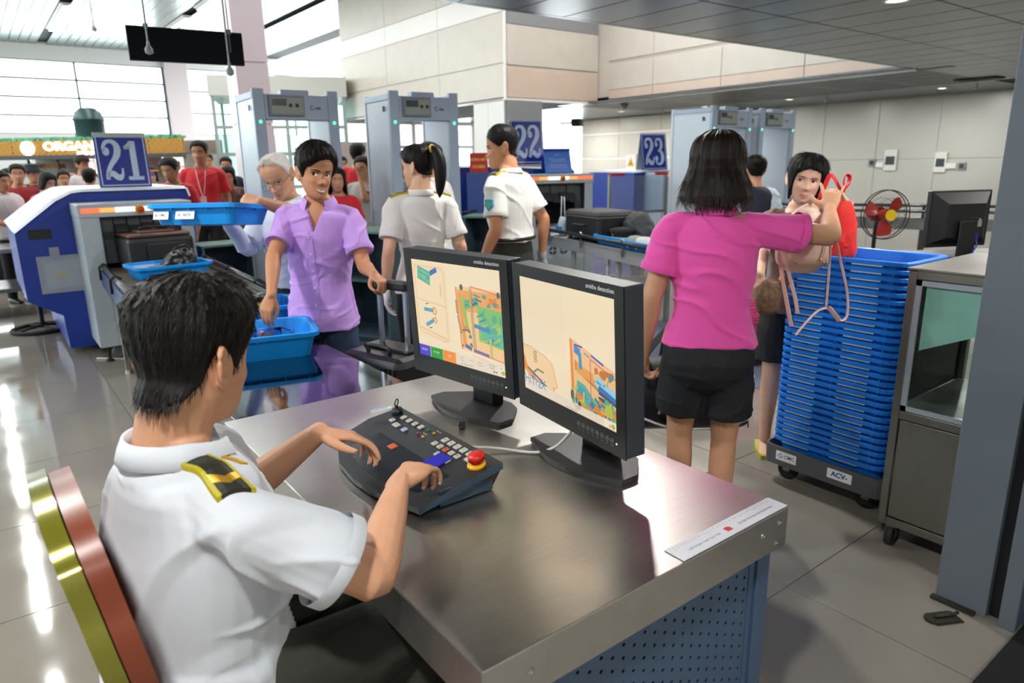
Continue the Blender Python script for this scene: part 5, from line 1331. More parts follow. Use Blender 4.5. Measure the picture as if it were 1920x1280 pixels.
def digit(mb, d, M):
    if d == '2':
        disc(mb, .135, .715, .105, M)
        ribbon(mb, [(.07, .72, .08), (.075, .82, .10), (.15, .93, .10), (.28, .965, .09), (.40, .93, .13), (.475, .82, .19), (.465, .68, .20), (.38, .54, .16), (.25, .40, .13), (.15, .26, .12), (.10, .12, .12), (.085, .02, .11)], M)
        ribbon(mb, [(.08, .07, .10), (.16, .165, .13), (.26, .16, .16), (.37, .085, .16), (.47, .075, .14), (.54, .16, .08), (.555, .30, .05)], M)
    elif d == '1':
        rectp(mb, .22, .05, .41, .97, M); rectp(mb, .08, .0, .55, .09, M)
        ribbon(mb, [(.06, .80, .07), (.16, .83, .11), (.27, .93, .10)], M); rectp(mb, .06, .775, .24, .855, M)
    elif d == '3':
        disc(mb, .13, .76, .085, M); disc(mb, .11, .24, .10, M)
        ribbon(mb, [(.06, .78, .06), (.13, .91, .09), (.27, .96, .08), (.40, .90, .14), (.445, .77, .18), (.40, .63, .14), (.28, .535, .08), (.20, .53, .06)], M)
        ribbon(mb, [(.20, .53, .06), (.30, .525, .08), (.43, .45, .15), (.485, .30, .20), (.43, .12, .16), (.28, .03, .08), (.13, .07, .08), (.035, .22, .06)], M)
    elif d == '4':
        rectp(mb, .30, .05, .47, .97, M); rectp(mb, .18, .0, .58, .08, M); rectp(mb, .02, .22, .60, .33, M); ribbon(mb, [(.36, .95, .10), (.20, .62, .10), (.06, .28, .10)], M)
SBLUE = mat('lane_sign_blue', '1f2f96', .32); SWHITE = mat('lane_sign_pale', 'c9dcf4', .4); SBACK = mat('lane_sign_back', 'b9c6c4', .45)
def lane_sign(label, M, num, w, h, lean=.16, both=True):
    t = thing('lane_sign', label, 'sign', M=M)
    F = RX(PI / 2 - lean)
    P = T(0, 0, 0) @ F                                     # x right, y up the plate, z towards the viewer
    mb = MB().box((-w / 2, 0, -.008), (w / 2, h, 0), P, ch=.002); mb.build('front_plate', SBLUE, t)
    B = T(0, 2 * h * math.sin(lean), 0) @ RX(PI / 2 + lean)
    MB().box((-w / 2, 0, 0), (w / 2, h, .008), B, ch=.002).build('rear_plate', SBACK, t)
    e = MB(); g = w * .035; b = w * .022
    for (x0, y0, x1, y1) in ((-w / 2 + g, g, w / 2 - g, g + b), (-w / 2 + g, h - g - b, w / 2 - g, h - g), (-w / 2 + g, g + b, -w / 2 + g + b, h - g - b), (w / 2 - g - b, g + b, w / 2 - g, h - g - b)): e.box((x0, y0, 0), (x1, y1, .0012), P)
    e.build('border', SWHITE, t)
    d = MB(); dh = h * .74; sx = w * .80 / 1.24
    for k, c in enumerate(num): digit(d, c, P @ T(-w * .41 + k * .62 * sx + .01, h * .13, 0) @ Matrix.Diagonal((sx, dh, 1, 1)))
    d.build('numeral', SWHITE, t)
    return t
SCG = mat('scanner_grey_paint', 'a9b6bf', .4, noise_amt=.04, noise_scale=4); SCB = mat('scanner_blue_paint', '16389a', .38, noise_amt=.04, noise_scale=3); SCW = mat('scanner_white_rim', 'dde6ee', .35)
LEAD = mat('lead_curtain', '2c3035', .45, bump=.15, bump_scale=14)
EMR = mat('lit_bar_red', 'ff4a2a', .4, emit='ff5a34', estr=1.7); EMO = mat('lit_bar_orange', 'ff8a3a', .4, emit='ff8440', estr=1.7); EMWH = mat('lit_bar_white', 'ffffff', .4, emit='ffffff', estr=2.2)
def scanner(label, M, w=.83, top=1.28, belt=.78, poly=None, depth=1.55, tun=(.14, .73, 1.18), full=True, curtain=True):
    """x-ray machine: grey tunnel frame in front, blue body behind; x right, y away, z up"""
    t = thing('xray_scanner', label, 'scanner', M=M)
    x0, x1, zt = tun
    MB().box((0, 0, .13), (x0, .5, top), ch=.008).build('side_jamb', SCG, t)
    MB().box((x1, 0, .13), (w, .5, top), ch=.008).build('side_jamb', SCG, t)
    MB().box((-.004, -.012, zt), (w + .004, .496, top + .004), ch=.008).build('header', SCG, t)
    MB().box((x0 - .005, .004, .13), (x1 + .005, .5, belt - .03), ch=.006).build('lower_housing', SCG, t)
    MB().box((x0, .42, belt - .03), (x1, .46, zt)).build('tunnel_back', mat('tunnel_dark', '0d0f11', .8), t)
    for q in (x0 - .001, x1 - .004): MB().box((q, .002, belt - .03), (q + .005, .42, zt)).build('tunnel_lining', mat('tunnel_lining', '3a4046', .5), t)
    if curtain:
        n = 6; sw = (x1 - x0) / n
        for k in range(n):
            zb = belt + .03 if (k < 1 or k > 4) else belt + .26 + .02 * (k % 2)
            pts = [(0.0, zt), (.01, zt - .12), (.0 + .02 * (k % 2), (zt + zb) / 2), (.02 if k in (0, 5) else .10, zb)]
            cm = MB(); a, b = x0 + sw * k + .004, x0 + sw * (k + 1) - .004; y = .06 + .012 * (k % 2)
            vs = [(xx, y - dy, z) for dy, z in pts for xx in (a, b)] + [(xx, y - dy + .006, z) for dy, z in pts for xx in (a, b)]
            fs = []
            for q in range(3): i = q * 2; fs += [(i, i + 1, i + 3, i + 2)[::-1], (8 + i, 8 + i + 1, 8 + i + 3, 8 + i + 2), (i, i + 2, 8 + i + 2, 8 + i), (i + 1, 8 + i + 1, 8 + i + 3, i + 3)]
            cm.add(vs, fs).build('curtain_strip', LEAD, t)
    zb = top - .045
    for a, b, m in ((.0, .16, EMR), (.16, .30, EMO), (.30, .62, EMWH), (.62, .76, EMO), (.76, 1.0, EMR)):
        MB().box((.02 + (w - .04) * a, -.018, zb - .016), (.02 + (w - .04) * b, -.011, zb + .016)).build('light_bar', m, t)
    e = MB().lathe([(.036, 0), (.036, .018), (.030, .020)], 18, T(w * .52, -.018, zb - .004) @ RX(PI / 2)).build('emergency_stop', YELLOWP, t)
    MB().lathe([(.012, .02), (.024, .026), (.024, .040), (.0001, .044)], 16, T(w * .52, -.018, zb - .004) @ RX(PI / 2)).build('stop_knob', mat('orange_red_knob', 'd0481c', .4), e)
    if poly:
        MB().prism([(x, z) for x, z in poly], -depth - .5, -.5, RX(PI / 2)).build('body', SCB, t)
        # pale rim that caps the sloping and flat top edges
        tp = [p for p in poly if p[1] > 1.0]; tp.sort()
        rim = MB()
        for a, b in zip(tp[:-1], tp[1:]):
            d_ = V(b[0] - a[0], 0, b[1] - a[1]); n_ = V(-d_.z, 0, d_.x).normalized() * .022
            rim.add([(a[0], .46, a[1]), (b[0], .46, b[1]), (b[0] + n_.x, .50, b[1] + n_.z), (a[0] + n_.x, .50, a[1] + n_.z), (a[0], depth + .5, a[1]), (b[0], depth + .5, b[1]), (b[0] + n_.x, depth + .5, b[1] + n_.z), (a[0] + n_.x, depth + .5, a[1] + n_.z)], [(0, 1, 2, 3), (3, 2, 6, 7), (0, 4, 5, 1), (4, 7, 6, 5), (0, 3, 7, 4), (1, 5, 6, 2)])
        rim.build('rim', SCW, t)
    for x in (.06, w - .06):
        MB().cyl((x, .06, .0), (x, .06, .02), .032, .026, 12).cyl((x, .06, .02), (x, .06, .13), .012, n=8).build('foot', RUBBER, t)
        MB().lathe([(.0001, -.02), (.02, -.022), (.055, -.018), (.06, 0), (.055, .018), (.02, .022), (.0001, .02)], 18, T(x + (.09 if x < w / 2 else -.09), .12, .06) @ RX(PI / 2)).build('caster', mat('grey_caster', '6b6e70', .5), t)
    return t
S1 = T(.64, 6.40, 0)
poly1 = [(-.41, 1.06), (-.10, 1.30), (.02, 1.36), (.10, 1.37), (.91, 1.37), (.93, 1.30), (.93, .06), (-.17, .06), (-.18, .35), (-.41, .50)]
sc1 = scanner('blue and grey x-ray machine of lane 21 with brown suitcase at its mouth', S1, poly=poly1)
MB().box((-.32, .494, 1.00), (-.16, .5, 1.08), RY(-.0) @ T(0, 0, 0)).build('handle_slot', mat('black_slot', '101215', .5), sc1)
pch = MB().box((-.30, .488, .55), (.02, .492, .86)).build('document_pouch', glass('pouch_plastic', (.85, .88, .95), .3, .12, haze=.3), sc1)
MB().box((-.26, .4925, .59), (.015, .4935, .82)).build('document', mat('white_document', 'c4cee6', .6), sc1)
MB().box((-.175, .4915, .67), (-.085, .4922, .735)).build('yellow_note', mat('yellow_note', 'c9bd2e', .6), sc1)
MB().box((-.20, .4925, .86), (-.13, .4935, .93)).build('tape', glass('pouch_plastic', (.85, .88, .95), .3, .12, haze=.18), sc1)
mk = MB(); mk.box((.50, -.002, .42), (.58, .005, .50)).box((.53, -.002, .34), (.57, .005, .38)).box((.525, -.002, .27), (.575, .005, .31)).build('socket_plate', mat('dark_socket', '23282c', .5), sc1)
tag(MB().tube(catmull([(1.20, 6.39, .26), (1.22, 6.33, .2), (1.2, 6.30, .08), (1.12, 6.28, .008), (.95, 6.3, .008), (.62, 6.6, .008)], 6), .008, 8).build('power_cable', mat('pale_grey_cable', 'c6c8c4', .4)), 'grey power cable from the scanner of lane 21 to the floor', 'cable')
lane_sign('blue lane sign reading 21 on top of the nearest scanner', T(1.10, 6.98, 1.395) @ RZ(-.02), '21', .40, .46, lean=.10)

# conveyor in front of scanner 21: belt, side rails, apron
CA = math.atan2(-.11, -2.04) + PI
cv = thing('belt_conveyor', 'outfeed conveyor of lane 21 with ribbed belt and black side rails', 'conveyor', (1.13, 6.40, 0), -math.atan2(.09, 2.05) * 1.0)
BELT = mat('ribbed_belt', '5d564e', .7, noise_amt=.05, noise_scale=8)
cw = .35
MB().box((-cw, -2.0, .735), (cw, .35, .75)).build('belt', BELT, cv)
rb = MB()
for k in range(110): rb.box((-cw + .02, -1.98 + k * .021, .75), (cw - .02, -1.968 + k * .021, .7525))
o = rb.build('belt_ribs', mat('belt_rib', '746c62', .7), cv); o['kind'] = 'stuff'
for s in (-1, 1):
    MB().box((s * (cw + .03) - .025, -2.02, .64), (s * (cw + .03) + .025, .02, .765), ch=.004).build('side_beam', mat('navy_beam', '1c2f66', .4) if s < 0 else STEEL_D, cv)
    MB().tube([(s * (cw + .03), .02, .80), (s * (cw + .03), -2.02, .80)], .020, 12).build('guide_rail', mat('black_rail', '22252a', .25), cv)
    MB().box((s * (cw + .03) - .008, -2.02, .765), (s * (cw + .03) + .008, .02, .785)).build('rail_strip', CHROME, cv)
    for y in (-.12, -.9, -1.7): MB().tube([(s * (cw + .065), y, .70), (s * (cw + .065), y, .80), (s * (cw + .03), y, .825), (s * (cw - .005), y, .80)], .009, 8).build('rail_clip', RUBBER, cv)
    for y in (-.45, -1.9):
        MB().box((s * cw - .02, y - .02, .03), (s * cw + .02, y + .02, .64), ch=.003).cyl((s * cw, y, 0), (s * cw, y, .03), .03, .022, 12).build('leg', STEEL, cv)
# end table with mirror-like top
te = thing('outfeed_table', 'mirror bright steel table between conveyor and desk', 'table', (.60, 2.258, 0))
MIR = mat('mirror_steel', '8c9196', .055, 1.0, noise_amt=.04, noise_scale=3, bump=.015, bump_scale=6)
tw, tl = .665, 2.14
MB().box((0, 0, TZ - .004), (tw, tl, TZ), ch=.0015).build('table_top', MIR, te)
for (a, b) in (((0, 0), (.004, tl)), ((tw - .004, 0), (tw, tl)), ((.004, tl - .004), (tw - .004, tl)), ((.004, 0), (tw - .004, .004))): MB().box((a[0], a[1], TZ - .08), (b[0], b[1], TZ - .003)).build('apron', STEEL_D, te)
for x in (.03, tw - .07):
    for y in (.04, tl - .08): MB().box((x, y, .03), (x + .04, y + .04, TZ - .004), ch=.003).cyl((x + .02, y + .02, 0), (x + .02, y + .02, .03), .03, .022, 12).build('leg', STEEL, te)

# brown suitcase leaving the tunnel, tray with a black bag
sk = thing('suitcase', 'brown and black suitcase emerging from the scanner tunnel', 'suitcase', M=T(1.13, 6.33, .755) @ RZ(.10))
SKB = mat('black_nylon', '1b1c1f', .5, bump=.08, bump_scale=300); SKR = mat('brown_vinyl', '6d4a42', .38, noise_amt=.15, noise_scale=6)
MB().box((-.25, -.22, .03), (.25, .36, .27), ch=.035).build('body', SKB, sk)
MB().box((-.235, -.20, .268), (.235, .34, .295), ch=.013).build('lid', SKR, sk)
MB().box((-.14, -.12, .295), (.14, .16, .312), ch=.01).build('pocket', SKR, sk)
MB().box((-.12, -.238, .07), (.18, -.218, .22), ch=.012).build('front_pocket', SKB, sk)
MB().tube(catmull([(-.10, -.02, .312), (-.08, -.02, .335), (.08, -.02, .335), (.10, -.02, .312)], 4), .010, 8).build('handle', mat('black_handle', '141416', .4), sk)
MB().cyl((.03, .06, .312), (.03, .06, .318), .022, n=14).build('badge', mat('orange_badge', 'b86a4a', .4), sk)
for x in (-.22, .22):
    for y in (-.19, .33): MB().ball((x, y, .016), .016, 10).build('wheel', RUBBER, sk)
MB().box((-.16, -.21, .29), (-.06, -.18, .30), ch=.003).build('tag_plate', CHROME, sk)
trc = at(305, 528, z=.76)
tr4 = tray('blue tray with a black bag riding the conveyor of lane 21', T(1.10, 5.72, .753) @ RZ(.12), L=.55, W=.40, H=.11)
tray_label(tr4, -.10, .150, .065, RX(math.radians(108)), .22, .055, 'CMC', col=INK, sz=.45)
bb = thing('black_bag', 'crumpled black bag standing in the tray on the conveyor', 'bag', M=T(1.20, 5.75, .765) @ RZ(.12))
o = solid('body', [ellipsoid((0, 0, .09), (.12, .09, .085)), ellipsoid((.05, .03, .13), (.07, .06, .06)), ellipsoid((-.07, -.02, .06), (.08, .07, .055))], .010, mat('black_leatherette', '121214', .32), None, smooth=3, post=folds(.02, 16, 2.0)); o.parent = bb
MB().tube(catmull([(-.05, 0, .16), (-.03, 0, .20), (.05, .01, .21), (.08, .01, .17)], 4), .008, 6).build('handle', mat('black_leatherette', '121214', .32), bb)

# ------------------------------------------------------------------ walk-through gates
GTW = mat('gate_white_panel', 'c9d4df', .35); GTG = mat('gate_grey_blue', 'a3b4ca', .4)
def gate(label, M, w, dep, h, leds=True):
    t = thing('metal_detector_gate', label, 'gate', M=M)         # x right, y away, origin at front left
    pw = .10
    for k, x in enumerate((0, w - pw)):
        MB().box((x + .008, .03, .02), (x + pw - .008, dep - .03, h - .03), ch=.006).build('side_panel', GTW, t)
        MB().box((x, 0, 0), (x + pw, .045, h + .025), ch=.006).build('front_post', GTG, t)
        MB().box((x, dep - .045, 0), (x + pw, dep, h + .01), ch=.006).build('rear_post', GTW, t)
        MB().box((x - .004, 0.02, h - .06), (x + pw + .004, dep - .02, h), ch=.006).build('top_cap', GTG, t)
        MB().box((x - .012, -.02, 0), (x + pw + .012, dep + .02, .03), ch=.006).build('base_plate', GTG, t)
        MB().cyl((x + pw / 2, -.003, h - .26), (x + pw / 2, .002, h - .26), .013, n=12).build('indicator_light', mat('green_indicator', '30e080', .4, emit='30f090', estr=4), t)
        MB().box((x - .006 if k == 0 else x + pw, .12, h - .16), (x if k == 0 else x + pw + .006, .15, h - .11)).build('latch', mat('black_slot', '101215', .5), t)
    MB().box((pw, .0, h - .24), (w - pw, .16, h - .02), ch=.008).build('crossbar', GTG, t)
    MB().box((pw + .01, .16, h - .14), (w - pw - .01, dep - .05, h - .04)).build('crossbar_roof', GTW, t)
    bx0, bx1 = pw + .03, pw + (w - 2 * pw) * .60
    MB().box((bx0, -.025, h - .21), (bx1, .0, h - .03), ch=.006).build('control_unit', mat('control_grey', '6f7b86', .4), t)
    MB().box((bx0 + .02, -.028, h - .19), (bx1 - .012, -.025, h - .05)).build('keypad', mat('control_panel', '8f988f', .4), t)
    MB().box((bx0 + .03, -.030, h - .12), (bx0 + .16, -.028, h - .06)).build('display', mat('dark_display', '2c3a40', .2), t)
    for k in range(2): MB().box((bx0 + .18 + k * .06, -.031, h - .13), (bx0 + .21 + k * .06, -.028, h - .10)).build('button', INK, t)
    lx = (bx1 + w - pw) / 2
    MB().tube([(lx - .035 + .018 * math.cos(q), -.001, h - .13 + .018 * math.sin(q)) for q in np.linspace(.6, 2 * PI, 14)], .003, 5).text('eia', .045, T(lx + .02, -.0005, h - .13) @ UPX, ext=.0002, bold=.001).build('lettering', mat('navy_print', '26286a', .5), t)
    hb = MB().box((w * .33, .02, h - .03), (w * .66, .12, h + .025), ch=.01); hb.build('top_module', GTG, t)
    return t
def gate_from(label, pf0, pf1, z, dep, dw=None):
    a, b = at(*pf0, z=z), at(*pf1, z=z); d = b - a; rz = -.045; q = V(a.x, a.y, 0); ux = V(math.cos(rz), math.sin(rz), 0); r_ = ray(*pf1); k = (q.x * r_[1] - q.y * r_[0]) / (ux.y * r_[0] - ux.x * r_[1])
    return gate(label, T(a.x, a.y, 0) @ RZ(rz), k, dep, z)
gate_from('grey walk-through metal detector behind the man in lilac', (472, 170), (632, 172), 2.2, .62)
gate_from('grey walk-through metal detector beside the woman officer', (729, 174), (858, 178), 2.2, .60)
g3 = at(1337, 201, z=2.2); g4 = at(1424, 204, z=2.2)
gate('pale blue gate behind the woman in pink, left one of two', T(g3.x, g3.y, 0) @ RZ(.05), .95, .66, 2.2)
gate('pale blue gate behind the girl, right one of two', T(g4.x + .2, g4.y + .1, 0) @ RZ(.05), .95, .66, 2.2)

# ------------------------------------------------------------------ open shelf cabinets beside the gates
TEAL = mat('teal_grey_board', '4d6672', .5, noise_amt=.05, noise_scale=5); TEALD = mat('dark_teal_board', '24394a', .5); GTOP = mat('green_linoleum_top', '5b8076', .5)
def open_shelf(label, M, w, d, h):
    t = thing('shelf_cabinet', label, 'cabinet', M=M); th = .022
    MB().box((0, 0, 0), (th, d, h - th)).build('side_board', TEAL, t); MB().box((w - th, 0, 0), (w, d, h - th)).build('side_board', TEAL, t)
    MB().box((-.01, -.01, h - th), (w + .01, d + .01, h), ch=.003).build('top_board', GTOP, t)
    MB().box((th, d - .01, .05), (w - th, d, h - th)).build('back_board', TEALD, t)
    for z in (.05, h * .55): MB().box((th, .01, z), (w - th, d - .01, z + th)).build('shelf_board', TEAL, t)
    MB().box((th, .02, 0), (w - th, .04, .05)).build('plinth', TEALD, t)
    return t
a = at(374, 462, z=.82); b_ = at(461, 450, z=.82)
open_shelf('teal open shelf cabinet between lane 21 and the first gate', T(a.x + .02, a.y, 0) @ RZ(.08), (b_ - a).length, .40, .82)
a = at(668, 428, z=1.0); b_ = at(727, 430, z=1.0)
open_shelf('teal open shelf cabinet between the two gates behind the suitcase handle', T(a.x - .25, a.y + .1, 0) @ RZ(math.atan2(b_.y - a.y, b_.x - a.x)), (b_ - a).length + .3, .42, 1.0)
a = at(868, 405, z=1.0); b_ = at(925, 405, z=1.0)
open_shelf('teal open shelf cabinet left of the walking officer', T(a.x, a.y, 0) @ RZ(math.atan2(b_.y - a.y, b_.x - a.x)), (b_ - a).length, .40, 1.0)
bx = at(893, 397, z=1.02)
t = thing('handheld_detector', 'small black handheld detector on the shelf cabinet left of the officer', 'detector', (bx.x, bx.y + .15, 1.0), .4)
MB().box((-.12, -.03, 0), (.04, .03, .025), ch=.008).build('paddle', BLACKP, t); MB().tube([(.03, 0, .014), (.16, 0, .016)], .014, 8).build('handle', BLACKP, t)

# ------------------------------------------------------------------ lane 22 and 23
A22 = math.atan2(.62, 2.54)
f22 = at(1002, 425, z=.78)
M22 = T(f22.x, f22.y, 0) @ RZ(-A22) @ T(-.10, 0, 0)
poly22 = [(-.95, 1.50), (-.20, 1.50), (.90, 1.44), (.93, 1.36), (.93, .06), (-.95, .06)]
sc2 = scanner('grey and blue x-ray machine of lane 22 with round vents below', M22, w=.92, top=1.40, belt=.80, depth=1.5, poly=poly22, tun=(.12, .80, 1.29))
for k in range(4):
    x = .20 + k * .155; v_ = MB()
    for q in range(4): v_.prism([(.052 * math.cos(a), .052 * math.sin(a)) for a in np.linspace(q * PI / 2 + .12, (q + 1) * PI / 2 - .12, 7)] + [(.012, .012) if q == 0 else (-.012, .012) if q == 1 else (-.012, -.012) if q == 2 else (.012, -.012)], 0, .006, T(x, .004, .47) @ RX(PI / 2))
    v_.build('fan_vent', mat('dark_vent', '2e3338', .6), sc2)
lane_sign('blue lane sign reading 22 behind the male officer', M22 @ T(.32, .62, 1.53) @ RZ(-.05), '22', .46, .56, lean=.16)
bs = thing('notice_board', 'bright blue slanted notice with white text on the scanner of lane 22', 'sign', M=M22 @ T(.60, .30, 1.415))
MB().box((-.19, -.0, 0), (.19, .008, .27), RX(-.28)).build('front_plate', mat('notice_blue', '1668d0', .35), bs)
MB().box((-.19, .14, 0), (.19, .148, .27), RX(.26)).build('rear_plate', mat('notice_blue_dark', '1a3fa0', .35), bs)
nt_ = MB()
for k, (s, z) in enumerate((('LƯU Ý', .225), ('Để hành lý, giày, thắt lưng', .175), ('vào khay trước khi soi', .15), ('Please put your belongings', .10), ('in the tray before screening', .075))): nt_.text(s, .030 if k == 0 else .022, T(0, -.0008, 0) @ RX(-.28) @ T(0, -.0006, z) @ UPX, ext=.0002)
nt_.build('lettering', SWHITE, bs)
# red sign on a blue upright panel left of the officer
rp = at(880, 400, d=8.2); rq = at(882, 320, d=8.2)
t = thing('blue_screen_panel', 'plain blue upright panel below the red and yellow sign', 'panel', (rp.x - .02, rp.y, 0), -.55)
MB().box((0, 0, .08), (.62, .04, rq.z - .02), ch=.004).build('panel', mat('panel_blue', '3a58a0', .4), t); MB().box((0, -.08, 0), (.05, .12, .08)).box((.57, -.08, 0), (.62, .12, .08)).build('foot', STEEL_D, t)
t = thing('red_notice', 'red notice with yellow capitals standing on the blue panel', 'sign', M=T(rp.x + .02, rp.y - .01, rq.z - .02) @ RZ(-.55))
MB().box((0, 0, 0), (.21, .008, .22), ch=.002).build('plate', mat('notice_red', 'd0202c', .4), t)
MB().text('DỪNG MÁY', .040, T(.105, -.0008, .145) @ UPX, ext=.0003, bold=.0015, xs=.95).text('CLOSED', .046, T(.105, -.0008, .065) @ UPX, ext=.0003, bold=.0015, xs=.9).build('lettering', mat('notice_yellow', 'f0d030', .5), t)
# steel conveyor of lane 22 running towards the woman in pink
c22a = at(1010, 440, z=.74); c22b = at(1262, 492, z=.74)
dv = c22b - c22a; Lc = dv.length + .3; ang = math.atan2(dv.y, dv.x)
cs = thing('steel_conveyor', 'long steel roller conveyor of lane 22 with suitcase and trays on it', 'conveyor', M=T(c22a.x, c22a.y, 0) @ RZ(ang))      # x along, y away
MB().box((0, 0, .64), (Lc, .02, .76), ch=.003).build('side_beam', STEEL_L, cs); MB().box((0, .62, .64), (Lc, .64, .76), ch=.003).build('side_beam', STEEL_L, cs)
MB().box((0, .02, .70), (Lc, .62, .715)).build('bed', STEEL_D, cs)
for k in range(int(Lc / .085)): MB().cyl((.05 + k * .085, .02, .735), (.05 + k * .085, .62, .735), .022, n=10).build('roller', STEEL, cs)
for y in (-.03, .67): MB().tube([(.25, y, .825), (Lc, y, .825)], .018, 10).build('guide_rail', mat('grey_black_rail', '3a3c3e', .3, .5), cs)
for x in (.32, 1.05, 1.85, 2.6):
    if x < Lc:
        MB().tube([(x, -.02, .70), (x + .03, -.035, .86), (x + .05, -.03, .82)], .014, 8).build('rail_bracket', CHROME, cs)
for x in (.75, 1.65, 2.55, 3.1):
    if x < Lc:
        for y in (.03, .59): MB().box((x, y, 0), (x + .05, y + .04, .62), ch=.003).build('leg', STEEL_L, cs)
MB().box((.70, .05, .30), (.78, .60, .33)).build('brace', STEEL, cs)
for (x, z) in ((.13, .735), (.13, .665), (.20, .735), (.20, .665), (.04, .70)): MB().cyl((x, -.004, z), (x, .0, z), .008, n=8).build('bolt', CHROME, cs)
MC = cs.matrix_world.copy()
bpy.context.view_layer.update(); MC = cs.matrix_world.copy()
t = thing('suitcase', 'large black suitcase on the conveyor of lane 22', 'suitcase', M=MC @ T(.85, .32, .757) @ RZ(.05))
MB().box((-.34, -.24, .02), (.34, .24, .30), ch=.04).build('body', SKB, t); MB().box((-.335, -.235, .245), (.335, .235, .285), ch=.02).build('lid', mat('dusky_brown_nylon', '4a3c3a', .6), t)
MB().tube([(-.342, -.243, .24), (.342, -.243, .24), (.342, .243, .24), (-.342, .243, .24)], .005, 6, closed=True).build('zip', mat('zip_grey', '6a6a6c', .5), t)
MB().tube(catmull([(-.10, -.245, .16), (-.09, -.27, .16), (.09, -.27, .16), (.10, -.245, .16)], 4), .010, 8).build('handle', BLACKP, t)
for x in (-.30, .30): MB().cyl((x, -.2, .018), (x, -.16, .018), .018, n=10).build('wheel', RUBBER, t)
t = thing('backpack', 'dark grey crumpled backpack behind the suitcase of lane 22', 'bag', M=MC @ T(1.36, .46, .757))
o = solid('body', [ellipsoid((0, 0, .15), (.2, .13, .15)), ellipsoid((.1, -.02, .1), (.15, .1, .1))], .014, mat('charcoal_nylon', '34383c', .6), None, smooth=3, post=folds(.02, 12, 3)); o.parent = t
tr5 = tray('blue tray with a black officer cap on the conveyor of lane 22', MC @ T(1.42, .26, .757) @ RZ(.04), L=.54, W=.42, H=.09)
cp_ = thing('peaked_cap', 'black peaked cap with yellow braid lying in the blue tray', 'cap', M=MC @ T(1.42, .24, .80) @ RZ(-.3))
MB().lathe([(.09, 0), (.092, .05), (.125, .085), (.12, .105), (.07, .118), (.0001, .12)], 26).build('crown', mat('black_felt', '15161a', .8), cp_)
MB().tube([(.094 * math.cos(q), .094 * math.sin(q), .022) for q in np.linspace(0, 2 * PI, 24, endpoint=False)], .011, 6, closed=True).build('band', mat('yellow_braid', 'b4a80e', .5), cp_)
MB().prism([(.085 * math.cos(q), .085 * math.sin(q)) for q in np.linspace(-2.6, -.5, 12)] + [(.13 * math.cos(q), .15 * math.sin(q)) for q in np.linspace(-.6, -2.5, 12)], .0, .006).build('visor', mat('glossy_black', '101012', .2), cp_)
MB().ball((0, -.098, .055), .018, 10, sc=(1, .4, 1)).build('badge', GOLD if 'GOLD' in globals() else mat('gold_braid', 'd9a93a', .35, .7), cp_)
tr6 = tray('blue tray with grey shoes on the conveyor of lane 22', MC @ T(1.98, .22, .757) @ RZ(.02), L=.54, W=.42, H=.09)
for k, (dx, lab) in enumerate(((-.09, 'left grey shoe in the tray beside the woman in pink'), (.05, 'right pale shoe in the tray beside the woman in pink'))):
    t = thing('shoe', lab, 'shoe', M=tr6.matrix_world if False else MC @ T(1.98 + dx, .16, .775) @ RZ(.9))
    o = solid('upper', [loft([V(-.10, 0, .06), V(-.04, 0, .065), V(.05, 0, .045), V(.12, 0, .03)], [(.035, .05), (.04, .05), (.042, .035), (.034, .022)], V(0, 1, 0))], .008, mat('grey_shoe_cloth', '9aa09c' if k == 0 else 'd0d0c8', .8) if k == 0 else mat('pale_shoe_cloth', 'd6d4ca', .8), None, smooth=3); o.parent = t
    MB().box((-.135, -.042, 0), (.15, .042, .02), ch=.01).build('sole', mat('white_sole', 'e2e0da', .6), t)
t = thing('plastic_bag', 'white and blue plastic bag hanging in the scanner mouth of lane 22', 'bag', M=MC @ T(.30, .16, .757))
o = solid('body', [loft([V(0, 0, .02), V(0, 0, .10), V(.01, 0, .17)], [(.075, .05), (.085, .05), (.08, .03)], V(1, 0, 0))], .008, mat('white_blue_film', 'c9dcea', .3), None, smooth=2, post=folds(.008, 16, 6)); o.parent = t
MB().box((-.07, -.057, .03), (.07, -.050, .10), ch=.003).build('print', mat('sky_blue_print', '3b9ad8', .4), t)
for x in (-.05, .05): MB().tube([(x, 0, .17), (x * .6, 0, .42)], .006, 6).build('strap', mat('white_film', 'e2e8ee', .4), t)

# lane 23: screen panels, scanner and sign
f23 = at(1245, 430, d=11.0)
A23 = .22
M23 = T(f23.x, f23.y, 0) @ RZ(-A23)
sc3 = scanner('x-ray machine of lane 23 partly hidden behind the woman in pink', M23 @ T(-.05, 0, 0), w=1.0, top=1.36, belt=.80, depth=1.4, poly=[(-.2, 1.36), (1.15, 1.40), (1.15, .06), (-.2, .06)], tun=(.14, .86, 1.22))
lane_sign('blue lane sign reading 23 standing on the next scanner', M23 @ T(.10, .42, 1.40) @ RZ(-.10), '23', .46, .58, lean=.2)
gp = thing('glass_guard', 'scratched clear guard panel with red top edge before lane 23', 'panel', M=M23 @ T(-1.06, -.05, 0))
MB().box((0, 0, .80), (1.0, .012, 1.33)).build('pane', glass('scratched_acrylic', (.80, .86, .93), .25, .08, haze=.14), gp)
for x in (-.02, 1.0): MB().box((x, -.02, 0), (x + .04, .03, 1.36), ch=.003).build('post', STEEL, gp)
MB().box((-.02, -.02, 1.33), (.25, .03, 1.37), ch=.006).box((.82, -.02, 1.33), (1.04, .03, 1.37), ch=.006).build('red_cap', REDP, gp)
MB().box((0, .0, .76), (1.0, .02, .80)).build('lower_rail', STEEL, gp)
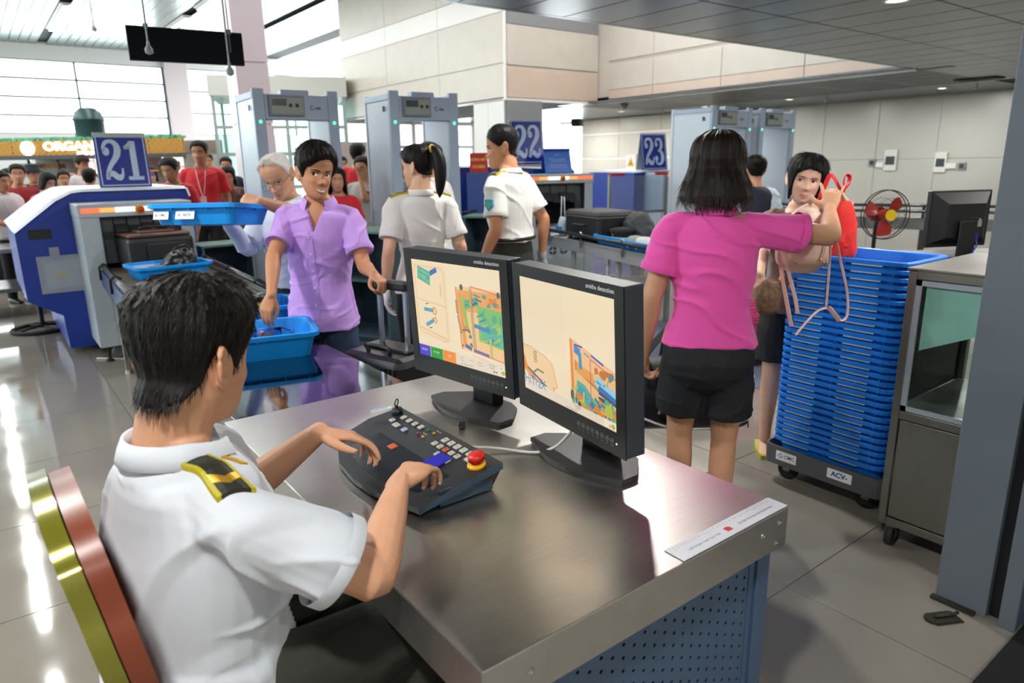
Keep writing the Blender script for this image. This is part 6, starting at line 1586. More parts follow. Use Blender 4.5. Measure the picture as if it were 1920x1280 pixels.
# things stored under lane 23
for k, (px, py) in enumerate(((1168, 470), (1215, 478))):
    q = at(px, py, z=.35); t = thing('crate', ['blue plastic crate with orange handle under lane 23, left', 'blue plastic crate with orange handle under lane 23, right'][k], 'crate', (q.x + .8, q.y + .6, 0), -.2)
    MB().box((0, 0, .25), (.55, .4, .55), ch=.02).build('tub', mat('royal_blue_plastic', '1a3fb4', .4), t); MB().box((.05, -.02, .42), (.16, 0, .48)).box((.38, -.02, .42), (.49, 0, .48)).build('handle', mat('orange_plastic', 'e08a1c', .4), t)
    for x in (.05, .48):
        for y in (.05, .33): MB().cyl((x, y, 0), (x, y, .25), .02, n=8).build('leg', STEEL_D, t)
# lane sign 24 far right, radiation warning
s24 = at(1493, 318, d=12.5)
t24 = thing('high_counter', 'grey scanner block below lane sign 24 behind the girl', 'scanner', (s24.x - .4, s24.y, 0), -.3)
MB().box((0, 0, .06), (1.0, 1.2, 1.30), ch=.01).build('body', SCG, t24); MB().box((0, 0, 0), (.1, .1, .06)).box((.9, 0, 0), (1.0, .1, .06)).build('foot', RUBBER, t24)
lane_sign('small lane sign reading 24 above the girl, partly hidden', T(s24.x - .15, s24.y + .2, 1.30) @ RZ(-.55), '24', .42, .50, lean=.18)
w_ = at(1183, 303, x=16.95)
t = thing('warning_sign', 'white sign with yellow radiation triangle on the pale wall', 'sign', (16.955, w_.y, w_.z), 0)
MB().box((-.012, -.21, -.22), (0, .21, .22)).build('plate', mat('sign_white', 'e4dfe6', .4), t)
MB().add([(-.014, -.16, -.15), (-.014, .16, -.15), (-.014, 0, .17)], [(0, 2, 1)]).build('triangle', mat('sign_yellow', 'e2c21c', .4), t)
e = MB()
for q in range(3): e.add([(-.0155, .012 * math.cos(a), -.05 + .012 * math.sin(a)) for a in (PI / 2 + q * 2.094 - .5, PI / 2 + q * 2.094 + .5)] + [(-.0155, .075 * math.cos(a), -.05 + .075 * math.sin(a)) for a in np.linspace(PI / 2 + q * 2.094 + .5, PI / 2 + q * 2.094 - .5, 6)], [tuple(range(8))])
e.build('trefoil', INK, t)
# ------------------------------------------------------------------ the people in front
WHITESH = mat('white_uniform_cotton', 'cfd6df', .75, sheen=.2, bump=.06, bump_scale=700)
WHITESH2 = mat('white_uniform_cotton_bright', 'e0e0dc', .75, sheen=.2)
DARKTR = mat('dark_green_uniform_trousers', '23271f', .8)
BLACKTR = mat('black_cloth', '15161a', .8)
EPAU = mat('dark_epaulette', '1e2117', .55); YBRAID = mat('yellow_braid', 'b4a80e', .5); GOLD = mat('gold_braid', 'd9a93a', .35, .7)
SK_T = skin('tan', 'c79274'); SK_M = skin('medium', 'cf9c7c'); SK_B = skin('brown', 'bd8663'); SK_L = skin('light', 'e2b79c'); SK_O = skin('old', 'c29070'); SK_F = skin('fair', 'd8aa8c')
def epaulettes(P, w=.05, which=(-1, 1)):
    bpy.context.view_layer.update()
    for q in which:
        S = P.shl[q]; N = P.nk0 + P.R @ V(q * .060, .004, .02); E = S + P.R @ V(q * .030, .004, .02); rz = P.R @ V(0, 0, -1); fw = P.R @ V(0, 1, 0); h = w / 2; upv = P.R @ V(0, 0, .14)
        pt = lambda u, v, a=0.0, b=1.0: N + (E - N) * (a + (b - a) * u) + fw * ((v - .5) * w * (.75 + .25 * (a + (b - a) * u))) + upv
        e = P.drape(P.top, lambda u, v: pt(u, v), 12, 4, rz, .008, 'epaulette', EPAU)
        for sg in (0, 1):
            b = P.drape(P.top, lambda u, v: pt(u, .5 + (sg - .5) * 1.12 + (v - .5) * .16), 12, 1, rz, .0095, 'braid', YBRAID)
        P.drape(P.top, lambda u, v: pt(v * .10 + .80 - .16 * abs(u - .5), u), 8, 1, rz, .0095, 'chevron', GOLD)
        P.drape(P.top, lambda u, v: pt(.04 + .14 * u, .34 + .32 * v), 3, 3, rz, .012, 'button', GOLD)

# --- the seated screener
A = math.radians(86)
so = Person('seated officer in white uniform shirt typing on the black console, seen from behind', (0, 0, 0), A, H=1.69, lean=2, hl=.0, neck_len=.006, pelvis=(0, 0, .565), skin_m=SK_M, voxel=.0034, girth=1.06, belly=.03, head=(-30, 10, 0), wide=1.03, sh=.97, hs=1.08)
tgt = at(366, 668, d=1.255); hc = so.M @ so.hc
so.root.location = (tgt.x - hc.x, tgt.y - hc.y, tgt.z - hc.z); so.M = Matrix.Translation(so.root.location) @ so.M; bpy.context.view_layer.update()
inv = so.M.to_3x3().inverted()
so.shl[-1] += so.R @ V(.02, .09, -.01); so.shl[1] += so.R @ V(0, .03, -.02)
so.arm(1, world=(.640, 1.262, .872), epx=(693, 1068), scale=1.07, whd=(.145, .085, .006), whn=(-.10, -.05, 1), curl=(38, 48, 30), spread=5, per=[(26, 46, 28), (30, 50, 30), (28, 46, 28), (22, 38, 24)], thumb=(.8, .5, -.35), tips=True)
so.arm(-1, scale=1.07, world=(.600, 1.610, .893), pole=inv @ V(.1, .6, -.8), whd=(.155, -.075, -.030), whn=(.12, .16, 1), curl=(18, 30, 22), spread=6, per=[(14, 26, 20), (24, 34, 26), (28, 36, 26), (30, 36, 26)], thumb=(.62, .78, -.22), tcurl=12, tips=True)
for q in (-1, 1): so.legs[q] = (so.hips[q], so.pel + V(q * .15, .42, .0), so.pel + V(q * .15, .36, -.43))
so.body(arm_r=1.06, hn=96, nk=1.13)
so.face()
so.shirt(WHITESH, sleeve=.74, hem=-.10, loose=.022, amp=.012, freq=8, seed=2.3, voxel=.0048, flare=.012, belly=.012, sl_loose=.036)
so.trousers(DARKTR, loose=.014, voxel=.007)
so.shoes(mat('black_leather', '0e0e0e', .3))
so.collar(WHITESH, r=.074, h=.042, leaf=.02)
epaulettes(so)
_b = so.nk0 + so.R @ V(.075, .075, .10)
for (u0, v0, u1, v1) in ((-.022, .012, .004, -.014), (.004, -.014, .026, .016)):
    so.drape(so.top, lambda u, v: _b + so.R @ V(u0 + (u1 - u0) * u, v0 + (v1 - v0) * u + (v - .5) * .013, 0), 8, 2, so.R @ V(0, 0, -1), .004, 'collar_insignia', GOLD)
for p, d, n, r in so.tips:
    z = (n - d * n.dot(d)).normalized()
    so.piece(MB().ball((0, 0, 0), 1, 12, 0, so.M @ basis(p + d * r * .28 + z * r * .50, d * r * .62, z.cross(d) * r * .58, z * r * .22)), 'fingernail', mat('fingernail', 'd9a995', .3))
m_th = lambda a, v: .004 + .020 * min(1, v * 1.5) ** 1.5 + (.016 if abs(a) < 50 else 0) * max(0, .6 - abs(v - .35))
so.hair(sym([(0, .074), (22, .078), (40, .060), (54, .036), (64, .018), (73, -.004), (82, -.014), (90, .014), (100, .022), (110, .004), (122, -.036), (140, -.066), (180, -.076)]), m_th, n=150, k=34, rough=.0012, strand=9000, strand_len=.018, lift=.22, hem_taper=.3, nape=.011, topz=.004, seed=3)

# --- the man in the lilac shirt
LIL = mat('lilac_shirt_cotton', 'c096e8', .72, sheen=.25, bump=.05, bump_scale=600)
JEAN = mat('blue_jeans', '243552', .8, noise_amt=.2, noise_scale=12)
pm = Person.at_head('smiling man in a lilac short sleeved shirt, hand on the handle of a black suitcase', 592, 325, 3.40, 216, skin_m=SK_B, voxel=.0048, girth=.95, head=(-34, 2, -6), lean=3, side=-3, sh=.92)
inv = pm.M.to_3x3().inverted()
pm.arm(1, world=at(509, 553, d=3.20), pole=inv @ V(-.4, .6, .1), whd=at(499, 585, d=3.17) - at(512, 550, d=3.19), whn=(-.6, -.6, .5), curl=(32, 30, 20), thumb=(.8, .5, -.4))
pm.arm(-1, world=at(699, 513, d=3.22), pole=inv @ V(.3, .7, -.6), whd=at(724, 531, d=3.20) - at(699, 510, d=3.24), whn=(.3, -.75, .6), curl=(62, 70, 50), thumb=(.55, .6, -.6), tcurl=30)
pm.body(hn=84)
pm.face(smile=True, iris=.004, squint=1.0)
pm.shirt(LIL, sleeve=.72, hem=-.16, loose=.024, seed=4.2, flare=.020, sl_loose=.020, amp=.009, vneck=.125, vw=.042)
pm.trousers(JEAN, wl=.002); pm.shoes(mat('black_leather', '0e0e0e', .3))
pm.collar(LIL, r=.066, h=.040, leaf=.028, open_=34, drop=.05, lift=.0)
bpy.context.view_layer.update()
_c = pm.spine[4]
pm.drape(pm.top, lambda u, v: V((v - .5) * .034 + .004, .5, 1.30 - .56 * u), 24, 2, (0, -1, 0), .0035, 'placket', LIL)
pm.drape(pm.top, lambda u, v: V(-.055 - .095 * u, .5, 1.27 - .115 * v), 6, 6, (0, -1, 0), .0035, 'chest_pocket', LIL)
for k in range(6): pm.drape(pm.top, lambda u, v: V((u - .5) * .012 + .004, .5, 1.27 - .09 * k + (v - .5) * .012), 2, 2, (0, -1, 0), .006, 'button', mat('lilac_button', 'd9c4ee', .3))
pm.hair([(-180, -.072), (-140, -.066), (-118, -.03), (-104, .01), (-92, .0), (-84, -.030), (-74, -.022), (-64, .026), (-50, .058), (-30, .072), (-10, .072), (10, .064), (30, .048), (44, .034), (56, .030), (66, .012), (76, -.018), (84, -.024), (92, .006), (104, .012), (120, -.03), (140, -.06), (180, -.072)],
        lambda a, v: .016 + .014 * v ** 1.5 + (.012 if -20 < a < 70 else .004) * (1 - v), n=120, k=28, rough=.0016, strand=2500, strand_len=.026, lift=.16, smin=.3, topz=.016, seed=5)

# --- the old man lifting the tray
BLS = mat('pale_blue_shirt_cotton', 'cfd9ea', .75, sheen=.2)
GREYH = mat('white_hair', 'cfccc6', .5, noise_amt=.1, noise_scale=60)
om = Person.at_head('elderly man with glasses and thin white hair lifting a blue tray', 520, 330, 3.90, 236, skin_m=SK_O, voxel=.0055, head=(-10, 26, 4), lean=6, girth=1.05, belly=.02)
inv = om.M.to_3x3().inverted()
om.arm(-1, world=at(489, 378, d=3.50), pole=inv @ V(.8, -.2, -.5), whd=at(470, 374, d=3.5) - at(495, 378, d=3.5), whn=(-.3, -.7, .6), curl=(45, 45, 30), thumb=(.7, .5, -.5))
om.arm(1, world=at(425, 412, d=3.75), pole=inv @ V(0, .1, -1), whd=at(408, 408, d=3.75) - at(425, 412, d=3.75), whn=(-.3, -.3, -1), curl=(30, 40, 30))
om.body(hn=84); om.face(squint=.55, brows=mat('grey_eyebrow', '8a817a', .7))
om.shirt(BLS, sleeve=.95, hem=-.02, loose=.022, seed=7.7, belly=.01, long=False, cuff=False)
om.trousers(BLACKTR); om.collar(BLS, r=.068, h=.036)
om.shoes(mat('black_leather', '0e0e0e', .3))
# the sleeve of the far arm reaches the wrist
S, E, W, d, n_, kw = om.arms[1]
solid('long_sleeve', [loft([S, S + (E - S) * .5, E, E + (W - E) * .5, W - (W - E) * .08], [(.066, .066), (.062, .062), (.055, .055), (.048, .046), (.042, .040)], V(0, 0, 1), r1=False)], .006, BLS, om.root, post=folds(.005, 9, 3, M=om.M), M=om.M)
om.hair(sym([(0, .106), (30, .104), (50, .094), (66, .070), (78, .02), (86, -.012), (92, .014), (102, .020), (112, -.01), (125, -.045), (150, -.06), (180, -.066)]), lambda a, v: .006 + .004 * (1 - v), n=80, k=16, matl=GREYH, strand=1600, strand_len=.03, lift=.12, seed=9)
g = MB(); HMw = om.M @ om.HM
for q in (-1, 1):
    g.tube([(q * .034 + .024 * math.cos(t), .104, -.008 + .018 * math.sin(t) * (1.0 if math.sin(t) > 0 else 1.1)) for t in np.linspace(0, 2 * PI, 20, endpoint=False)], .0012, 6, 0, HMw, closed=True)
    g.tube([(q * .058, .103, .0), (q * .074, .06, .004), (q * .078, .0, .004), (q * .076, -.012, -.008)], .0013, 6, 0, HMw)
g.tube([(-.010, .104, -.002), (0, .108, .002), (.010, .104, -.002)], .0012, 6, 0, HMw)
om.piece(g, 'glasses', mat('thin_metal_frame', '6b6f74', .3, .8))

# --- the woman officer with the ponytail, seen from behind
fo = Person.at_head('woman officer in white uniform with black ponytail, seen from behind between the gates', 783, 312, 4.05, 18, skin_m=SK_F, voxel=.0065, female=True, head=(-38, 6, 0), girth=.92)
inv = fo.M.to_3x3().inverted()
fo.arm(-1, wrist=(-.245, -.02, .86), pole=(-.3, -1, 0), hd=(-.02, .1, -1), hn=(-1, .2, 0), curl=(20, 25, 20))
fo.arm(1, wrist=(.235, .05, .87), pole=(.3, -1, 0), hd=(0, .2, -1), hn=(1, .2, 0))
fo.body(hn=64); fo.face()
fo.shirt(WHITESH2, sleeve=.72, hem=-.10, loose=.014, seed=8.8, flare=.016, sl_loose=.020)
fo.trousers(BLACKTR, wl=.0, loose=.006); fo.shoes(mat('black_leather', '0e0e0e', .3)); fo.collar(WHITESH2, r=.062); epaulettes(fo, w=.045)
S, E, W, d, n_, kw = fo.arms[-1]
solid('white_glove', [(([p + n_ * 0 for p in v]), f) for v, f in hand_prims(W, d, n_, 1, 1.1, (22, 25, 20))] + [loft([W - d * .05, W], [(.032, .028), (.031, .026)], V(0, 1, 0))], .0045, mat('white_cotton_glove', 'dfe8ea', .8), fo.root, M=fo.M)
pony = [loft([V(0, -.10, .075), V(0, -.135, .075), V(-.005, -.165, .02), V(-.01, -.165, -.07), V(-.012, -.150, -.15), V(-.014, -.145, -.185)], [.018, .026, .036, .034, .022, .005], V(1, 0, 0), n=14)]
fo.hair(sym([(0, .070), (30, .066), (55, .05), (75, .02), (90, .015), (105, -.01), (125, -.045), (150, -.055), (180, -.055)]), .011, n=90, k=20, rough=.0010, extra=pony, strand=900, strand_len=.03, lift=.1, seed=12)
tie = MB().tube([(.026 * math.cos(t), -.128 + .008 * math.sin(t), .078 + .026 * math.sin(t)) for t in np.linspace(0, 2 * PI, 14, endpoint=False)], .006, 6, 0, fo.M @ fo.HM, closed=True)
fo.piece(tie, 'hair_tie', mat('yellow_hair_tie', 'b8a52c', .6))

# --- the male officer beside lane 22
mo = Person.at_head('male officer in white shirt and dark green trousers walking left, grey gloves', 941, 277, 4.65, 338, skin_m=SK_B, voxel=.0068, head=(-26, 6, 0), lean=3)
mo.arm(-1, wrist=(-.22, .10, .86), pole=(-.4, -1, 0), hd=(0, .25, -1), hn=(-1, 0, 0))
mo.arm(1, wrist=(.235, -.10, .86), pole=(.4, -1, 0), hd=(0, -.1, -1), hn=(1, 0, 0))
mo.body(hn=64); mo.face()
mo.shirt(WHITESH2, sleeve=.72, hem=.06, loose=.022, seed=11.8, flare=.004, belly=.012, sl_loose=.026)
mo.trousers(DARKTR, waist=.14); mo.shoes(mat('black_leather', '0e0e0e', .3)); mo.collar(WHITESH2, r=.066); epaulettes(mo)
GLV = mat('grey_glove', '8f9aa5', .7)
for q in (-1, 1):
    S, E, W, d, n_, kw = mo.arms[q]
    solid('grey_glove', hand_prims(W, d, n_, -q, 1.12, (24, 26, 20)) + [loft([W - d * .03, W], [(.034, .030), (.033, .027)], V(0, 1, 0))], .005, GLV, mo.root, M=mo.M)
mo.piece(MB().tube([mo.spine[1] + (mo.spine[2] - mo.spine[1]) * .62 + V(math.sin(t) * (mo.trad[1][0] + .026), math.cos(t) * (mo.trad[1][1] + .026), 0) for t in np.linspace(0, 2 * PI, 28, endpoint=False)], .014, 8, 0, mo.M, closed=True), 'belt', mat('black_leather', '0e0e0e', .3))
S, E, W, d, n_, kw = mo.arms[-1]
Mp = mo.M @ basis(S + (E - S) * .50 + (n_ - (E - S).normalized() * n_.dot((E - S).normalized())).normalized() * .078, V(0, 1, 0), -(E - S).normalized(), V(-1, 0, 0))
mo.piece(MB().prism([(-.028, .034), (.028, .034), (.030, -.005), (0, -.042), (-.030, -.005)], -.012, .004, Mp), 'sleeve_badge', mat('teal_badge', '2f9bb0', .6))
mo.piece(MB().prism([(-.014, .016), (.014, .016), (.014, -.004), (0, -.020), (-.014, -.004)], .004, .005, Mp), 'badge_emblem', mat('green_badge', '5aa86a', .6))
wq = mo.arms[-1][2] - mo.arms[-1][3] * .03
mo.piece(MB().tube([wq + V(.031 * math.cos(t), .028 * math.sin(t), 0) for t in np.linspace(0, 2 * PI, 16, endpoint=False)], .006, 6, 0, mo.M, closed=True), 'wristwatch', CHROME)
mo.hair(sym([(0, .068), (30, .068), (50, .052), (64, .034), (76, .014), (84, .004), (92, .016), (102, .018), (112, -.005), (124, -.04), (150, -.062), (180, -.066)]), lambda a, v: .007 + .013 * v, n=100, k=22, rough=.0008, strand=1200, strand_len=.014, lift=.35, hem_taper=.6, topz=.008, seed=14)

# --- the woman in the pink polo shirt
PINK = mat('pink_polo_cotton', 'f254b4', .75, sheen=.3, bump=.05, bump_scale=600)
BLKSH = mat('black_shorts_cloth', '14161c', .75)
wp = Person.at_head('woman in a bright pink polo shirt and black shorts, seen from behind', 1345, 318, 2.55, 48, skin_m=SK_M, voxel=.0052, female=True, girth=1.0, head=(8, 4, 0), sh=1.04, lean=2)
inv = wp.M.to_3x3().inverted()
wp.arm(1, world=at(1556, 392, d=2.74), ew=at(1535, 455, d=2.50), whd=at(1562, 345, d=2.80) - at(1556, 392, d=2.74), whn=at(1545, 360, d=2.2) - at(1545, 360, d=2.5), curl=(20, 25, 15), spread=9, per=[(6, 8, 6), (30, 60, 40), (20, 40, 30), (4, 6, 4)], thumb=(.5, .8, -.1))
wp.arm(-1, wrist=(-.26, .04, .84), pole=(-.5, -1, 0), hd=(.05, .2, -1), hn=(-1, 0, 0), curl=(50, 60, 40))
wp.legs[1] = (wp.hips[1], wp.pel + V(.085, .03, -.44), wp.pel + V(.07, -.05, -.85)); wp.legs[-1] = (wp.hips[-1], wp.pel + V(-.095, .06, -.43), wp.pel + V(-.08, .05, -.85))
wp.body(bare_legs=True, hn=64); 
wp.shirt(PINK, sleeve=.60, hem=-.02, loose=.016, seed=13.4, flare=.012, sl_loose=.026, amp=.0075)
wp.trousers(BLKSH, frac=.36, loose=.012, wl=.002)
wp.collar(PINK, r=.062, h=.03, leaf=.022)
wp.hair(sym([(0, .070), (25, .066), (50, .04), (70, -.02), (85, -.09), (100, -.12), (130, -.125), (155, -.13), (180, -.125)]), lambda a, v: .020 + .003 * v, n=130, k=40, rough=.0022, flare=.30, zs=.03, strand=5000, strand_len=.05, lift=.03, hem_taper=.06, smax=.6, seed=16, wave=12, matl=HAIRBR, topz=.006)

# --- the girl behind the tray stack
BROWN = mat('brown_tee_cotton', '6a4a44', .8, sheen=.2)
gi = Person.at_head('girl in a brown tee shirt holding a red bag behind the tray stack', 1511, 337, 3.46, 232, skin_m=SK_L, voxel=.005, female=True, girth=1.0, head=(2, 4, -9), wide=1.13)
inv = gi.M.to_3x3().inverted()
gi.arm(-1, world=at(1592, 385, d=3.02), pole=inv @ V(.8, -.4, -.8), whd=at(1568, 352, d=3.0) - at(1592, 388, d=3.02), whn=(.6, -.5, .4), curl=(40, 50, 35), thumb=(.7, .6, -.3))
gi.arm(1, world=at(1414, 560, d=3.1), pole=inv @ V(-.5, .6, 0), whd=at(1405, 590, d=3.1) - at(1414, 555, d=3.1), whn=(-.7, -.6, .1), curl=(30, 40, 25))
gi.legs[1] = (gi.hips[1], gi.pel + V(.10, .04, -.44), gi.pel + V(.11, .06, -.85))
gi.body(bare_legs=True, hn=84); gi.face(squint=.8, iris=.003, brow=.6, bt=.6)
gi.shirt(BROWN, sleeve=.72, hem=-.06, loose=.018, seed=15.4, flare=.016, sl_loose=.03); gi.trousers(BLKSH, frac=.42, loose=.016, wl=.0)
for q in (-1, 1):
    a = gi.legs[q][2]
    gi.piece(MB().prism([(-.045, -.09), (.045, -.09), (.055, .06), (.03, .16), (-.03, .16), (-.055, .06)], -.025, 0, gi.M @ T(a.x, a.y, a.z - .055)), 'sandal', mat('yellow_green_sandal', 'b9b53a', .5))
gi.hair([(-180, -.075), (-140, -.08), (-112, -.03), (-100, .0), (-88, -.02), (-76, -.075), (-68, -.105), (-60, -.06), (-52, .0), (-40, .046), (-20, .056), (0, .062), (18, .050), (36, .032), (48, -.01), (58, -.075), (66, -.105), (76, -.08), (86, -.03), (98, -.02), (115, -.04), (140, -.08), (180, -.075)],
        lambda a, v: .008 + .010 * v, n=120, k=30, rough=.0014, strand=2500, strand_len=.035, lift=.08, hem_taper=.12, smin=.25, seed=18, topz=.006)
# ------------------------------------------------------------------ luggage and bags near the people
# black ribbed suitcase of the man in lilac
hx = at(713, 530, d=3.20)
hb = at(735, 690, z=.45)
sz_ang = math.atan2(at(742, 530, d=3.04).y - at(692, 525, d=3.14).y, at(742, 530, d=3.04).x - at(692, 525, d=3.14).x)
t = thing('cabin_suitcase', 'black ribbed hard shell suitcase with silver pull handle held by the man in lilac', 'suitcase', M=T(hx.x, hx.y - .04, 0) @ RZ(sz_ang))
BK2 = mat('black_ribbed_shell', '191b20', .35)
MB().box((-.20, -.13, .055), (.20, .11, .71), ch=.04).build('shell', BK2, t)
rb = MB()
for k in range(13): rb.box((-.165 + k * .0275 - .007, -.139, .09), (-.165 + k * .0275 + .007, -.125, .67), ch=.004)
o = rb.build('ribs', BK2, t); o['kind'] = 'stuff'
MB().box((-.15, -.02, .705), (.15, .10, .725), ch=.008).build('handle_well', mat('black_trim', '101113', .3), t)
ht = hx.z
for x in (-.085, .085): MB().box((x - .011, .035, .69), (x + .011, .055, ht - .01), ch=.004).build('handle_pole', mat('silver_pole', 'c8ccd0', .25, .9), t)
MB().box((-.105, .022, ht - .035), (.105, .068, ht + .012), ch=.012).build('handle_grip', BLACKP, t)
MB().tube(catmull([(-.07, -.06, .71), (-.06, -.06, .738), (.06, -.06, .738), (.07, -.06, .71)], 4), .010, 8).build('carry_handle', BLACKP, t)
for x in (-.16, .16):
    for y in (-.09, .08): MB().cyl((x - .012, y, .026), (x + .012, y, .026), .026, n=14).box((x - .018, y - .02, .03), (x + .018, y + .02, .06)).build('wheel', RUBBER, t)
# pink suitcase between the woman and the girl
q = at(1412, 683, z=0)
t = thing('pink_suitcase', 'bright pink suitcase with woven ribs standing behind the woman in pink', 'suitcase', M=T(q.x, q.y + .05, 0) @ RZ(-.62))
PK = mat('pink_hard_shell', 'e0508c', .35)
MB().box((-.22, -.12, .05), (.22, .13, .60), ch=.05).build('shell', PK, t)
rb = MB()
for j in range(22):
    for k in range(7): rb.cbox((-.165 + k * .055 + (.014 if j % 2 else -.014), -.121, .08 + j * .0225), (.046, .010, .013), ch=.003)
o = rb.build('ribs', mat('pink_ribs', 'd84886', .4), t); o['kind'] = 'stuff'
for x in (-.17, .17):
    for y in (-.08, .09): MB().cyl((x - .012, y, .027), (x + .012, y, .027), .027, n=14).box((x - .018, y - .02, .03), (x + .018, y + .02, .06)).build('wheel', RUBBER, t)
MB().tube(catmull([(-.08, 0, .60), (-.07, 0, .63), (.07, 0, .63), (.08, 0, .60)], 4), .011, 8).build('handle', mat('pale_blue_handle', '9fb6c6', .4), t)
# black duffel bag
q = at(1297, 735, d=3.02)
t = thing('duffel_bag', 'black sports duffel bag with pale lettering behind the legs of the woman in pink', 'bag', M=T(q.x, q.y, q.z) @ RZ(-math.radians(40)))
DUF = mat('black_duffel_nylon', '12141c', .55, bump=.05, bump_scale=300)
o = solid('body', [loft([V(-.235, 0, 0), V(-.20, 0, 0), V(0, 0, .0), V(.20, 0, 0), V(.235, 0, 0)], [(.11, .145), (.125, .160), (.13, .17), (.125, .160), (.11, .145)], V(0, 1, 0), n=24, r0=False, r1=False)], .010, DUF, None, smooth=3, post=folds(.008, 10, 4.4)); o.parent = t
MB().tube(catmull([(-.235, -.11, -.075), (-.1, -.128, -.115), (.1, -.128, -.115), (.235, -.11, -.075)], 4), .005, 6).tube(catmull([(-.235, -.09, .10), (-.1, -.105, .125), (.1, -.105, .125), (.235, -.09, .10)], 4), .005, 6).build('piping', mat('white_piping', 'd8dade', .5), t)
lt = MB().text('Reebok', .092, T(0, 0, 0), ext=.0, bold=.002)
vv = []
for p in lt.v: vv.append((p[0] * .92 + p[1] * .2 - .035, -.1345 - .006 + .42 * p[1] ** 2 * 1.0, p[1] - .02))
lt.v = vv; lt.build('lettering', mat('pale_lettering', 'ccd6e0', .5), t)
for s in (-1, 1): MB().tube(catmull([(-.12, s * .10, .12), (-.10, s * .06, .24), (0, s * .02, .30), (.10, s * .06, .24), (.12, s * .10, .12)], 4), .012, 4, flat=(.034, .006)).build('handle', DUF, t)
MB().tube(catmull([(-.24, .0, .10), (-.18, -.03, .22), (-.08, -.05, .34), (.0, -.03, .40)], 4), .012, 4, flat=(.036, .005)).build('shoulder_strap', DUF, t)
MB().box((-.26, -.03, .07), (-.235, .03, .10), ch=.004).build('strap_pad', mat('grey_strap_pad', '9aa2ac', .5), t)
MB().tube([(.238, -.03, -.09), (.243, -.032, -.15)], .004, 6).build('zip_pull', STEEL_D, t)
# beige handbag hanging from the arm
hb0 = at(1508, 450, d=2.76)
vr, vu = Vector(_r), Vector(_u); rx = V(vr.x, vr.y, 0).normalized(); ry = V(-rx.y, rx.x, 0)
t = thing('handbag', 'beige leather handbag with gold studs and dangling straps on the woman\'s arm', 'bag', M=basis(hb0, rx, ry, V(0, 0, 1)))
BEI = mat('beige_leather', 'd8b8a6', .42, bump=.03, bump_scale=200)
sec = [(-.105, .080, .030), (-.09, .104, .044), (-.05, .112, .050), (.02, .106, .044), (.08, .086, .034), (.112, .050, .020)]
o = solid('body', [loft([V(.0, 0, z) for z, a, b in sec], [(a, b) for z, a, b in sec], V(1, 0, 0), n=24)], .006, BEI, None, smooth=3, post=folds(.004, 12, 7)); o.parent = t
for (x, z) in ((-.060, -.075), (-.045, -.086), (.050, -.072), (.062, -.084)): MB().ball((x, -.050, z), .0055, 8).build('stud', GOLD, t)
for x in (-.100, .100):
    MB().tube([(x + .011 * math.cos(a), -.022, -.005 + .014 * math.sin(a)) for a in np.linspace(0, 2 * PI, 14, endpoint=False)], .0028, 6, closed=True).tube([(x, -.024, -.018), (x, -.024, -.05)], .004, 6).build('clasp', GOLD, t)
def wpt(px, py, d): return t.matrix_world.inverted() @ at(px, py, d=d)
bpy.context.view_layer.update()
STR = mat('pale_leather_strap', 'd9b6a8', .45)
def strap(pts, w, name='strap'): MB().tube(catmull([wpt(a, b, c + .10) for a, b, c in pts], 6), .01, 4, flat=(w, .004)).build(name, STR, t)
strap([(1458, 430, 2.60), (1464, 500, 2.61), (1474, 560, 2.62), (1484, 612, 2.62)], .018)
strap([(1463, 432, 2.61), (1476, 500, 2.62), (1490, 555, 2.63), (1496, 588, 2.62)], .016)
strap([(1557, 420, 2.60), (1556, 480, 2.61), (1552, 540, 2.62), (1549, 574, 2.62)], .009)
strap([(1560, 410, 2.60), (1574, 480, 2.60), (1588, 545, 2.60), (1589, 588, 2.60), (1579, 601, 2.60), (1564, 592, 2.61), (1550, 578, 2.61), (1532, 584, 2.62), (1510, 606, 2.62), (1492, 628, 2.62)], .010)
strap([(1553, 575, 2.60), (1566, 590, 2.595), (1574, 602, 2.60)], .020, 'buckle_loop')
strap([(1470, 420, 2.62), (1486, 400, 2.66), (1508, 385, 2.70), (1530, 378, 2.72), (1545, 384, 2.72)], .008, 'top_strap')
# red drawstring bag in the girl's hand
rb0 = at(1583, 425, d=3.04)
t = thing('red_bag', 'red cloth bag with looped strap dangling into the top tray', 'bag', M=basis(rb0, rx, ry, V(0, 0, 1)))
RED = mat('red_cloth', 'e8231c', .6, sheen=.2)
sec = [(-.135, .062, .018), (-.10, .064, .026), (-.02, .058, .026), (.06, .046, .020), (.105, .030, .012)]
o = solid('body', [loft([V(-.012 * (z > .02) * 4 * z, 0, z) for z, a, b in sec], [(a, b) for z, a, b in sec], V(1, 0, 0), n=20, r0=False)], .005, RED, None, smooth=2, post=folds(.005, 14, 3)); o.parent = t
bpy.context.view_layer.update()
MB().tube(catmull([wpt(*p) for p in ((1557, 378, 3.03), (1538, 372, 3.03), (1548, 345, 3.02), (1557, 328, 3.02), (1566, 336, 3.02), (1574, 352, 3.02), (1583, 358, 3.01), (1582, 340, 3.0), (1586, 328, 3.0), (1593, 331, 3.0), (1590, 345, 3.0), (1578, 360, 2.99), (1566, 374, 3.0), (1562, 384, 3.02))], 5), .01, 4, flat=(.022, .004)).build('strap', mat('red_strap', 'd81c22', .5), t)
MB().tube([(.0, -.030, -.05), (.004, -.031, -.03), (.012, -.031, -.05), (.006, -.030, -.065), (-.004, -.03, -.06)], .0008, 4).box((-.008, -.0305, -.085), (.014, -.0295, -.0825)).box((-.004, -.0305, -.092), (.010, -.0295, -.0902)).build('print', mat('dark_red_print', '7a1418', .6), t)
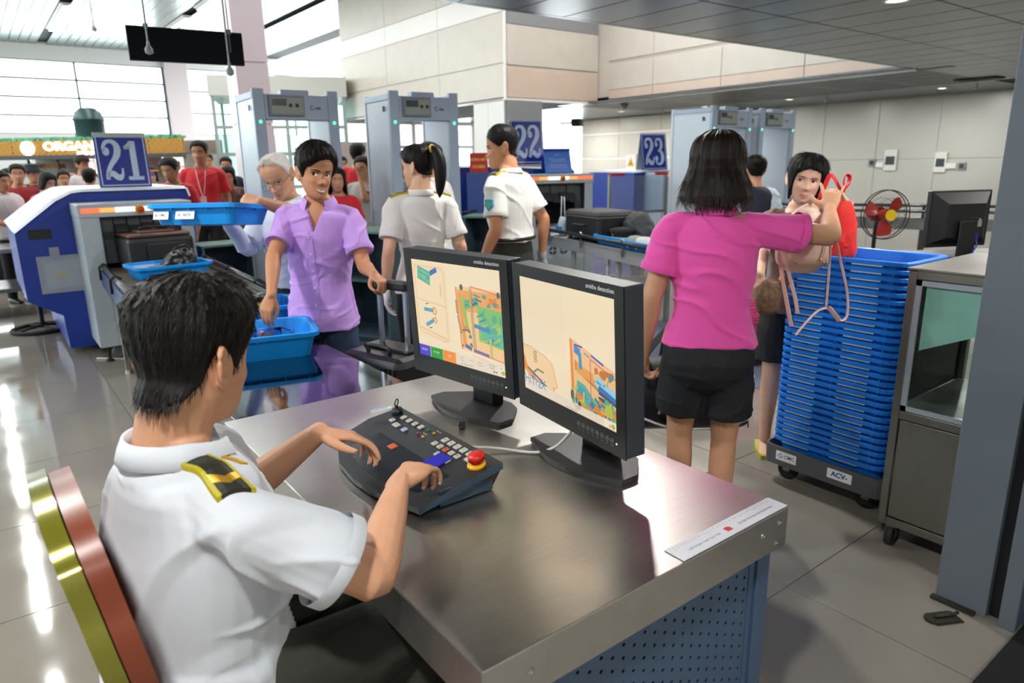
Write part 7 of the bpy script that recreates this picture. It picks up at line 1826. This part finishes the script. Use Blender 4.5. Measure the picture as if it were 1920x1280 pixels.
# girl's small shoulder pouch
q = at(1441, 556, d=3.22)
t = thing('shoulder_pouch', 'small brown patterned pouch at the hip of the girl', 'bag', M=basis(q, rx, ry, V(0, 0, 1)))
o = solid('body', [loft([V(0, 0, -.06), V(0, 0, 0), V(.01, 0, .06)], [(.055, .03), (.06, .034), (.05, .022)], V(1, 0, 0))], .007, mat('brown_monogram', '6a5038', .5, noise_amt=.5, noise_scale=60), None, smooth=2); o.parent = t
MB().tube(catmull([(.04, 0, .05), (.06, 0, .15), (.09, .02, .3)], 3), .006, 6).tube([(.045, -.01, .06), (.05, -.015, .085), (.055, -.01, .11)], .008, 6).build('strap', GOLD, t)

# ------------------------------------------------------------------ right background: fan, screen, bench, wall boxes
fc = at(1657, 402, d=5.6)
t = thing('pedestal_fan', 'black pedestal fan with red blades and red motor near the grey wall', 'fan', (fc.x, fc.y, 0), -.55)
Z = fc.z; FB = mat('black_fan_wire', '16181a', .4); FR = mat('red_fan_blade', 'b02a24', .3)
RXF = T(0, 0, Z) @ RX(PI / 2)
cg = MB()
for r_, z_ in ((.195, 0), (.195, .04), (.13, .075), (.13, -.045), (.07, .085), (.07, -.05)): cg.tube([(r_ * math.cos(a), r_ * math.sin(a), z_) for a in np.linspace(0, 2 * PI, 32, endpoint=False)], .0045 if r_ > .19 else .0015, 5, 0, RXF, closed=True)
for k in range(40):
    a = 2 * PI * k / 40; cg.tube([(.03 * math.cos(a), .03 * math.sin(a), .088), (.13 * math.cos(a), .13 * math.sin(a), .075), (.195 * math.cos(a), .195 * math.sin(a), .02), (.13 * math.cos(a), .13 * math.sin(a), -.045), (.04 * math.cos(a), .04 * math.sin(a), -.052)], .0009, 4, 0, RXF)
cg.build('guard', FB, t)
for k in range(3):
    a = 2 * PI * k / 3 + .5; M = RXF @ RZ(a); b = MB()
    n_ = 9; vs = []
    for i in range(n_):
        for j in range(5):
            rr_ = .035 + .14 * i / (n_ - 1); w_2 = (.35 + .55 * math.sin(PI * (.12 + .75 * i / (n_ - 1)))) * (j / 4 - .3); vs.append((rr_ * math.cos(w_2), rr_ * math.sin(w_2), .03 * (j / 4 - .5)))
    fs = [(i * 5 + j, (i + 1) * 5 + j, (i + 1) * 5 + j + 1, i * 5 + j + 1) for i in range(n_ - 1) for j in range(4)]
    b.add(vs, fs, M, 0, True); b.add([(x, y, z - .003) for x, y, z in vs], [f[::-1] for f in fs], M, 0, True); b.build('blade', FR, t)
MB().cyl((0, 0, -.02), (0, 0, .04), .035, n=16, M=RXF).build('hub', FR, t)
MB().cyl((0, 0, .088), (0, 0, .095), .045, n=18, M=RXF).build('hub_cap', mat('yellow_fan_cap', 'e2c21c', .4), t)
MB().lathe([(.001, -.17), (.05, -.165), (.062, -.13), (.062, -.06), (.04, -.05)], 18, RXF).build('motor', mat('red_motor', '8e1f1c', .25), t)
MB().tube([(0, .08, Z - .04), (0, .09, Z - .10), (0, .09, .02)], .016, 10).lathe([(.20, 0), (.19, .02), (.05, .035), (.02, .05)], 24, T(0, .09, 0)).build('stand', FB, t)

mb0 = at(1803, 430, d=4.1)
t = thing('counter', 'low dark steel counter behind the cabinet carrying the black screen', 'counter', M=T(mb0.x, mb0.y, 0) @ RZ(-.55))
MB().box((-.7, -.25, .93), (.7, .35, .96)).build('top', mat('dark_counter_top', '3b3f42', .35, .5), t)
for x in (-.68, .64):
    for y in (-.23, .29): MB().box((x, y, 0), (x + .04, y + .04, .93)).build('leg', STEEL_D, t)
t = thing('screen', 'black desktop screen seen from behind, beside the column', 'monitor', M=T(mb0.x, mb0.y, .96) @ RZ(-.55) @ RZ(.12))
mh = .045; Mm = T(0, 0, .06)
MB().box((-.215, .03, .0), (.215, .06, .33), Mm, ch=.006).build('front_shell', BLACKP, t)
bk = MB(); a_, b_ = .20, .13
vs = [(-a_, .03, .02), (a_, .03, .02), (a_, .03, .32), (-a_, .03, .32), (-b_, -.02, .06), (b_, -.02, .06), (b_, -.02, .255), (-b_, -.02, .255)]
bk.add(vs, [(4, 5, 6, 7), (0, 1, 5, 4), (1, 2, 6, 5), (2, 3, 7, 6), (3, 0, 4, 7)], Mm).build('rear_shell', BLACKP, t)
vt = MB()
for j in range(3):
    for k in range(5): vt.box((-.12 + k * .05, .001 + j * .012, .275 + j * .014), (-.085 + k * .05, .004 + j * .012, .280 + j * .014), Mm)
vt.build('vent_slots', mat('vent_grey', '4a4d50', .5), t)
MB().box((-.06, -.05, -.06), (.06, -.035, .16), Mm, ch=.006).box((-.12, -.10, -.06), (.12, .06, -.048), Mm, ch=.004).build('stand', BLACKP, t)
MB().box((.07, -.022, .12), (.115, -.0195, .16), Mm).build('rating_label', mat('grey_label', '8a8d90', .5), t)
MB().cyl((.068, -.05, .165), (.068, -.02, .165), .008, n=10, M=Mm).build('screw', CHROME, t)
MB().box((.06, -.04, .045), (.085, -.018, .085), Mm, ch=.003).tube(catmull([(.072, -.04, .05), (.06, -.06, .01), (.02, -.07, -.03)], 4), .004, 6, 0, Mm).build('video_plug', mat('navy_plug', '2a2a8a', .4), t)

bq = at(1745, 430, d=7.2)
t = thing('repacking_bench', 'long steel repacking bench with black rails by the grey wall', 'bench', M=T(bq.x, bq.y, 0) @ RZ(-1.15))
for z in (.99, 1.05): MB().tube([(-1.8, 0, z), (2.0, 0, z)], .016, 8).build('rail', mat('black_rail', '22252a', .25), t)
MB().box((-1.8, .02, .80), (2.0, .06, .92)).build('beam', STEEL_D, t); MB().box((-1.8, -.35, .55), (2.0, .05, .58)).build('shelf', STEEL_D, t)
for x in (-1.7, -.9, -.1, .7, 1.5):
    MB().box((x, .0, 0), (x + .06, .06, .80)).build('leg', mat('dark_leg', '2a2826', .5), t); MB().box((x, -.01, .92), (x + .03, .02, 1.06)).build('rail_post', RUBBER, t)
for k, (px, py, w, h, c, lab) in enumerate(((1637, 305, .16, .16, 'box_black', 'small black socket box on the grey wall, left group'), (1652, 309, .22, .13, 'box_white', 'white double socket on the grey wall, left group'), (1671, 300, .30, .50, 'box_big', 'tall white switch box with dark window on the grey wall, left group'),
                                            (1765, 304, .26, .46, 'box_big', 'tall white switch box with dark window on the grey wall, right group'), (1785, 311, .22, .13, 'box_white', 'white double socket on the grey wall, right group'), (1805, 311, .16, .16, 'box_black', 'small black socket box on the grey wall, right group'))):
    q = at(px, py, x=RIGHT_X); t = thing('socket_box', lab, 'socket', (RIGHT_X - .016, q.y, q.z))
    MB().box((-.05, -w / 2, -h / 2), (0, w / 2, h / 2), ch=.008).build('case', mat('box_cream', 'dcdcd4', .5) if c != 'box_black' else mat('box_grey', '8a8c8a', .5), t)
    if c == 'box_big': MB().box((-.055, -w * .36, -h * .22), (-.05, w * .36, h * .18)).build('window', mat('dark_window', '1c2226', .2), t)
    elif c == 'box_black': MB().box((-.055, -w * .3, -h * .3), (-.05, w * .3, h * .3)).build('face', mat('dark_window', '1c2226', .2), t)
    else:
        for s in (-1, 1): MB().box((-.054, s * w * .22 - .04, -.035), (-.05, s * w * .22 + .04, .035)).build('face', WHITEPL, t)
q = at(1836, 147, z=LOW_Z)
t = thing('ceiling_vent', 'dark air vent in the low ceiling at the upper right', 'vent', (q.x, q.y, LOW_Z - .012), PI / 2)
MB().box((-.35, -.22, 0), (.35, .22, .01)).build('backing', mat('vent_dark', '14130f', .8), t)
for k in range(9): MB().box((-.34, -.20 + k * .047, -.012), (.34, -.185 + k * .047, .0)).build('slat', mat('vent_brown', '3a362c', .5), t)
for px, py, lab in ((1550, 183, 'small sprinkler head left of the right downlight'), (1832, 159, 'small sprinkler head under the vent at the right'), (1243, 203, 'small sprinkler head above lane sign 23')):
    q = at(px, py, z=LOW_Z); t = thing('sprinkler', lab, 'sprinkler', (q.x, q.y, LOW_Z))
    MB().cyl((0, 0, -.07), (0, 0, 0), .014, n=8).cyl((0, 0, -.08), (0, 0, -.07), .05, n=12).build('body', STEEL_D, t)
q = at(1171, 196, z=LOW_Z); t = thing('speaker_cone', 'grey ceiling horn above the radiation warning sign', 'speaker', (q.x, q.y, LOW_Z)); MB().lathe([(.10, -.01), (.09, -.04), (.04, -.10), (.0001, -.12)], 16).build('body', mat('horn_grey', '8a8f92', .5), t)
q = at(1082, 230, d=17.2); t = thing('wall_speaker', 'black loudspeaker box at the corner of the pale wall', 'speaker', (q.x, q.y, q.z), .4)
MB().box((-.11, -.12, -.09), (.11, .12, .09), ch=.02).build('case', BLACKP, t); MB().box((-.02, .12, -.02), (.02, .45, .02)).build('bracket', BLACKP, t)

# ------------------------------------------------------------------ hanging sign, water tank, glass lobby, food shop
h0, h1 = at(234, 47, z=2.78), at(452, 63, z=2.78)
dv = h1 - h0; t = thing('hanging_sign', 'blank black sign board hanging from the high ceiling', 'sign', M=T(h0.x, h0.y, h0.z) @ RZ(math.atan2(dv.y, dv.x)))
wS = V(dv.x, dv.y, 0).length; hS = .29
MB().box((0, -.03, -hS), (wS, .03, 0), ch=.004).build('board', mat('sign_black', '0c1015', .6, spec=.2), t)
for x in (.16, wS - .12):
    MB().tube([(x, -.045, 4.0 if False else HALL_Z - h0.z), (x, -.045, -hS * .62)], .006, 6).build('hanger_rod', STEEL_D, t)
    MB().box((x - .02, -.05, -.02), (x + .02, .05, .02)).build('rod_clamp', STEEL_D, t)
for k, (px, py, lab) in enumerate(((279, 92, 'grey sensor knob on the left rod before the black sign'), (431, 132, 'grey sensor knob on the right rod below the black sign'), (176, 52, 'small grey ceiling camera hanging left of the black sign'))):
    q = at(px, py, d=5.7 if k < 2 else 9.0); s = thing('sensor', lab, 'sensor', (q.x, q.y, q.z))
    MB().lathe([(.0001, -.045), (.03, -.03), (.032, 0), (.012, .03), (.010, .06)], 14).build('body', mat('sensor_grey', 'a8acb2', .4), s); MB().cyl((0, 0, .05), (0, 0, HALL_Z - q.z), .007, n=6).build('rod', STEEL_D, s)
q = at(168, 236, d=19.5)
t = thing('water_tank', 'dark green round tank standing on top of the food shop', 'tank', (q.x, q.y, q.z - .45))
MB().lathe([(.36, 0), (.38, .1), (.38, .58), (.41, .60), (.41, .64), (.36, .68), (.34, .80), (.20, .92), (.0001, .96)], 24).build('drum', mat('dark_green_tank', '2c4a4c', .35), t)
# glass lobby behind the gates
LG = glass('lobby_glass', (.80, .93, .92), .14); LF = mat('lobby_frame', '9fb0ac', .4)
g0 = at(512, 200, d=20.0)
t = thing('glass_lobby', 'pale green glass lobby behind the lilac column', 'lobby', (g0.x, g0.y, 0), -.35)
wL, hL, dL = 3.6, 3.75, 3.0
for x in (-1.6, -.55, .35, wL - 1.6):
    MB().box((x - .05, -.05, 0), (x + .05, .05, hL)).build('post', LF, t); MB().box((x - .05, dL - .05, 0), (x + .05, dL + .05, hL)).build('post', LF, t)
for z in (.1, .95, 1.9, 2.65):
    for (a, b) in ((-1.55, -.6), (-.5, .3), (.4, wL - 1.65)): MB().box((a, -.01, z + .05), (b, .01, {.1: .9, .95: 1.85, 1.9: 2.6, 2.65: 3.45}[z])).build('pane', LG, t)
    MB().box((-1.6, -.04, z - .05), (wL - 1.6, .04, z + .05)).build('rail', LF, t)
    MB().box((wL - 1.62, 0, z + .05), (wL - 1.6, dL, z + .8)).build('pane', LG, t)
MB().box((-1.7, -.1, hL - .25), (wL - 1.5, dL + .1, hL + .3)).build('roof', mat('lobby_roof', 'd7d9d2', .4), t)
# food shop
D = 18.5
s0, s1 = at(-40, 262, d=D + .6), at(345, 258, d=D)
dv = s1 - s0; wS = V(dv.x, dv.y, 0).length
SM_ = T(s0.x, s0.y, 0) @ RZ(math.atan2(dv.y, dv.x))
t = thing('food_shop', 'food shop with woven bamboo fascia and glowing white letters at the far left', 'shop', M=SM_)
zt, zb = at(345, 258, d=D).z, at(345, 287, d=D).z
BAM = mat('woven_bamboo', 'a8771e', .6, noise_amt=.45, noise_scale=34, stretch=(1, 1, 2.2)); 
for a in range(6): MB().box((wS * a / 6 + .01, -.06, zb), (wS * (a + 1) / 6 - .01, 0, zt), ch=.01).build('fascia_panel', BAM, t)
# diagonal weave, real strips on the fascia
wv = MB(); k = 0
nW = int(wS / .085)
for i in range(nW):
    for j in range(5):
        x = (i + .5) * .085; z = zb + (j + .5) * (zt - zb) / 5; s = 1 if (i + j) % 2 else -1
        wv.cbox((0, 0, 0), (.085, .008, .022), T(x, -.064, z) @ RY(s * .78))
o = wv.build('weave', mat('bamboo_strip', 'c89632', .6), t); o['kind'] = 'stuff'
MB().box((0, -.2, zb - .10), (wS, .05, zb)).build('canopy_edge', mat('dark_canopy', '2a2c34', .5), t)
lv = MB()
for k in range(260): x = rnd.uniform(0, wS); lv.cbox((x, -.02 + rnd.uniform(-.04, .04), zt + .03), (.09, .05, .05), T(0, 0, rnd.uniform(-.02, .03)))
o = lv.build('ivy', mat('plastic_ivy', '4aa078', .6, noise_amt=.4, noise_scale=20), t); o['kind'] = 'stuff'
def sx(px): 
    q = at(px, 273, d=D + .3); return (SM_.inverted() @ q).x
EML = mat('lit_letter', 'ffffff', .4, emit='ffffff', estr=2.4)
zc = (zt + zb) / 2
MB().cyl((sx(45), -.13, zc), (sx(45), -.06, zc), (zt - zb) * .46, n=28).build('logo_disc', EML, t)
lw = sx(266) - sx(77)
tx = MB().text('ORGANIC LIFE', (zt - zb) * .80, T(0, 0, 0), ext=.02, bold=.004, align='LEFT'); wx = max(p[0] for p in tx.v); kx = lw / wx
tx.v = [tuple(T(sx(77), -.09, zc + .03) @ UPX @ Vector((p[0] * kx, p[1], p[2]))) for p in tx.v]; tx.build('lettering', EML, t)
t2 = MB().text('FOOD', (zt - zb) * .48, T(0, 0, 0), ext=.02, bold=.008, align='LEFT'); t2.v = [tuple(T(sx(146), -.12, zb + .01) @ UPX @ Vector(p)) for p in t2.v]; t2.build('lettering', EML, t)
MB().box((0, .0, 0), (wS, .08, 1.0)).build('counter_front', mat('shop_counter', '4a3a30', .5), t)
MB().box((0, -.08, 1.0), (wS, .45, 1.05)).build('counter_top', mat('shop_counter_top', 'c8bfae', .3), t)
MB().box((0, 1.9, 0), (wS, 2.0, zt)).box((wS - .1, 0, 0), (wS, 2.0, zb)).build('back_wall', mat('shop_back_wall', '8f7f72', .6), t)
MB().box((0, 0, zb - .02), (wS, 2.0, zb + .02)).build('shop_ceiling', mat('dark_canopy', '2a2c34', .5), t)
bc = ['e8d8dc', 'f4e8c8', 'f0e2d4', 'e6d0c8', 'f2dca0', 'e8e0dc']
for k, px in enumerate((95, 122, 148, 205, 272, 292)):
    x = sx(px); MB().box((x - .16, 1.2, 1.42), (x + .17, 1.24, 1.92)).build('menu_board', mat('lit_menu_%d' % k, bc[k], .4, emit=bc[k], estr=1.3), t)
    MB().box((x - .12, 1.19, 1.50), (x + .02, 1.199, 1.74)).box((x + .04, 1.19, 1.56), (x + .13, 1.199, 1.60)).build('menu_picture', mat('menu_pic_%d' % k, ['d890a8', 'e8c860', 'e07a4a', 'c85a4a', 'd8a030', 'c88a70'][k], .5), t)
for px in (10, 45): MB().box((sx(px) - .35, .5, 1.05), (sx(px) + .30, .9, 1.75)).build('display_case', glass('case_glass', (.85, .95, .94), .2), t); MB().box((sx(px) - .35, .55, 1.6), (sx(px) + .3, .85, 1.72)).build('display_food', mat('orange_food', 'c8683c', .6, noise_amt=.6, noise_scale=18), t)
for px in (9, 134, 290, 297): MB().ball((sx(px), .5, 1.86), .06, 10).build('lamp_bulb', EML, t)
MB().box((sx(22), .2, 0), (sx(22) + .05, .25, zb)).box((sx(83), .2, 0), (sx(83) + .05, .25, zb)).build('post', INK, t)
# table with a kettle barrow at the far left
q = at(14, 445, d=7.6)
t = thing('steel_side_table', 'low steel roller table at the far left edge behind the blue scanner', 'table', M=T(q.x, q.y, 0) @ RZ(.05))
MB().box((-.9, -.3, .70), (.35, .5, .74)).build('top', STEEL, t); MB().box((-.9, -.3, .28), (.35, .5, .32)).build('shelf', STEEL_D, t)
for x in (-.88, .30):
    for y in (-.28, .45): MB().box((x, y, 0), (x + .04, y + .04, .70)).build('leg', STEEL_D, t)
q = at(82, 618, z=0)
t = thing('round_base_stand', 'black stand with round ring base beside the blue scanner panel', 'stand', (q.x, q.y, 0))
MB().tube([(.26 * math.cos(a), .26 * math.sin(a), .02) for a in np.linspace(0, 2 * PI, 28, endpoint=False)], .02, 8, closed=True).build('ring', RUBBER, t)
sp = MB()
for k in range(4): sp.tube([(0, 0, .05), (.26 * math.cos(k * PI / 2 + .4), .26 * math.sin(k * PI / 2 + .4), .02)], .012, 6)
sp.cyl((0, 0, .03), (0, 0, .08), .035, n=12).build('spokes', RUBBER, t); MB().cyl((0, 0, .06), (0, 0, .9), .022, n=12).build('pole', mat('black_pole', '1a1c1e', .3), t)
t = thing('blue_trestle', 'bright blue plastic trestle behind the teal shelf of lane 21', 'trestle', M=T(at(405, 425, d=7.4).x, at(405, 425, d=7.4).y, 0) @ RZ(-.4))
for x in (-.28, .28): MB().tube([(x, -.12, 0), (x * .75, 0, 1.12)], .025, 4, flat=(.06, .03)).build('leg', TRAYBLUE, t)
MB().box((-.24, -.02, 1.05), (.24, .02, 1.12), ch=.008).box((-.26, -.07, .45), (.26, -.03, .52), ch=.008).build('bar', TRAYBLUE, t)
q = at(20, 540, z=0)
t = thing('dark_trolley_bag', 'dark wheeled bag at the left edge beneath the steel roller table', 'bag', (q.x - .1, q.y, 0))
MB().box((-.18, -.12, .06), (.18, .12, .5), ch=.03).build('body', SKB, t)
for x in (-.14, .14): MB().cyl((x, -.08, .03), (x + .03, -.08, .03), .03, n=12).box((x, -.1, .03), (x + .02, -.06, .07)).build('wheel', RUBBER, t)
# anti-slip carpet at the exit of lane 22
t = thing('carpet_runner', 'blue grey carpet runner on the tiles behind the woman in pink', 'carpet', (4.12, 1.6, 0))
MB().box((0, 0, .0005), (1.08, 3.1, .006), ch=.002).build('pile', mat('blue_grey_carpet', '5a6274', .95, noise_amt=.15, noise_scale=60), t)
q = at(700, 612, z=0)
t = thing('carpet_mat', 'blue grey carpet mat in front of the walk-through gates', 'carpet', (q.x - .55, q.y - .9, 0), -.25)
MB().box((0, 0, .0005), (1.5, 1.9, .006), ch=.002).build('pile', mat('blue_grey_carpet', '5a6274', .95, noise_amt=.15, noise_scale=60), t)
# ------------------------------------------------------------------ people further back
REDP_ = mat('red_polo_cotton', 'd8202e', .75, sheen=.2); WPOLO = mat('white_polo_cotton', 'dcd8da', .75); NAVY = mat('navy_cloth', '1e2436', .8); PINKT = mat('dusty_pink_top', 'c98a94', .8)
BLUS = mat('blue_shirt_cotton', '2f56a8', .75); GREYT = mat('grey_tee_cotton', 'a3a29a', .8); BRPAT = mat('brown_patterned_cloth', '7a5f52', .8, noise_amt=.5, noise_scale=30); ORANGE = mat('orange_cloth', 'd8502c', .8); TANC = mat('tan_collar', '8a7358', .7)
SHORT = sym([(0, .068), (30, .068), (50, .05), (64, .02), (76, -.006), (84, -.014), (92, .014), (102, .016), (112, -.005), (124, -.04), (150, -.062), (180, -.066)])
LONGH = sym([(0, .068), (25, .064), (50, .02), (66, -.06), (80, -.12), (100, -.17), (140, -.20), (180, -.20)])
BOB = sym([(0, .066), (25, .060), (45, .02), (60, -.06), (75, -.09), (100, -.10), (140, -.10), (180, -.10)])
def crowd(label, px, py, d, az, top, sk=SK_T, hair=SHORT, th=None, female=False, vox=.011, arms=None, collar=None, bottom=BLACKTR, lean=0, head=(0, 0, 0), long=False, face=True, hm=HAIRB, girth=1.0, sleeve=.72, hem=-.08, seed=1, strand=0):
    P = Person.at_head(label, px, py, d, az, skin_m=sk, voxel=vox, female=female, lean=lean, head=head, girth=girth)
    arms = arms or {}
    P.arm(-1, wrist=arms.get(-1, (-.23, .06, .86)), pole=arms.get('pl', (-.4, -1, 0)), hn=(-1, 0, .2), curl=(30, 35, 25))
    P.arm(1, wrist=arms.get(1, (.23, .06, .86)), pole=arms.get('pr', (.4, -1, 0)), hn=(1, 0, .2), curl=(30, 35, 25))
    P.body(hn=44)
    if face: P.face()
    P.shirt(top, sleeve=sleeve, hem=hem, loose=.018, amp=.006, seed=seed * 1.7, sl_loose=.022, long=long, flare=.012)
    P.trousers(bottom, wl=.0, loose=.006); P.shoes(mat('black_leather', '0e0e0e', .3))
    if collar: P.collar(collar, r=.064)
    if hair: P.hair(hair, th or (lambda a, v: .010 + .010 * v), n=56, k=16, rough=.0012, seed=seed, strand=strand or 260, strand_len=.03, lift=.12, matl=hm, flare=.12, smax=.8, zs=.03 if hair in (BOB, LONGH) else -.035)
    return P
p1 = crowd('man in red polo shirt with lanyard looking left, tallest of the red shirts', 374, 287, 8.4, 200, REDP_, SK_B, collar=TANC, head=(10, 0, 0), seed=2)
ln = MB(); ln.tube(catmull([V(-.05, .13, 1.40), V(-.03, .165, 1.25), V(.0, .17, 1.12), V(.03, .165, 1.25), V(.05, .13, 1.40)], 4), .005, 4, 0, p1.M).box((-.03, .165, 1.02), (.03, .172, 1.12), p1.M)
p1.piece(ln, 'lanyard_badge', mat('pale_badge', 'd8c8c8', .5))
crowd('man in red polo shirt looking down behind the scanner of lane 21', 318, 318, 7.7, 216, REDP_, SK_B, collar=TANC, head=(4, 16, 0), seed=3)
crowd('woman with long black hair and brown patterned blouse near the first gate', 428, 330, 8.8, 206, BRPAT, SK_L, hair=LONGH, female=True, lean=8, head=(-8, 8, 0), arms={-1: (-.06, .26, 1.18), 'pl': (-.8, -.2, -.6)}, seed=4)
crowd('dark haired person standing behind the long haired woman in brown', 424, 311, 10.6, 200, NAVY, SK_T, seed=5)
crowd('woman with black bob in dusty pink top bending by the scanner panel', 90, 342, 8.2, 142, PINKT, SK_L, hair=BOB, female=True, lean=5, head=(14, 14, 0), arms={1: (.12, .30, 1.02), -1: (-.08, .32, 1.05)}, seed=6)
crowd('man in white polo shirt cut by the left edge of the picture', 2, 340, 8.1, 150, WPOLO, SK_T, collar=WPOLO, head=(-10, 6, 0), arms={1: (.10, .26, 1.02), -1: (-.12, .28, 1.0), 'pr': (.9, -.3, -.4)}, seed=7)
crowd('dark haired person behind the man in white polo at the left', 17, 334, 9.0, 160, NAVY, SK_B, seed=8)
crowd('young man with red shirt and navy jacket at the left', 33, 327, 8.7, 170, mat('dark_red_cloth', '9a2430', .8), SK_T, head=(10, 0, 0), seed=9)
hp = crowd('person in navy with a dark bucket hat near the food shop', 62, 327, 10.6, 160, NAVY, SK_B, seed=10)
hp.piece(MB().lathe([(.150, .035), (.105, .065), (.098, .13), (.085, .155), (.0001, .165)], 22, hp.M @ hp.HM).build.__self__, 'bucket_hat', mat('dark_hat', '20242c', .8))
crowd('person with brown hair and orange top behind the woman in dusty pink', 119, 336, 9.6, 175, ORANGE, SK_T, seed=11, hm=HAIRBR)
crowd('bald person facing right by the shop counter', 136, 337, 11.2, 120, GREYT, SK_B, hair=None, seed=12)
cp2 = crowd('person with a dark cap and white shirt left of lane sign 21', 155, 309, 11.0, 150, WPOLO, SK_B, seed=13)
cp2.piece(MB().lathe([(.100, .045), (.098, .09), (.075, .14), (.0001, .155)], 20, cp2.M @ cp2.HM).prism([(-.07, .06), (.07, .06), (.06, .17), (0, .185), (-.06, .17)], .045, .055, cp2.M @ cp2.HM), 'cap', mat('brown_cap', '3a2a26', .8))
crowd('man in blue shirt seen from behind just left of lane sign 21', 168, 333, 9.2, 20, BLUS, SK_B, seed=14)
vs_ = crowd('woman with yellow visor and sunglasses right of lane sign 21', 284, 328, 10.2, 190, WPOLO, SK_L, hair=BOB, female=True, seed=15)
vs_.piece(MB().tube([(.092 * math.sin(a), -.005 + .108 * math.cos(a), .06) for a in np.linspace(0, 2 * PI, 22, endpoint=False)], .014, 6, 0, vs_.M @ vs_.HM, closed=True), 'visor', mat('yellow_visor', 'c8963c', .6))
vs_.piece(MB().box((-.055, .098, -.014), (.055, .108, .016), vs_.M @ vs_.HM, ch=.004), 'sunglasses', mat('violet_lens', '6a5ac8', .15))
crowd('dark haired person far behind the tall man in red polo', 389, 303, 12.5, 190, WPOLO, SK_B, seed=16)
crowd('man in red shirt turned away behind the second gate', 671, 289, 9.2, 30, REDP_, SK_B, seed=17, head=(18, 0, 0))
gt = crowd('young man with glasses in grey tee shirt, hand on chin, by the second gate', 680, 315, 7.7, 232, GREYT, SK_B, head=(-4, 4, 0), arms={-1: (-.03, .17, 1.47), 'pl': (-.3, .3, -1)}, seed=18)
gm = MB()
for q in (-1, 1): gm.tube([(q * .034 + .022 * math.cos(a), .108, -.002 + .017 * math.sin(a)) for a in np.linspace(0, 2 * PI, 14, endpoint=False)], .003, 5, 0, gt.M @ gt.HM, closed=True)
gt.piece(gm, 'glasses', INK)
crowd('person in red shirt almost hidden behind the man in lilac', 632, 338, 6.6, 200, REDP_, SK_T, hair=LONGH, female=True, seed=19, hm=HAIRBR)
crowd('dark haired person far behind, between lilac man and second gate', 641, 309, 11.5, 190, NAVY, SK_B, seed=20)
wo = crowd('second officer in white uniform hidden behind the ponytail of the woman officer', 803, 300, 5.4, 330, WHITESH2, SK_B, collar=WHITESH2, seed=21)
epaulettes(wo)
crowd('person with dark hair peeking past the face of the woman officer', 749, 308, 8.2, 200, GREYT, SK_T, seed=22)
bn = crowd('person with dark hair bun, navy vest and pale blue sleeves behind the woman in pink', 1416, 318, 6.0, 40, mat('pale_blue_cloth', 'b8c6d4', .8), SK_T, hair=sym([(0, .07), (40, .05), (70, .01), (100, -.01), (140, -.05), (180, -.055)]), female=True, face=False, seed=23, strand=500, th=lambda a, v: .018)
bn.piece(MB().ball((0, -.10, .07), .055, 14, 0, bn.M @ bn.HM, (1.1, .8, 1)), 'hair_bun', HAIRB)
solid('vest', [loft([p for p in bn.spine[1:]], [(a + .026, b + .026) for a, b in bn.trad[1:-1]] + [(.086, .074)], bn.sides[1:], n=24, r0=False, r1=False)], .011, NAVY, bn.root, M=bn.M)
